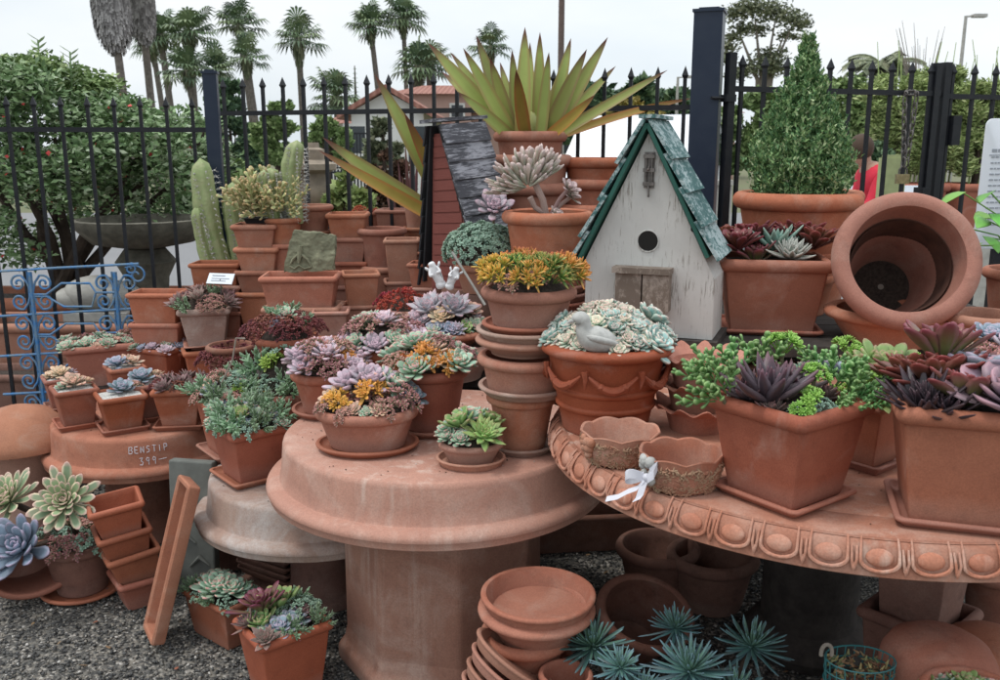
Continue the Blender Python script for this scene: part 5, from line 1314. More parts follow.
mb=MB(); pb=on_y(952,262,3.75); mb.box(-.05,.05,-.05,.05,.932,pb.z); tag(obj('stone_post',mb,M_slab,None,False,loc=(px_at(955,3.78),3.78,0)),'short grey stone block standing behind the mouth of the lying pot','block')
# ---- white birdhouse
def bevbox(x0,x1,y0,y1,z0,z1): return MB().box(x0,x1,y0,y1,z0,z1)
def shingle(mb,P,U,V,Nn,u0,u1,v0,v1,th,lift=.0):
    """slab lying on plane P+uU+vV with thickness along N"""
    c=[P+U*u+V*v+Nn*(l) for l in (lift,lift+th) for (u,v) in ((u0,v0),(u1,v0),(u1,v1),(u0,v1))]
    mb.add(c,[(3,2,1,0),(4,5,6,7),(0,1,5,4),(1,2,6,5),(2,3,7,6),(3,0,4,7)])
bhz=.93; TH=R(-21); D=.115; HX,HY=(650-500)/F*depth(3.16,1.1),3.16
t=thing('birdhouse','tall white peeling birdhouse with green shingled roof and round hole','birdhouse',(HX,HY,bhz),TH)
def front(px,py,off=D):
    """where the pixel's ray meets the house's front plane, as (across, up) in house coordinates"""
    a_,b_,c_=ray(px,py); n=Vector((math.sin(TH),-math.cos(TH),0)); P0=Vector((HX,HY,0))+n*off
    k=P0.dot(n)/(a_*n.x+b_*n.y); w_=Vector((a_*k,b_*k,CH+c_*k)); dx=w_-Vector((HX,HY,0))
    return dx.x*math.cos(TH)+dx.y*math.sin(TH), w_.z-bhz
OV=.035
pk=front(647,120,D+OV); lf=front(573,268,D+OV); rt=front(708,256,D+OV); bl=front(584,338); br=front(712,338)
cxh=pk[0]; sl_=(pk[1]-lf[1])/(cxh-lf[0]); sr_=(pk[1]-rt[1])/(rt[0]-cxh); zp=pk[1]-.03
body=MB(); zl=zp-(cxh-bl[0]-.002)*sl_; zr_=zp-(br[0]-cxh-.002)*sr_
v=[]
for y in (-D,D): v+=[(bl[0],y,.028),(br[0],y,.028),(br[0]-.002,y,zr_-.012),(cxh,y,zp-.012),(bl[0]+.002,y,zl-.012)]
body.add(v,[(0,1,2,3,4),(9,8,7,6,5),(0,5,6,1),(1,6,7,2),(2,7,8,3),(3,8,9,4),(4,9,5,0)]); obj('body',body,W_white,t,False)
mb=MB(); mb.box(bl[0]-.02,br[0]+.02,-D-.03,D+.02,0,.026); obj('base',mb,M_wood,t,False)
hu,hz=front(648,241); hr=.036
mb=MB(); mb.tube([(hu,-D-.0022,hz),(hu,-D-.0008,hz)],hr*.94,28); h=obj('entrance_hole',mb,M_hole,t)
pts=[(hu+hr*math.cos(2*PI*k/28),-D-.0016,hz+hr*math.sin(2*PI*k/28)) for k in range(29)]
mb=MB(); mb.tube(pts,.0022,6,cap=False); obj('hole_edge',mb,W_white,h)
l0=front(617,298); l1=front(673,268); lm_=(l0[0]+l1[0])/2
mb=MB()
for k in range(2): mb.box(l0[0]+.004+k*(lm_-l0[0]),l0[0]+k*(lm_-l0[0])+(lm_-l0[0])-.002,-D-.05-.004*k,-D-.0015,l0[1]-.03,l1[1]-.02)
o=obj('ledge_box',mb,W_bark,t,False); mb=MB(); mb.box(l0[0]-.006,l1[0]+.002,-D-.062,-D-.0015,l1[1]-.018,l1[1]+.002); obj('ledge_top',mb,W_bark,o,False)
k0=front(649,188); k1=front(650,152); ku=k0[0]; zz=k0[1]; kh=k1[1]-k0[1]
mb=MB(); mb.box(ku-.017,ku+.017,-D-.005,-D-.001,zz,zz+kh)
for q in (-.010,.010): mb.tube([(ku+q,-D-.010,zz+kh*.95),(ku+q,-D-.010,zz+kh*.08)],.0035,6)
for q in (.12,.5,.88): mb.box(ku-.019,ku+.019,-D-.016,-D-.005,zz+kh*q-.006,zz+kh*q+.006)
mb.tube([(ku,-D-.012,zz+kh*.6),(ku,-D-.024,zz+kh*.5)],.004,6); mb.tube([(ku,-D-.012,zz+.01),(ku+.002,-D-.014,zz-.03)],.004,6)
obj('bolt_latch',mb,M_steel,t,False)
mb=MB(); hl=front(694,229); mb.tube([(hl[0],-D-.002,hl[1]),(hl[0],-D-.0008,hl[1])],.011,14); obj('knot_hole',mb,M_hole,t)
for sg,e in ((-1,lf),(1,rt)):
    A=Vector((cxh,0,pk[1]-.016)); Bv=Vector((e[0],0,e[1]-.014)); U=(Bv-A); Lr=U.length; U.normalize(); V_=Vector((0,1,0)); N_=V_.cross(U)
    if N_.z<0: N_=-N_
    mb=MB(); shingle(mb,A,U,V_,N_,-.004,Lr*.985,-D-OV,D+.03,.013,-.004); rf=obj('roof_board',mb,W_greend,t,False)
    nrow=4
    for k in range(nrow):
        u0=Lr*k/nrow; u1=Lr*(k+1)/nrow+.016; jy=rnd.uniform(-.006,.006); mb=MB(); c=[]
        for l in (0,1):
            for (u,v_) in ((u0-.012,-D-OV-.006+jy),(u1,-D-OV-.010+jy),(u1,D+.036+jy),(u0-.012,D+.036+jy)):
                s_=(u-u0)/(u1-u0); c.append(A+N_*(.011+.016*s_+l*.012)+U*u+V_*v_)
        mb.add(c,[(3,2,1,0),(4,5,6,7),(0,1,5,4),(1,2,6,5),(2,3,7,6),(3,0,4,7)]); obj('shingle',mb,W_green,rf,False)
mb=MB(); mb.box(cxh-.026,cxh+.030,-D-OV-.008,D+.04,pk[1]+.006,pk[1]+.018); obj('ridge_cap',mb,W_green,t,False)
# ---- red birdhouse (narrow A frame, turned away)
rb=on_y(458,288,3.84); t=thing('birdhouse','faded red A frame birdhouse with silvered black board roof','birdhouse',(on_y(471,200,3.86).x,3.90,1.0),R(-50),None); t.matrix_world=Matrix.Translation(t.location)@Matrix.Rotation(R(-5.5),4,'Y')@Matrix.Rotation(R(-43),4,'Z')
RH=on_y(458,124,3.86).z-1.0; rw=.15; Dd=.10
mb=MB(); v=[(-rw,-Dd,0),(rw,-Dd,0),(.035,-Dd,RH-.03),(-.035,-Dd,RH-.03)]; v+=[(p[0],Dd,p[2]) for p in v]
mb.add(v,[(0,1,2,3),(7,6,5,4),(0,4,5,1),(1,5,6,2),(2,6,7,3),(3,7,4,0)]); 
for k in range(14): mb.box(-rw*.9*(1-k/17),rw*.9*(1-k/17),-Dd-.004,-Dd-.0012,.015+k*(RH-.05)/14,.015+(k+.86)*(RH-.05)/14)
obj('body',mb,W_red,t,False)
mb=MB(); mb.tube([(.045,-Dd-.008,.21),(.045,-Dd-.004,.21)],.030,24); obj('entrance_hole',mb,M_hole,t)
for sg in (-1,1):
    A=Vector((sg*.02,0,RH)); Bv=Vector((sg*(rw+.03),0,.02)); U=(Bv-A); Lr=U.length; U.normalize(); V_=Vector((0,1,0)); N_=V_.cross(U)
    if N_.x*sg<0: N_=-N_
    mb=MB(); shingle(mb,A,U,V_,N_,0,Lr*.98,-Dd-.02,Dd+.02,.010,.0); rf=obj('roof_board',mb,W_blk,t,False)
    for k in range(9):
        u0=Lr*k/9; u1=Lr*(k+1)/9+.008; mb=MB(); c=[]
        y0=-Dd-.028-rnd.uniform(0,.008); y1=Dd+.04
        for l in (0,1):
            for (u,yv) in ((u0,y0),(u1,y0),(u1,y1),(u0,y1)):
                c.append(A+U*u+V_*yv+N_*(.014+.010*(u-u0)/(u1-u0)+l*.009))
        mb.add(c,[(3,2,1,0),(4,5,6,7),(0,1,5,4),(1,2,6,5),(2,3,7,6),(3,0,4,7)]); obj('shingle',mb,W_grey if sg>0 else W_blk,rf,False)
mb=MB(); mb.box(-.05,.05,-Dd-.055,Dd+.05,RH+.016,RH+.03); obj('ridge_cap',mb,W_grey,t,False)
potat('upturned pot hidden under the red birdhouse',t.location.x,3.90,.72,.20,.20,.28,'round',0,T_dull_shade,group='terracotta pots on display',flip=True)

# crumbs of potting soil and grit dropped on the tabletops
mb=MB(); rg=random.Random(21)
for cx_,cy_,r_,z_,n_ in ((.945,2.43,.74,.83,260),(-.196,2.74,.46,.72,170),(-1.49,3.64,.33,.50,90),(-.64,3.02,.34,.485,60)):
    for _ in range(n_):
        a=rg.uniform(0,2*PI); q=r_*math.sqrt(rg.random()); s_=rg.uniform(.0012,.0038); x_,y_=cx_+q*math.cos(a),cy_+q*math.sin(a)
        v=[(x_+s_*rg.uniform(.6,1.3)*dx,y_+s_*rg.uniform(.6,1.3)*dy,z_+.0005+s_*.5+s_*.5*dz) for dx,dy,dz in ((1,0,0),(0,1,0),(-1,0,0),(0,-1,0),(0,0,1),(0,0,-1))]
        mb.add(v,[(0,1,4),(1,2,4),(2,3,4),(3,0,4),(1,0,5),(2,1,5),(3,2,5),(0,3,5)],[(0,0,rg.random(),0)]*6)
tag(obj('soil_crumbs',mb,attrmat('crumbs',[(0,(.03,.022,.016)),(.7,(.10,.06,.04)),(.9,(.35,.3,.25)),(1,(.6,.58,.54))]),None,False),'specks of soil and grit scattered over the terracotta tabletops','soil crumbs',kind='stuff')

# brown leaf litter on the gravel
mb=MB(); rg=random.Random(31)
for _ in range(170):
    x_,y_=rg.uniform(-2.0,.9),2.3+1.7*rg.random()**1.3
    add_leaf(mb,rg.uniform(.012,.030),rg.uniform(.003,.007),.0012,rg.choice(('lance','spoon')),.4,rg.uniform(-.2,.4),Matrix.Translation((x_,y_,.008))@Matrix.Rotation(rg.uniform(0,6.3),4,'Z')@Matrix.Rotation(rg.uniform(-.25,.2),4,'Y')@Matrix.Rotation(rg.uniform(-.6,.6),4,'X'),.5,rg.random())
tag(obj('leaf_litter',mb,attrmat('dead_leaves',[(0,(.07,.04,.025)),(.5,(.18,.11,.06)),(.85,(.30,.20,.11)),(1,(.30,.07,.05))]),None,True,0),'small dead leaves and bits scattered over the gravel','leaf litter',kind='stuff')
# ================================================================== MORE POTS: middle shelf, .72
GS='stacked terracotta pots'
# agave stacks on the shelf (Y about 4.15)
M_agv=leafmat('leaf_agave',(.32,.37,.10),tip=(.13,.045,.03),tipf=(.80,.95),edge=(.30,.20,.08),edgef=.7,inner=(.30,.34,.09),innerf=.3,val=.28,rough=.42,hue=.012)
M_agr=leafmat('leaf_agave_rusty',(.34,.24,.05),tip=(.16,.05,.035),tipf=(.7,.98),edge=(.42,.17,.05),edgef=.8,val=.2,rough=.45,hue=.01)
def agave(tips,crown,base,tipsR=()):
    def fn(t,a,b,z,dm,shape):
        cr=Vector(crown)-t.location
        for lst,m in ((tips,M_agv),(tipsR,M_agr)):
            for (px,py,dy,W,bend) in lst:
                p=on_y(px,py,t.location.y+dy)-t.location
                dirv=(Vector((p.x,p.y,0))-Vector((cr.x,cr.y,0))); dirv=dirv.normalized()*.045 if dirv.length>.01 else Vector((0,0,0))
                dirv=dirv*1.8; mb=MB(); blade(mb,cr+dirv+Vector((0,0,-.05)),p,W*.80,bend+rnd.uniform(-.035,.035),rnd.random(),.30,14); obj('leaf',mb,m,t,True,60)
        mb=MB(); mb.lathe([(0,-.02),(.05,-.02),(.055,.05),(.02,.12),(0,.13)],14); mb.xf(Matrix.Translation((cr.x,cr.y,cr.z-.05))); obj('heart',mb,M_agv,t)
    return fn
Yag=4.16
tipsA=[(450,52,.05,.085,.02),(463,48,-.15,.10,.02),(476,35,.05,.10,.0),(490,58,-.1,.10,-.02),(512,50,.1,.09,.0),(525,27,-.05,.105,.0),(540,32,.08,.09,.0),(549,52,-.12,.08,0),
 (571,38,.0,.095,.02),(587,49,-.15,.105,.03),(608,37,-.02,.105,.03),(616,66,.12,.08,.02),(668,70,-.15,.075,.03),(500,62,.2,.08,0),(428,43,-.05,.12,.02),(442,72,.15,.10,.03),(458,92,-.2,.09,.03),(530,42,.2,.08,0),(562,66,.18,.08,0)]
tipsAr=[(516,70,-.28,.09,.0),(595,95,-.28,.085,-.02),(694,98,.10,.06,.03),(640,88,.2,.055,.03)]
cx=on_y(530,158,Yag)
s=spot(530,300,88,182,.72); ax=cx.x; ra=.165
zt3=on_y(530,184,Yag-.19).z; zt2=on_y(530,155,Yag-.19).z; zt1=on_y(530,131,Yag-.17).z
potat('lowest big pot of the tall stack under the agave',ax,Yag,.72,.205,.205,.42,'round',0,T_weath,group=GS)
potat('third big pot down in the stack under the agave',ax,Yag,zt3-.34,.20,.20,.34,'round',0,T_weath,group=GS)
potat('second big pot down in the stack under the agave',ax,Yag,zt2-.34,.195,.195,.34,'round',0,T_weath,group=GS)
potat('top pot of the tall stack, planted with the big green agave',ax,Yag,zt1-.30,.168,.168,.30,'round',0,T_weath,agave(tipsA,(ax,Yag,zt1+.01),0,tipsAr),group=GP)
bx2=on_y(600,180,4.10).x
for k,(lb,py,r) in enumerate((('upper pot of the stack between the agave and the white birdhouse',158,.170),('second pot of the stack between the agave and the white birdhouse',180,.178),('third pot of the stack between the agave and the white birdhouse',206,.185))):
    zt=on_y(600,py,4.16-r).z; potat(lb,bx2-.01*k,4.17,zt-.3,r,r,.3,'round',0,T_weath,group=GS)
potat('lowest pot of the stack between the agave and the white birdhouse',bx2-.02,4.17,.72,.19,.19,.35,'round',0,T_weath,group=GS)
# second agave, low, behind the red birdhouse
tipsB=[(322,137,-.15,.135,-.02),(374,73,-.1,.14,.02)]
tipsBr=[(284,128,-.3,.05,-.02),(350,128,-.20,.075,.02)]
tipsBr=[(318,150,-.2,.10,-.03),(404,112,-.16,.11,.0)]
potat('pot of a second agave whose long leaves reach left behind the red birdhouse',on_y(478,215,4.38).x,4.38,.72,.15,.15,.50,'round',0,T_weath,agave(tipsB,(on_y(478,215,4.38).x,4.38,1.24),0,tipsBr),group=GP)
# wide round pot with crested echeveria
s=spot(547,302,92,213,.97)
yJ=3.56; xJ=(547-500)/F*depth(yJ,1.1); rJ=92/2/F*depth(yJ,1.2)
zJ=on_y(547,214,yJ-rJ).z
potat('upturned pot hidden under the wide pot of crested pink echeveria',xJ,yJ,.72,.17,.17,.235,'round',0,T_dull_shade,flip=True,group='terracotta pots on display')
zs0=.955
saucer('lowest of the red brown saucers under the crested pink echeveria pot',xJ,yJ,zs0,.175,.175,.05,mat=T_fresh); saucer('middle red brown saucer under the crested pink echeveria pot',xJ+.004,yJ,zs0+.036,.17,.17,.045,mat=T_fresh); saucer('uppermost red brown saucer under the crested pink echeveria pot',xJ-.003,yJ,zs0+.068,.165,.165,.045,mat=T_fresh)
M_crest=leafmat('leaf_crested_pink',(.56,.38,.36),tip=(.62,.46,.46),tipf=(.6,1),edge=(.30,.40,.28),edgef=.5,inner=(.40,.46,.34),innerf=.6,val=.2)
def crested(t,a,b,z,dm,shape):
    mb=MB(); rg=random.Random(4)
    # fan shaped crest: leaves all along an arched ridge
    st=[(.0,0,z-.01),(-.02,-.01,z+.08),(-.05,-.02,z+.14)]; mb.tube(st,[.014,.013,.013],8,(0,0,.5,0))
    st2=[(.0,0,z+.02),(-.05,-.01,z+.05),(-.07,-.02,z+.09)]; mb.tube(st2,[.011,.010,.012],8,(0,0,.5,0))
    obj('stem',mb,M_crest,t); mb=MB()
    ridge=[Vector((-.155,-.02,z+.07)),Vector((-.15,-.03,z+.11)),Vector((-.12,-.03,z+.155)),Vector((-.07,-.02,z+.185)),Vector((-.02,-.01,z+.19)),Vector((.015,0,z+.18)),Vector((.02,0,z+.14))]
    core=Vector((-.06,-.01,z+.10))
    for k in range(230):
        s_=rg.random()*(len(ridge)-1.001); i=int(s_); p=ridge[i].lerp(ridge[i+1],s_-i); q=core.lerp(p,rg.uniform(.05,.85))+Vector((0,rg.uniform(-.03,.01),0)); d=(p-core).normalized(); d=(d+Vector((0,rg.uniform(-.9,.35),rg.uniform(-.1,.1)))).normalized()
        M=d.to_track_quat('X','Z').to_matrix().to_4x4(); M.translation=Vector((q.x*1.3,q.y,z+(q.z-z)*1.3))
        add_leaf(mb,rg.uniform(.055,.085),.012,.006,'spoon',.3,.15,M@Matrix.Rotation(rg.uniform(-.4,.4),4,'X'),rg.random(),rg.random())
    obj('crested_head',mb,M_crest,t,True,0)
    for (u,v,zz,sz) in ((.075,-.03,.12,.055),(.09,.0,.09,.045),(.03,-.05,.02,.045)):
        mb=MB(); rosette(mb,sz,26,.26,.08,'spoon',4,78,rg=rg,M0=Matrix.Translation((u,v,z+zz))@tilt(.7,-.6)); obj('echeveria_rosette',mb,M_crest,t,True,0)
        mb=MB(); mb.tube([(0.0,0,z),(u*.6,v*.5,z+zz*.7),(u,v,z+zz)],.008,7,(0,0,.5,0)); obj('stem',mb,M_crest,t)
potat('wide round pot holding the tall crested pink echeveria',xJ,yJ,zs0+.078,rJ,rJ,zJ-zs0-.078,'round',0,T_weath,crested,group=GP)
# purple echeveria + frosted trailing plant
sx1=on_y(492,205,3.98); 
def oneros(k,sz,lift=0,el=18,az=270): return lambda t,a,b,z,dm,shape: put(t,k,0,-.0*b,z+lift,sz,R(el),R(az))
yT=3.66; xT=on_y(480,250,yT).x
potat('upturned pot hidden under the frosted green trailing plant',xT,yT,.72,.11,.11,.29,'round',0,T_dull_shade,flip=True,group='terracotta pots on display')
potat('pot of frosted green stonecrop and one lavender rosette before the red birdhouse',xT,yT,1.01,.11,.11,.12,'round',0,T_weath,both(mixp([('trail',22,.075)],.10,1.15,70,4),lambda t,a,b,z,dm,shape: pxput(t,[('lav',494,210,-.02,.095,40,-80)],z)),group=GP,dome=.03)
# angel figurine bowl
yH=3.40; xH=(445-500)/F*depth(yH,.95); rH=95/2/F*depth(yH,.95)
zH=on_y(445,336,yH-rH).z; zH2=on_y(445,352,yH-rH-.01).z
potat('wide clay bowl directly under the bowl with the white angel figurines',xH+.012,yH,.72,rH*1.06,rH*1.06,zH2-.72,'round',0,T_grey,group=GS,cat='bowl',name='terracotta_bowl')
def angelfill(t,a,b,z,dm,shape):
    for k,u,v,sz,l in (('grey',-.35,-.15,.095,.055),('grey',.25,-.25,.095,.05),('peach',.55,.1,.07,.035),('peach',-.05,-.55,.06,.02),('lav',-.62,-.25,.06,.03),('bluegrey',-.15,-.88,.048,.01),('bluegrey',.2,-.9,.048,.01),('mint',.72,-.55,.052,.015),('mint',.9,-.1,.045,.01),('fresh',.5,-.75,.04,.01),('mint',-.75,-.55,.045,.01),('bluegrey',.95,-.35,.04,.0),('grey',-.4,.4,.07,.05),('lav',.1,.4,.07,.05),('peach',-.8,.1,.055,.02)):
        put(t,k,u*a,v*b,z+lz(u,v,l,dm),sz,R(30)*math.hypot(u,v)+.25,math.atan2(v-.6,u))
    mixp([('grey',8,.04),('mint',6,.035)],.03,1,30,3)(t,a,b,z,dm,shape)
angelfill.mound=.04
potat('wide clay bowl of grey rosettes with two white angel figurines and a stick',xH,yH,zH-.085,rH,rH,.085,'round',0,T_weath,angelfill,group=GP,taper=rH*.38,dome=.03,name='terracotta_bowl')
def angel(label,px,py,Y,hh,lean):
    b=on_y(px,py,Y); t=thing('angel_figurine',label,'figurine',(b.x,Y,b.z),0,'white angel figurines')
    k=hh/.12
    V=[(0,0,0),(0,0,.045),(0,0,.075),(0,0,.090),(.0,-.002,.108),(-.015,-.008,.076),(-.019,-.020,.062),(-.006,-.026,.064),(.015,-.008,.076),(.019,-.020,.062),(.006,-.026,.066)]
    V=[Vector(v)*k for v in V]; V=[Matrix.Rotation(lean,3,'Y')@v for v in V]
    skin('body',V,[(0,1),(1,2),(2,3),(3,4),(2,5),(5,6),(6,7),(2,8),(8,9),(9,10)],[q*k for q in (.024,.017,.017,.010,.018,.008,.007,.006,.008,.007,.006)],M_white,t,1)
    for sg in (-1,1):
        mb=MB(); add_leaf(mb,.034*k,.015*k,.006*k,'spoon',.2,.15,Matrix.Rotation(lean,4,'Y')@Matrix.Translation((sg*.006*k,.010*k,.07*k))@Matrix.Rotation(0 if sg>0 else PI,4,'Z')@Matrix.Rotation(-.7,4,'Y'),.5,.5); obj('wing',mb,M_white,t,True,0)
angel('taller white angel figurine leaning left among the grey rosettes',443,289,3.33,.125,-.42)
angel('smaller white angel figurine leaning right, between the grey rosettes',448,290,3.31,.105,.40)
a_=on_y(452,252,3.30); b_=on_y(485,305,3.25); mb=MB(); mb.tube([a_,a_.lerp(b_,.5),b_],[.005,.0045,.005],6); tag(obj('plant_stake',mb,M_conc,None),'thin pale stick leaning right out of the bowl with the angel figurines','stick')
# ---- column of bowls behind the centre table (stack I), on the centre table
xI=(525-500)/F*depth(2.62,.8); 
s=spot(522,452,72,402,.735,'round',0,1,.76)
saucer('saucer under the small round pot at the foot of the bowl stack',s['x'],s['y'],.72,s['a']*.98,s['a']*.98,.024,mat=T_grey)
potat('small empty round pot at the foot of the stack on the centre table',s['x'],s['y'],.729,s['a'],s['a'],s['top']-.729 if 'top' in s else s['h']+.006,'round',0,T_weath,group=GS)
zI=.729+s['h']+.006; yI=s['y']
rI=97/2/F*depth(yI,.95)
saucer('grey saucer lying on the small pot in the centre table stack',s['x']+.01,yI,zI,rI*.98,rI*.98,.03,mat=T_grey)
zr=on_y(525,352,yI-rI).z
potat('shallow bowl nested inside the wide oval bowl of the centre table stack',s['x']+.004,yI,zr-.052+.018,rI*1.0,rI*1.0,.052,'round',0,T_pale,group=GS,cat='bowl',name='terracotta_bowl',rimh=.022,taper=rI*.2)
zr0=zr; zr-=.034
potat('wide oval bowl in the middle of the centre table stack',s['x']+.012,yI,zI+.012,rI*1.02,rI*1.02,zr-zI-.012,'round',0,T_weath,group=GS,cat='bowl',name='terracotta_bowl',rimh=.032,taper=rI*.10)
zr=zr0+.012
saucer('greyed saucer over the wide bowl in the centre table stack',s['x']+.01,yI,zr+.001,rI*1.02,rI*1.02,.032,mat=T_grey)
saucer('smaller saucer right under the orange tipped succulent pot',s['x']+.012,yI,zr+.024,rI*.92,rI*.92,.026,mat=T_orange)
zq=zr+.040; zI3=on_y(528,294,yI-rI).z
potat('round pot of orange tipped finger succulents topping the centre stack',s['x']+.018,yI,zq,rI*.98,rI*.98,zI3-zq,'round',0,T_orange,mixp([('fire',7,.075),('firegreen',4,.07),('pinkgreen',5,.05),('firegreen',3,.055)],.035,1.0,35,12),group=GP,dome=.02,taper=rI*.12)
# ---- centre table pots, z .72
def fB1(t,a,b,z,dm,shape):
    for k,u,v,sz,l in (('orange',-.55,-.35,.055,.03),('orange',.1,-.1,.065,.05),('peach',-.75,-.1,.05,.03),('pinkgreen',.8,-.2,.065,.03),('pinkgreen',.45,-.65,.05,.01),('peach',-.2,-.75,.038,.01),('mint',.1,-.85,.032,.01),('mint',.55,.4,.08,.055),('pinkgreen',-.4,-.85,.035,.0),('mint',.2,.6,.075,.06),('lav',-.35,.35,.09,.06),('lav',.1,.2,.08,.075),('bluegrey',.9,.3,.06,.03)):
        put(t,k,u*a,v*b,z+lz(u,v,l,dm),sz,R(28)*math.hypot(u,v)+.2,math.atan2(v-.5,u))
    mixp([('pinkgreen',6,.045),('peach',5,.035)],.03,1,30,8)(t,a,b,z,dm,shape)
P('oval pot of orange and pink rosettes at the front of the centre table',367,458,104,418,.72,'round',0,.8,T_orange,fB1,1.0,group=GP,dome=.03,smat=T_fresh)
P('oval pot heaped with lavender echeverias at the left of the centre table',326,420,70,378,.72,'round',0,1,T_orange,mixp([('lav',9,.07),('pinkgreen',5,.06),('peach',3,.05),('orange',2,.05)],.05,1.1,30,14),1.0,group=GP,dome=.04,smat=T_fresh)
P('small round pot of lime rosettes at the front right of the centre table',471,471,66,449,.72,'round',0,.85,T_weath,both(mixp([('fresh',2,.05),('mint',5,.035),('lime',1,.06)],.02,1.0,35,15),exact([('lime',.35,-.45,.058,.03,35,285),('fresh',-.35,-.1,.065,.04,20,200),('mint',-.75,.1,.05,.03,30,180),('mint',.0,.55,.07,.05,10,90),('fresh',.6,.4,.06,.04,20,30)])),1.06,group=GP,dome=.02)
P('round pot of orange stonecrop and blue green rosettes behind the lime rosettes',430,438,80,375,.72,'round',0,1,T_fresh,both(mixp([('mint',7,.075),('pinkgreen',3,.06),('peach',2,.05)],.05,1.15,30,16),exact([('orange',-.1,-.75,.07,.03,35,270),('orange',.5,-.65,.06,.03,35,290),('orange',-.6,-.6,.05,.02,35,240),('mint',.9,.1,.07,.04,35,0),('bluegrey',.85,-.35,.05,.03,35,0)])),1.0,group=GP,dome=.04)
P('round pot of pink grey leaves half hidden behind the lavender echeverias',383,405,78,352,.72,'round',0,1,T_weath,mixp([('lav',5,.07),('mint',6,.065),('pinkgreen',6,.06),('orange',3,.05)],.06,1.1,30,17),group=GP,dome=.05)
# ---- lower left centre table C, z .485
P('square pot of sage green succulents overhanging the lime stained table',250,489,92,437,.485,'box',40,1,T_fresh,mixp([('greyleaf',6,.07),('mint',9,.042),('bluegrey',6,.038),('fresh',3,.05),('trail',4,.05),('peach',3,.035)],.05,1.0,30,18),1.0,group=GP,dome=.02)
P('square pot of mixed grey green succulents with a dried flower stalk',232,462,84,410,.485,'box',38,1,T_orange,mixp([('greyleaf',5,.07),('pinkgreen',4,.06),('bluegrey',5,.045),('mint',6,.045),('trail',4,.055),('bright',2,.04),('peach',3,.04)],.07,1.05,30,19),1.0,group=GP,dome=.03)
pA=on_y(222,382,2.9); pB=on_y(236,338,2.9); mb=MB(); mb.tube([pA,pA.lerp(pB,.5)+Vector((.012,0,.0)),pB,pB+Vector((.03,0,-.002))],[.003,.003,.0025,.004],5); tag(obj('dried_stalk',mb,M_euc,None),'pale curved dried flower stalk rising from the grey green succulents','flower stalk')
P('round pot of blue green and yellow stonecrop behind the square sage pot',283,452,70,398,.485,'round',0,1,T_weath,mixp([('trail',5,.07),('bright',3,.07),('greyleaf',4,.08),('orange',2,.05)],.10,1.1,25,20),group=GP,dome=.05)
# ---- left table D, z .50
GD='small square pots of pale rosettes on the chalk marked table'
D1=[('small square pot with peach green rosettes in white grit, front left of its table',75,432,58,394,35,[('peach',.0,-.1,.062,.02,20,250),('mint',-.5,-.1,.04,.01,20,200),('peach',.55,.2,.05,.015,20,30),('peach',.1,.5,.045,.02,10,90)]),
 ('small square pot with one blue grey rosette in white grit, front centre of its table',121,436,64,401,33,[('bluegrey',.1,.0,.06,.015,15,270),('pinkgreen',.7,.4,.05,.005,15,30)]),
 ('small square pot of peach rosettes at the far left end of the chalked table',62,414,48,382,33,[('peach',.0,-.1,.055,.015,20,250),('grey',.5,.3,.045,.01,20,30),('peach',-.6,.2,.04,.005,20,200)]),
 ('small square pot of grey and cream rosettes in white grit, middle of the chalked table',126,418,50,371,35,[('bluegrey',-.45,.0,.055,.015,15,230),('peach',.4,.1,.055,.015,15,300)]),
 ('small square pot of lilac and peach rosettes in grit behind the front blue one',150,424,56,388,35,[('bluegrey',-.4,.0,.062,.02,15,250),('peach',.4,.3,.055,.015,15,30),('peach',.6,-.4,.04,.01,20,320)])]
for lb,px,py,w_,yt,rot,its in D1:
    P(lb,px,py,w_,yt,.50,'box',rot,1,T_fresh,exact(its),1.0,group=GD,soil=M_grit,fill=.93)
P('small square pot of dark spiky dusky leaves at the right of the chalked table',181,431,56,392,.50,'box',8,1,T_orange,mixp([('dusky',7,.055),('red',3,.04)],.015,1.0,30,21),1.0,group=GD)
# rear of D on low shelf
P('rectangular pot of pale green echeverias behind the small square pots',98,390,84,350,.50,'box',28,.8,T_orange,mixp([('mint',10,.05),('pinkgreen',3,.045),('peach',4,.035)],.01,1.0,25,22),group=GP)
P('rectangular pot of lilac and blue green echeverias behind the small square pots',162,388,62,352,.50,'box',-24,.8,T_orange,mixp([('lav',4,.045),('mint',5,.045),('bluegrey',3,.04)],.015,1.0,25,23),group=GP)
s=P('square pot supporting the greyed pot of brown succulents',207,390,62,353,.50,'box',24,.9,T_weath,group=GS)
potat('saucer like square tray between the greyed pot and the square pot below',s['x'],s['y'],s['top'],.10,.10,.022,'box',R(20),T_orange,group=GS,cat='saucer',name='saucer')
zq=s['top']+.012; rq=.118; ztp=on_y(210,310,s['y']-rq).z
potat('greyed square pot of dusky brown rosettes with a white card',s['x']+.01,s['y'],zq,rq,rq,ztp-zq,'box',R(12),T_grey,mixp([('dusky',9,.065),('peach',3,.035),('pinkgreen',4,.045),('greyleaf',2,.05)],.05,1.1,40,24),group=GP,dome=.03)
cc=on_y(219,284,s['y']-.02); t=thing('price_card','small white card standing among the dusky brown rosettes','card',(cc.x,s['y']-.02,cc.z),R(-14))
mb=MB(); mb.box(-.065,.065,-.002,.002,0,.055); mb.xf(Matrix.Rotation(R(-38),4,'X')); obj('card',mb,M_sign,t,False)
mb=MB(); mb.box(-.045,.02,-.0042,-.0032,.040,.044); mb.box(-.045,.045,-.0042,-.0032,.026,.0285); mb.box(-.045,.03,-.0042,-.0032,.014,.0165); mb.xf(Matrix.Rotation(R(-38),4,'X')); obj('pen_lines',mb,M_ink,t,False)
mb=MB(); mb.tube([(0,.01,-.16),(0,.012,.02)],.003,5); obj('pin',mb,M_steel,t)
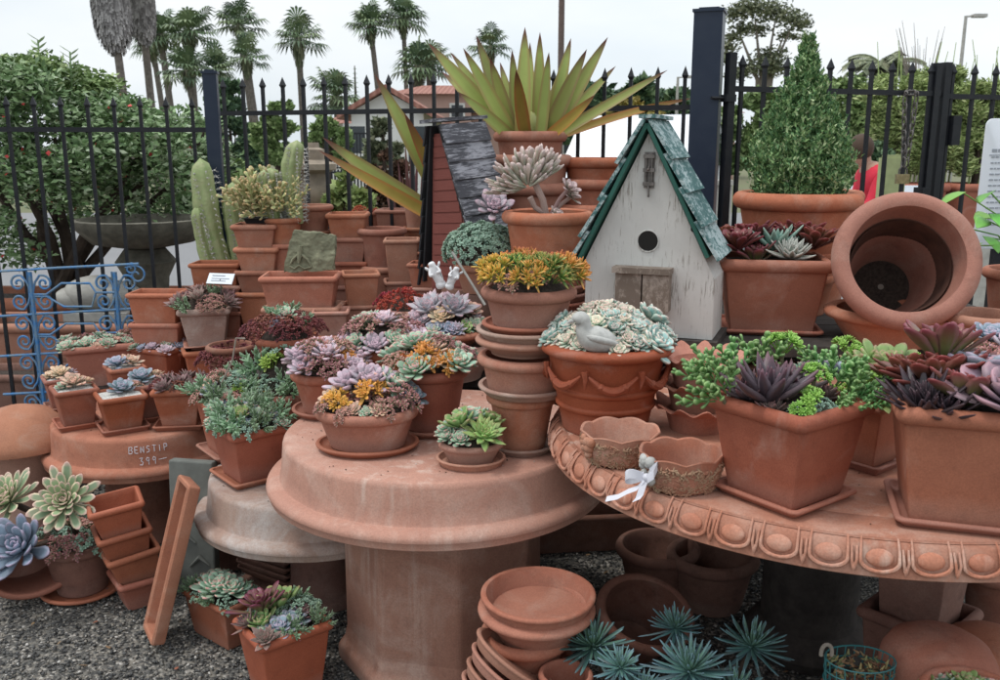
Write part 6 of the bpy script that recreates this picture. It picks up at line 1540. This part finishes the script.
# rect planters behind
def rectstack(labels,px,Y,w,tops,z,asp,mat,rot=0,base_h=.16,cr=None):
    x_=(px-500)/F*depth(Y,1.0); a=w/2/F*depth(Y,1.0); b=a*asp
    for i,(lb,ty) in enumerate(zip(labels,tops)):
        zt=on_y(px,ty,Y-b).z; nxt=z if i==len(tops)-1 else on_y(px,tops[i+1],Y-b).z-.03
        hh=max(min(.2,zt-z),zt-nxt)
        potat(lb,x_+rnd.uniform(-.004,.004),Y,zt-hh,a,b,hh,'box',R(rot)+rnd.uniform(-.03,.03),mat[i%len(mat)],group=GS)
    return x_,a,b
rectstack(['upper empty rectangular pot left of the greyed pot','second rectangular pot left of the greyed pot','third rectangular pot left of the greyed pot'],157,4.18,52,[294,324,352],.50,.75,[T_weath])
rectstack(['upper long pot just below the columnar cactus','second long pot below the columnar cactus','third long pot below the columnar cactus','lowest long pot below the columnar cactus'],219,4.28,50,[264,286,312,338],.50,.7,[T_weath,T_pale])
# ---- shelf stacks, z .72
def rs(labels,px,py,w,tops,shape='box',rot=0,asp=.9,mat=T_weath,z=.72,plants=None,**k):
    s=spot(px,py,w,tops[0],z,shape,R(rot),asp); e=s['b'] if shape=='box' else s['b']
    zs=[on_y(px,ty,s['y']-e).z for ty in tops]; H=max(.11,abs(zs[0]-zs[1])*1.25) if len(zs)>1 else zs[0]-z
    for i,lb in enumerate(labels):
        zt=zs[i]; last=(i==len(labels)-1); hh=(zt-z) if last else H
        m=mat[i%len(mat)] if isinstance(mat,(list,tuple)) else mat
        potat(lb,s['x']+rnd.uniform(-.005,.005),s['y']+rnd.uniform(-.003,.003),zt-hh,s['a']*(1+rnd.uniform(-.015,.015)),s['b'],hh,shape,R(rot)+rnd.uniform(-.06,.06),m,plants if i==0 else None,group=GS if not(plants and i==0) else GP,**(k if i==0 else {}))
    s['top']=zs[0]; return s
s5=rs(['top pot of the four pot stack under the black nursery tray','second pot of the four pot stack under the nursery tray','third pot of the four pot stack under the nursery tray','lowest pot of the four pot stack under the nursery tray'],260,334,46,[225,248,271,293],mat=[T_weath,T_pale])
t=thing('nursery_pot','black plastic nursery tray of pale jade shoots on the four pot stack','planter',(s5['x'],s5['y'],s5['top']),0)
obj('pot',pot_mb(.062,.05,.028,'box',taper=.006,rimh=.006),M_black,t); mb=loft([(.006,.02),(None,.026)],.062,.05,'box'); obj('soil',mb,M_soil,t)
mixp([('palejade',6,.12)],.0,.55,22,31)(t,.05,.04,.034,.01,'box')
# stone relief on long pots
s6=rs(['upper long rectangular pot carrying the carved stone','lower long rectangular pot under the carved stone pot','long pot at the bottom below the carved stone'],303,352,78,[277,308,334],asp=.62,mat=[T_weath,T_pale])
ps=[on_y(a_,b_,s6['y']-.02) for a_,b_ in ((281,276),(333,273),(335,238),(325,236),(293,233),(287,250))]
c0=ps[0]; t=thing('carved_stone','rough greenish stone slab carved with a winged figure, leaning on the long pot','stone',(s6['x'],s6['y'],s6['top']+.002),R(-4))
mb=MB(); pts=[((p.x-s6['x']),(p.z-ps[0].z)) for p in ps]; n=len(pts); v=[(x_,0,z_) for x_,z_ in pts]+[(x_*.97,.045,z_*.97) for x_,z_ in pts]
mb.add(v,[tuple(range(n)),tuple(range(2*n-1,n-1,-1))]+[(k,k+n,(k+1)%n+n,(k+1)%n) for k in range(n)]); 
bm_=mb; o=obj('slab',mb,M_stone,t,False); m=o.modifiers.new('Sub','SUBSURF'); m.subdivision_type='SIMPLE'; m.levels=m.render_levels=5; tx=bpy.data.textures.new('rough','CLOUDS'); tx.noise_scale=.045; m=o.modifiers.new('Disp','DISPLACE'); m.texture=tx; m.strength=.022; m.mid_level=.5
mb=MB(); mb.tube([(-.0,-.004,.12),(-.005,-.006,.075),(-.01,-.006,.045)],[.010,.012,.006],8); mb.tube([(-.005,-.004,.09),(.03,-.006,.06),(.045,-.004,.03)],[.006,.007,.003],6); mb.tube([(-.005,-.004,.09),(-.035,-.006,.06),(-.05,-.004,.035)],[.006,.007,.003],6)
mb.tube([(-.05,-.004,.03),(-.03,-.006,.02),(-.01,-.004,.035),(.015,-.006,.02),(.045,-.004,.028)],.004,6); obj('relief',mb,M_stone,t)
# more stacks
rs(['upper empty square pot right of the carved stone','lower square pot right of the carved stone'],362,344,44,[274,306],rot=10,mat=[T_weath,T_pale])
s=rs(['top pot of the tall stack behind the carved stone','second pot of the tall stack behind the carved stone','third pot of the tall stack behind the carved stone','lowest pot of the tall stack behind the carved stone'],349,328,42,[214,238,262,286],mat=T_weath)
rs(['empty round mouthed pot with thick rim behind the carved stone','pot under the thick rimmed pot behind the carved stone','lowest pot behind the carved stone'],313,326,43,[206,232,262],'round',0,1,mat=[T_weath,T_pale])
def cactus(t,a,b,z,dm,shape):
    mb=MB()
    for (px,py,w_,x0) in ((297,140,20,.01),): pass
M_cac=plain('cactus_skin',(.26,.34,.14),.65,var=.5,scale=26,bump=.5,dist=.008,col2=(.34,.36,.19))
def column_cactus(mb,p0,p1,r,ribs=6,seed=0,bend=.03,spines=True):
    p0=Vector(p0);p1=Vector(p1); n=22; L=(p1-p0).length; d=(p1-p0).normalized(); a=d.cross(Vector((0,1,0))).normalized(); b=a.cross(d)
    v=[];f=[];m=ribs*4
    for i in range(n):
        s=i/(n-1); c=p0+(p1-p0)*s+a*bend*math.sin(PI*s); q=r*(1-.09*math.sin(s*11+seed)+.04*math.sin(s*37+seed*2))*(math.sqrt(max(0,1-max(0,(s-.88)/.12)**2)) if s>.88 else 1)*(.75+.25*min(1,s*4))
        for k in range(m):
            th=2*PI*k/m; rr=max(q*(1-.22*(1-abs(math.cos(ribs*th/2)))**.8 ),.0005); v.append(c+a*math.cos(th)*rr+b*math.sin(th)*rr)
    for i in range(n-1):
        for k in range(m): f.append((i*m+k,i*m+(k+1)%m,(i+1)*m+(k+1)%m,(i+1)*m+k))
    cs=[(.2,0,.5,0)]*len(v); mb.add(v,f,cs)
    return a,b,d
def spines(t,specs):
    mb=MB(); rg=random.Random(2)
    for p0,p1,r,ribs in specs:
        p0=Vector(p0);p1=Vector(p1); d=(p1-p0).normalized(); a=d.cross(Vector((0,1,0))).normalized(); b=a.cross(d)
        for k in range(ribs):
            th=2*PI*k/ribs
            for i in range(20):
                s=.04+.9*i/20; c=p0+(p1-p0)*s; o_=a*math.cos(th)+b*math.sin(th); q=c+o_*r*.96
                for j in range(4): 
                    e=q+(o_+Vector((rg.uniform(-.8,.8),rg.uniform(-.8,.8),rg.uniform(-.8,.8)))).normalized()*.02; mb.tube([q,e],[.0012,.0005],3)
                mb.add(*ball(q,.0045,6))
    obj('spines',mb,M_grit,t)
def cactfill(cols,rel):
    def fn(t,a,b,z,dm,shape):
        sp=[]
        for (b0,tp,w_,ribs,dy) in cols:
            p0=on_y(*b0,t.location.y+dy)-t.location; p1=on_y(*tp,t.location.y+dy)-t.location; p0.z=max(z-.01,p0.z if p0.z>z+.05 else z-.01); r=w_/2/F*depth(t.location.y,1.2)
            mb=MB(); column_cactus(mb,p0,p1,r,ribs,rnd.random()*6); obj('cactus_column',mb,M_cac,t,True,0); sp.append((p0,p1,r,ribs))
        spines(t,sp)
    return fn
Yc_=4.47
potat('tall pot rooted with big green columnar cacti left of the nursery tray',on_y(221,255,Yc_).x,Yc_,.0,.11,.11,on_y(221,288,Yc_-.13).z,'round',0,T_fresh,cactfill([((232,292),(200,158),24,6,0),((250,292),(232,182),19,6,.03),((222,292),(197,205),13,6,-.04),((256,292),(247,212),12,6,.06)],0),group=GP)
Y2=4.30
zpp=on_y(284,219,Y2-.095).z
for k,lb in enumerate(('lowest pot hidden under the prickly pear pot','pot under the prickly pear pot')): potat(lb,on_y(284,240,Y2).x,Y2,.72+k*.11 if k==0 else zpp-.27,.092,.092,.15,'round',0,T_weath,group=GS)
potat('pot of prickly pear and a broad green cactus behind the nursery tray',on_y(284,240,Y2).x,Y2,zpp-.15,.095,.095,.15,'round',0,T_weath,both(cactfill([((296,214),(297,140),19,7,0),((276,214),(270,168),20,8,-.02),((284,216),(282,172),14,7,.03)],0),mixp([('palejade',3,.10)],.0,.8,50,32)),group=GP)
rs(['upper pot of a short stack just right of the carved stone foot','lower pot of a short stack just right of the carved stone foot'],332,356,40,[312,336],rot=4,mat=[T_pale,T_weath])
rs(['upper pot of a short stack in front of the red birdhouse foot','middle pot of a short stack in front of the red birdhouse foot','lowest pot of a short stack in front of the red birdhouse foot'],428,346,38,[264,288,312],rot=-6,mat=[T_weath,T_pale])
# right of carved stone
rs(['flared pot standing on saucers, centre of the back stacks','saucer stack pot under the flared pot, centre of the back stacks'],402,338,40,[240,282],'box',6,.9,mat=[T_weath,T_pale])
rs(['pot leaning behind the flared pot','lower pot behind the flared pot'],383,330,50,[230,268],'round',0,1,mat=T_weath)
rs(['small back row pot left of the red birdhouse','lower back row pot left of the red birdhouse'],395,318,38,[210,244],'box',-5,.9,mat=T_weath)
rs(['back row pot with dusty red flowers behind the tall stack','lower pot under the dusty red flowers'],372,316,34,[212,246],'box',0,.9,mat=T_weath,plants=mixp([('scarlet',3,.04)],0,1,30,33))
rs(['pale pot against the black roof edge of the red birdhouse','second pot down against the black roof edge','lowest pot down against the black roof edge'],418,322,32,[199,228,252],'round',0,1,mat=[T_pale,T_weath])
s=rs(['narrow pot of scarlet stonecrop left of the angel bowl','pot under the scarlet stonecrop pot'],404,352,34,[312,334],'box',8,.9,mat=T_pale,plants=mixp([('scarlet',8,.055)],.06,1.4,40,34))
s=P('round pot spilling dark red stonecrop and grey green rosettes, left of centre',286,384,62,342,.72,'round',0,1,T_fresh,both(mixp([('red',19,.056)],.04,1.28,45,35),exact([('greyleaf',-.3,-.1,.05,.06),('mint',.1,-.2,.05,.07,20,270),('mint',.5,.1,.045,.06,20,0),('greyleaf',.1,.5,.06,.06),('bluegrey',-.1,-.5,.04,.06,30,270),('greyleaf',.7,-.1,.05,.06)])),group=GP,dome=.04)
potat('square pot beside the dark red stonecrop pot, mostly hidden',on_y(232,372,3.62).x,3.62,.0,.10,.10,.80,'round',0,T_dull_shade,mixp([('red',8,.065)],.03,1.1,40,36),group=GP)
# ================================================================== GROUND LEVEL LEFT
def fG(t,a,b,z,dm,shape):
    L=t.location
    for key,px,py,dy,sz,el,az in (('varieg',66,502,-.10,.135,52,-80),('bigblue',24,549,-.20,.140,48,-100),('varieg',10,502,.0,.14,35,-110)):
        p=on_y(px,py,L.y+dy)-L; put(t,key,p.x,p.y,p.z,sz,R(el),R(az))
        mb=MB(); mb.tube([(0,0,z),(p.x*.5,p.y*.5,(z+p.z)*.55),tuple(p)],.012,7); obj('stem',mb,M_bark,t)
    mixp([('trail',9,.06),('pinkgreen',6,.055)],.03,1.1,45,41)(t,a,b,z,dm,shape)
P('round ground pot of huge green and cream edged rosettes, far left',78,606,66,552,0,'round',0,1,T_dull_shade,fG,1.05,group=GP,mat=None) if False else None
sG=P('round ground pot with huge cream edged and powder blue rosettes, far left',80,603,74,555,0,'round',0,1,T_dull_shade,fG,1.08,group=GP,smat=T_fresh)
# fallen chipped pot at far left
mb=loft(pot_prof(.15,.2,.03,.04,.012,.01),.15,.10,'round',n=40,seed=4); o=obj('broken_pot',mb,T_orange,None); p=on_z(12,600,0); o.location=(p[0],p[1]+.1,.10); o.rotation_euler=(R(78),0,R(40)); tag(o,'terracotta pot lying on its side on the gravel at the left edge','pot','terracotta pots on display')
p=on_z(30,470,.18); 
# stack of four square pots
s=spot(136,600,70,506,0,'box',R(30),1,.72)
x0,y0=on_z(132,617,0); y0+=.12; aG=.093
tops=[500,527,548,575]; offs=[(-.045,0),(-.020,.0),(-.004,0),(.012,0)]
zs=[on_y(125,ty+12,y0-.12).z for ty in tops]
for k,(lb,zt) in enumerate(zip(('top of the four nested square pots on the gravel','second of the four nested square pots on the gravel','third of the four nested square pots on the gravel','lowest of the four nested square pots, standing on the gravel'),zs)):
    hh=.135 if k<3 else zt
    o=potat(lb,(( (118,125,133,139)[k])-500)/F*depth(y0,zt),y0,zt-hh,aG,aG,hh,'box',R(28+3*k),T_fresh if k!=2 else T_orange,group=GS)
    o.rotation_euler=(0,R(-6) if k<3 else 0,R(28+3*k))
# leaning rectangular tray
a_=on_z(146,652,0); t_top=on_y(183,492,a_[1]+.12)
M_len=math.sqrt((t_top.z)**2+(t_top.x-a_[0])**2+.12**2)
P_=[(None,0),(.008,0),(.004,.004),(0,.036),(.004,.042),(.014,.042),(.020,.036),(.022,.010),(None,.010)]
mb=loft(P_,.085,M_len/2,'box',.012,28,5,.001); mb.xf(Matrix.Translation((0,M_len/2,0)))
o=obj('rectangular_tray',mb,T_weath,None); d=(Vector((t_top.x-a_[0],.12,t_top.z))).normalized(); zax=Vector((-.86,-.51,0)); zax=(zax-d*zax.dot(d)).normalized(); xax=d.cross(zax)
Mt=Matrix(((xax.x,d.x,zax.x,0),(xax.y,d.y,zax.y,0),(xax.z,d.z,zax.z,0),(0,0,0,1))); o.matrix_world=Matrix.Translation((a_[0]+.02,a_[1]+.07,.012))@Mt
tag(o,'long rectangular terracotta tray leaning upright against the four nested square pots','tray')
# carved slab behind
t=thing('relief_slab','grey stone slab with carved relief standing behind the leaning tray','stone',(on_y(190,560,2.98).x,3.02,0),R(-10))
mb=MB(); mb.box(-.085,.085,-.02,.02,0,.50); mb.xf(Matrix.Rotation(R(-5),4,'X')); o=obj('slab',mb,M_slab,t,False); m=o.modifiers.new('Bevel','BEVEL'); m.width=.006; m.segments=2
mb=MB()
for k,(u,v) in enumerate(((.02,.34),(-.02,.22),(.03,.14))): mb.tube([(u-.04,-.024,v-.03),(u,-.028,v+.01),(u+.035,-.024,v-.02)],[.004,.009,.003],6)
mb.add(*ball((.02,-.022,.30),.018,10,1.3)); mb.xf(Matrix.Rotation(R(-5),4,'X')); obj('relief',mb,M_slab,t)
# planters on the gravel in front
def fG5(t,a,b,z,dm,shape):
    for key,u,v,sz,l in (('mint',-.5,.2,.075,.02),('mint',.1,-.3,.085,.03),('mint',.5,.0,.07,.03),('fresh',-.8,-.3,.05,.0)): put(t,key,u*a,v*b,z+lz(u,v,l,dm),sz,R(20)*math.hypot(u,v),math.atan2(v,u))
    mixp([('greyleaf',4,.045),('trail',5,.04)],.01,.95,30,42)(t,a,b,z,dm,shape)
P('low rectangular planter of blue green rosettes on the gravel',222,652,86,612,0,'box',-38,.62,T_fresh,fG5,group=GP)
def fG6(t,a,b,z,dm,shape):
    for key,u,v,sz,l in (('bluegrey',-.3,-.5,.055,.02),('bluegrey',.15,-.3,.055,.02),('mint',.0,-.75,.04,.01),('winegreen',-.4,.5,.10,.04),('fresh',.1,.6,.09,.03),('fresh',-.6,.1,.06,.02),('trail',.6,.2,.07,.02)): put(t,key,u*a,v*b,z+lz(u,v,l,dm),sz,R(18)*math.hypot(u,v),math.atan2(v,u))
    mixp([('greyleaf',5,.05),('dusky',3,.06),('trail',5,.045),('mint',4,.035)],.03,.95,30,43)(t,a,b,z,dm,shape)
P('deeper square planter of mixed succulents on the gravel by the thick column',284,712,108,648,0,'box',38,.9,T_fresh,fG6,group=GP)
# things in the dark under the tables on the left
for k in range(6):
    xx,yy=on_z(268,596,0); o=obj('square_saucer',saucer_mb(.115,.115,.03,'box',sd()),T_dull_shade,None,loc=(xx-.01*k*.5,yy+.16,.02+k*.026)); o.rotation_euler=(R(-4),R(10),R(-20+2*k))
    tag(o,'square terracotta saucer in the tilted stack under the lime stained table','saucer','tilted stack of square saucers under the lime stained table')
mb=MB(); xx,yy=on_z(255,600,0); mb.box(-.09,.09,-.09,.09,0,.008); tag(obj('brick_tile',mb,T_dull_shade,None,False,loc=(xx,yy+.16,0),rz=-.3),'flat clay tile under the tilted stack of square saucers','tile')
P('dim square pot standing in the dark beside the carved grey slab',226,575,46,510,0,'box',20,.9,T_dull_shade,group='terracotta pots in the shade under the tables')
# ================================================================== UNDER THE RIGHT TABLE
GU='terracotta pots in the shade under the tables'
yU=2.12
rU=.148; xU=(538-500)/F*depth(yU,.42)
zU=on_y(538,622,yU-rU).z
saucer('shallow saucer bowl topping the stack below the ornate table edge',xU,yU,zU-.052,rU,rU,.055,mat=T_weath)
potat('thick rimmed bowl just under the shallow saucer bowl',xU-.004,yU,zU-.115,rU*1.03,rU*1.03,.085,'round',0,T_weath,group=GS,cat='bowl',name='terracotta_bowl')
potat('third bowl down in the leaning bowl stack at the bottom edge',xU-.03,yU,zU-.20,.12,.12,.10,'round',0,T_weath,group=GS,cat='bowl',name='terracotta_bowl')
potat('tall pot carrying the bowl stack at the bottom edge',xU-.03,yU,0,.14,.14,zU-.195,'round',0,T_weath,group=GS)
for k in range(4):
    p=on_y(497-5*k,648+14*k,2.05); o=obj('saucer',saucer_mb(.115,.115,.03,'round',sd()),T_weath,None,loc=(p.x+.03,2.0,p.z-.02)); o.rotation_euler=(0,R(38),R(20)); tag(o,['steeply tilted saucer, topmost against the bowl stack','steeply tilted saucer, second down against the bowl stack','steeply tilted saucer, third down against the bowl stack','steeply tilted saucer, lowest against the bowl stack'][k],'saucer','tilted saucers at the bottom edge')
p=on_y(566,672,1.98); potat('small empty pot between the bowl stack and the teal rosettes',p.x,1.98,0,.068,.068,p.z,'round',0,T_weath,group=GS)
potat('pot holding up the tilted saucers at the bottom edge',on_y(490,670,2.0).x,2.02,0,.07,.07,.27,'round',0,T_dull_shade,group=GS)
P('round dark pot under the left end of the ornate table',657,610,84,562,0,'round',0,1,T_dull_shade,group=GU,ratio=.8)
P('second round dark pot under the ornate table, right of the first',712,622,92,572,0,'round',0,1,T_dull_shade,group=GU,ratio=.8)
mb=loft(pot_prof(.15,.2,.04,.035,.015,.012),.15,.13,'round',n=48,seed=6); o=obj('terracotta_pot',mb,T_dull_shade,None); p=on_y(640,600,2.45); o.location=(p.x-.02,2.52,.10); o.rotation_euler=(R(32),R(12),0); tag(o,'dark pot tipped towards the viewer behind the teal rosettes','pot',GU)
P('long dim trough in the shadow behind the thick column',580,556,150,520,0,'box',6,.35,T_dull_shade,group=GU)
# teal heads
def teal(t,a,b,z,dm,shape):
    L=t.location
    for px,py,dy,sz,el,az in ((593,643,.02,.088,18,-110),(621,664,-.12,.062,14,-80),(676,625,.10,.072,10,-90),(690,668,-.08,.10,14,-90),(752,643,.02,.088,12,-70),(735,690,-.1,.08,10,-90),(640,690,-.14,.07,10,-90)):
        p=on_y(px,py,L.y+dy)-L; put(t,'teal',p.x,p.y,p.z-.01,sz*1.15,R(el),R(az))
        mb=MB(); mb.tube([(p.x*.4,p.y*.4,z),(p.x*.8,p.y*.8,(z+p.z)*.5),tuple(p)],.006,6); obj('stem',mb,M_bark,t)
potat('low pot of blue green needle leaved heads at the bottom centre',on_y(668,670,2.02).x,2.02,0,.15,.15,.17,'round',0,T_dull_shade,teal,group=GP)
# square pots under table at right
s=spot(922,690,128,640,0,'box',R(40),1)
yV=2.28; xV=(922-500)/F*depth(yV,.4)
zV=on_y(925,640,yV-.17).z
potat('lower square pot of the two nested ones under the ornate table',xV,yV,0.03,.128,.128,zV-.03,'box',R(42),T_dull_shade,group=GU)
potat('upper square pot of the two nested ones under the ornate table',xV,yV,zV-.09,.118,.118,.70-zV+.088-.01,'box',R(42),T_dull_shade,group=GU,taper=.03)
saucer('square saucer under the lower nested pot below the ornate table',xV,yV,0,.125,.125,.035,'box',R(42),T_dull_shade)
def domed(label,x_,y_,top,r):
    mb=MB(); mb.lathe([(r*.95,0),(r,.01),(r,top-r*.62),(r*.97,top-r*.45),(r*.84,top-r*.22),(r*.6,top-r*.07),(r*.3,top-r*.01),(0,top)],48); tag(obj('domed_cloche',mb,T_weath,None,loc=(x_,y_,0)),label,'cloche','domed terracotta cloches at the bottom right')
p=on_y(950,643,1.80); domed('round topped terracotta cloche near the bottom right corner',p.x,1.84,p.z,.125)
p=on_y(1012,652,1.86); domed('second round topped cloche cut by the right edge',p.x,1.95,p.z,.11)
P('bowl in the dark behind the nested square pots, far right',992,640,60,585,0,'round',0,1,T_dull_shade,group=GU)
# wire basket
p=on_y(850,664,1.76); t=thing('wire_basket','teal wire basket of dried bits with a pale handle at the bottom edge','basket',(p.x+.03,1.78,p.z-.085),0)
mb=MB()
for k in range(4): mb.tube([(.075*math.cos(2*PI*i/24),.055*math.sin(2*PI*i/24),.085-.025*k) for i in range(25)],.0018,5,cap=False)
for i in range(22): a=2*PI*i/22; mb.tube([(.075*math.cos(a),.055*math.sin(a),.085),(.07*math.cos(a+.1),.05*math.sin(a+.1),0)],.0013,4)
obj('wire_body',mb,plain('teal_wire',(.03,.16,.17),.5),t)
mb=MB(); mb.tube([(-.075+.012*math.cos(a)-.0,0,.085+.03+.02*math.sin(a)-.015) for a in [R(200-20*k) for k in range(12)]],.0045,7); obj('handle',mb,M_euc,t)
mb=MB(); rg=random.Random(1)
for k in range(160): 
    q=Vector((rg.uniform(-.06,.06),rg.uniform(-.042,.042),rg.uniform(.03,.078))); e=q+Vector((rg.uniform(-1,1),rg.uniform(-1,1),rg.uniform(-.3,.6))).normalized()*.014; mb.tube([q,e],[.0035,.0012],4,(0,0,rg.random(),0))
obj('dried_bits',mb,attrmat('dried_bits',[(0,(.10,.05,.03)),(.4,(.22,.13,.07)),(.75,(.10,.16,.08)),(1,(.45,.33,.15))]),t)
potat('pot standing under the teal wire basket at the bottom edge',p.x+.03,1.80,0,.075,.075,p.z-.087,'round',0,T_dull_shade,group=GU)
p=on_y(985,676,1.62); potat('pot of pale green rosettes in the bottom right corner',p.x,1.64,0,.11,.11,p.z-.05,'round',0,T_weath,mixp([('mint',6,.05),('fresh',4,.045)],.03,1.0,30,51),group=GP)
# ================================================================== LIGHT, SKY, CAMERA
W=bpy.data.worlds.new('World'); S.world=W; W.use_nodes=True; nt=W.node_tree; g=G(nt); bg=nt.nodes['Background']
sky=g.n('ShaderNodeTexSky'); sky.sky_type='NISHITA'; sky.sun_disc=False; sky.sun_elevation=R(66); sky.sun_rotation=R(262); sky.air_density=1.0; sky.dust_density=3.0
tc=g.n('ShaderNodeTexCoord'); mp=g.n('ShaderNodeMapping'); mp.inputs['Scale'].default_value=(1,1,2.6); g.l(tc.outputs['Generated'],mp.inputs[0])
n1=g.noise(mp.outputs[0],2.1,7,.55); n2=g.noise(mp.outputs[0],1.1,4,.5)
cloud=g.mix(g.ramp(n1,[(.35,0),(.65,1)]),(7.9,8.7,9.3),(9.3,9.6,9.75))
fac=g.ramp(n2,[(.38,.82),(.62,1.0)])
sz=g.n('ShaderNodeSeparateXYZ'); g.l(tc.outputs['Generated'],sz.inputs[0])
cloud=g.mix(1.0,cloud,g.ramp(sz.outputs[2],[(.32,1.0),(.95,1.75)]) if False else g.mix(g.ramp(sz.outputs[2],[(.35,0.0),(.95,1.0)]),(1,1,1),(1.72,1.7,1.68)),'MULTIPLY')
g.l(g.mix(fac,sky.outputs[0],cloud),bg.inputs['Color']); bg.inputs['Strength'].default_value=.099
sl=bpy.data.lights.new('sun','SUN'); sl.energy=1.2; sl.angle=R(12); sl.color=(1,.96,.90); so=bpy.data.objects.new('sun',sl); C.objects.link(so)
d=Vector((math.sin(R(262))*math.cos(R(66)),math.cos(R(262))*math.cos(R(66)),math.sin(R(66)))); so.rotation_euler=(-d).to_track_quat('-Z','Y').to_euler()
cam=bpy.data.cameras.new('camera'); cam.sensor_width=36; cam.lens=F/1000*36; cam.clip_start=.05; cam.clip_end=2000
co=bpy.data.objects.new('camera',cam); C.objects.link(co); co.location=(0,0,CH); co.rotation_euler=(PI/2-PITCH,0,0); S.camera=co
cam.dof.use_dof=True; cam.dof.focus_distance=2.7; cam.dof.aperture_fstop=9
S.view_settings.view_transform='Standard'; S.view_settings.look='None'; S.view_settings.exposure=.14; S.view_settings.gamma=1; S.view_settings.use_curve_mapping=False
S.cycles.max_bounces=6; S.cycles.diffuse_bounces=3
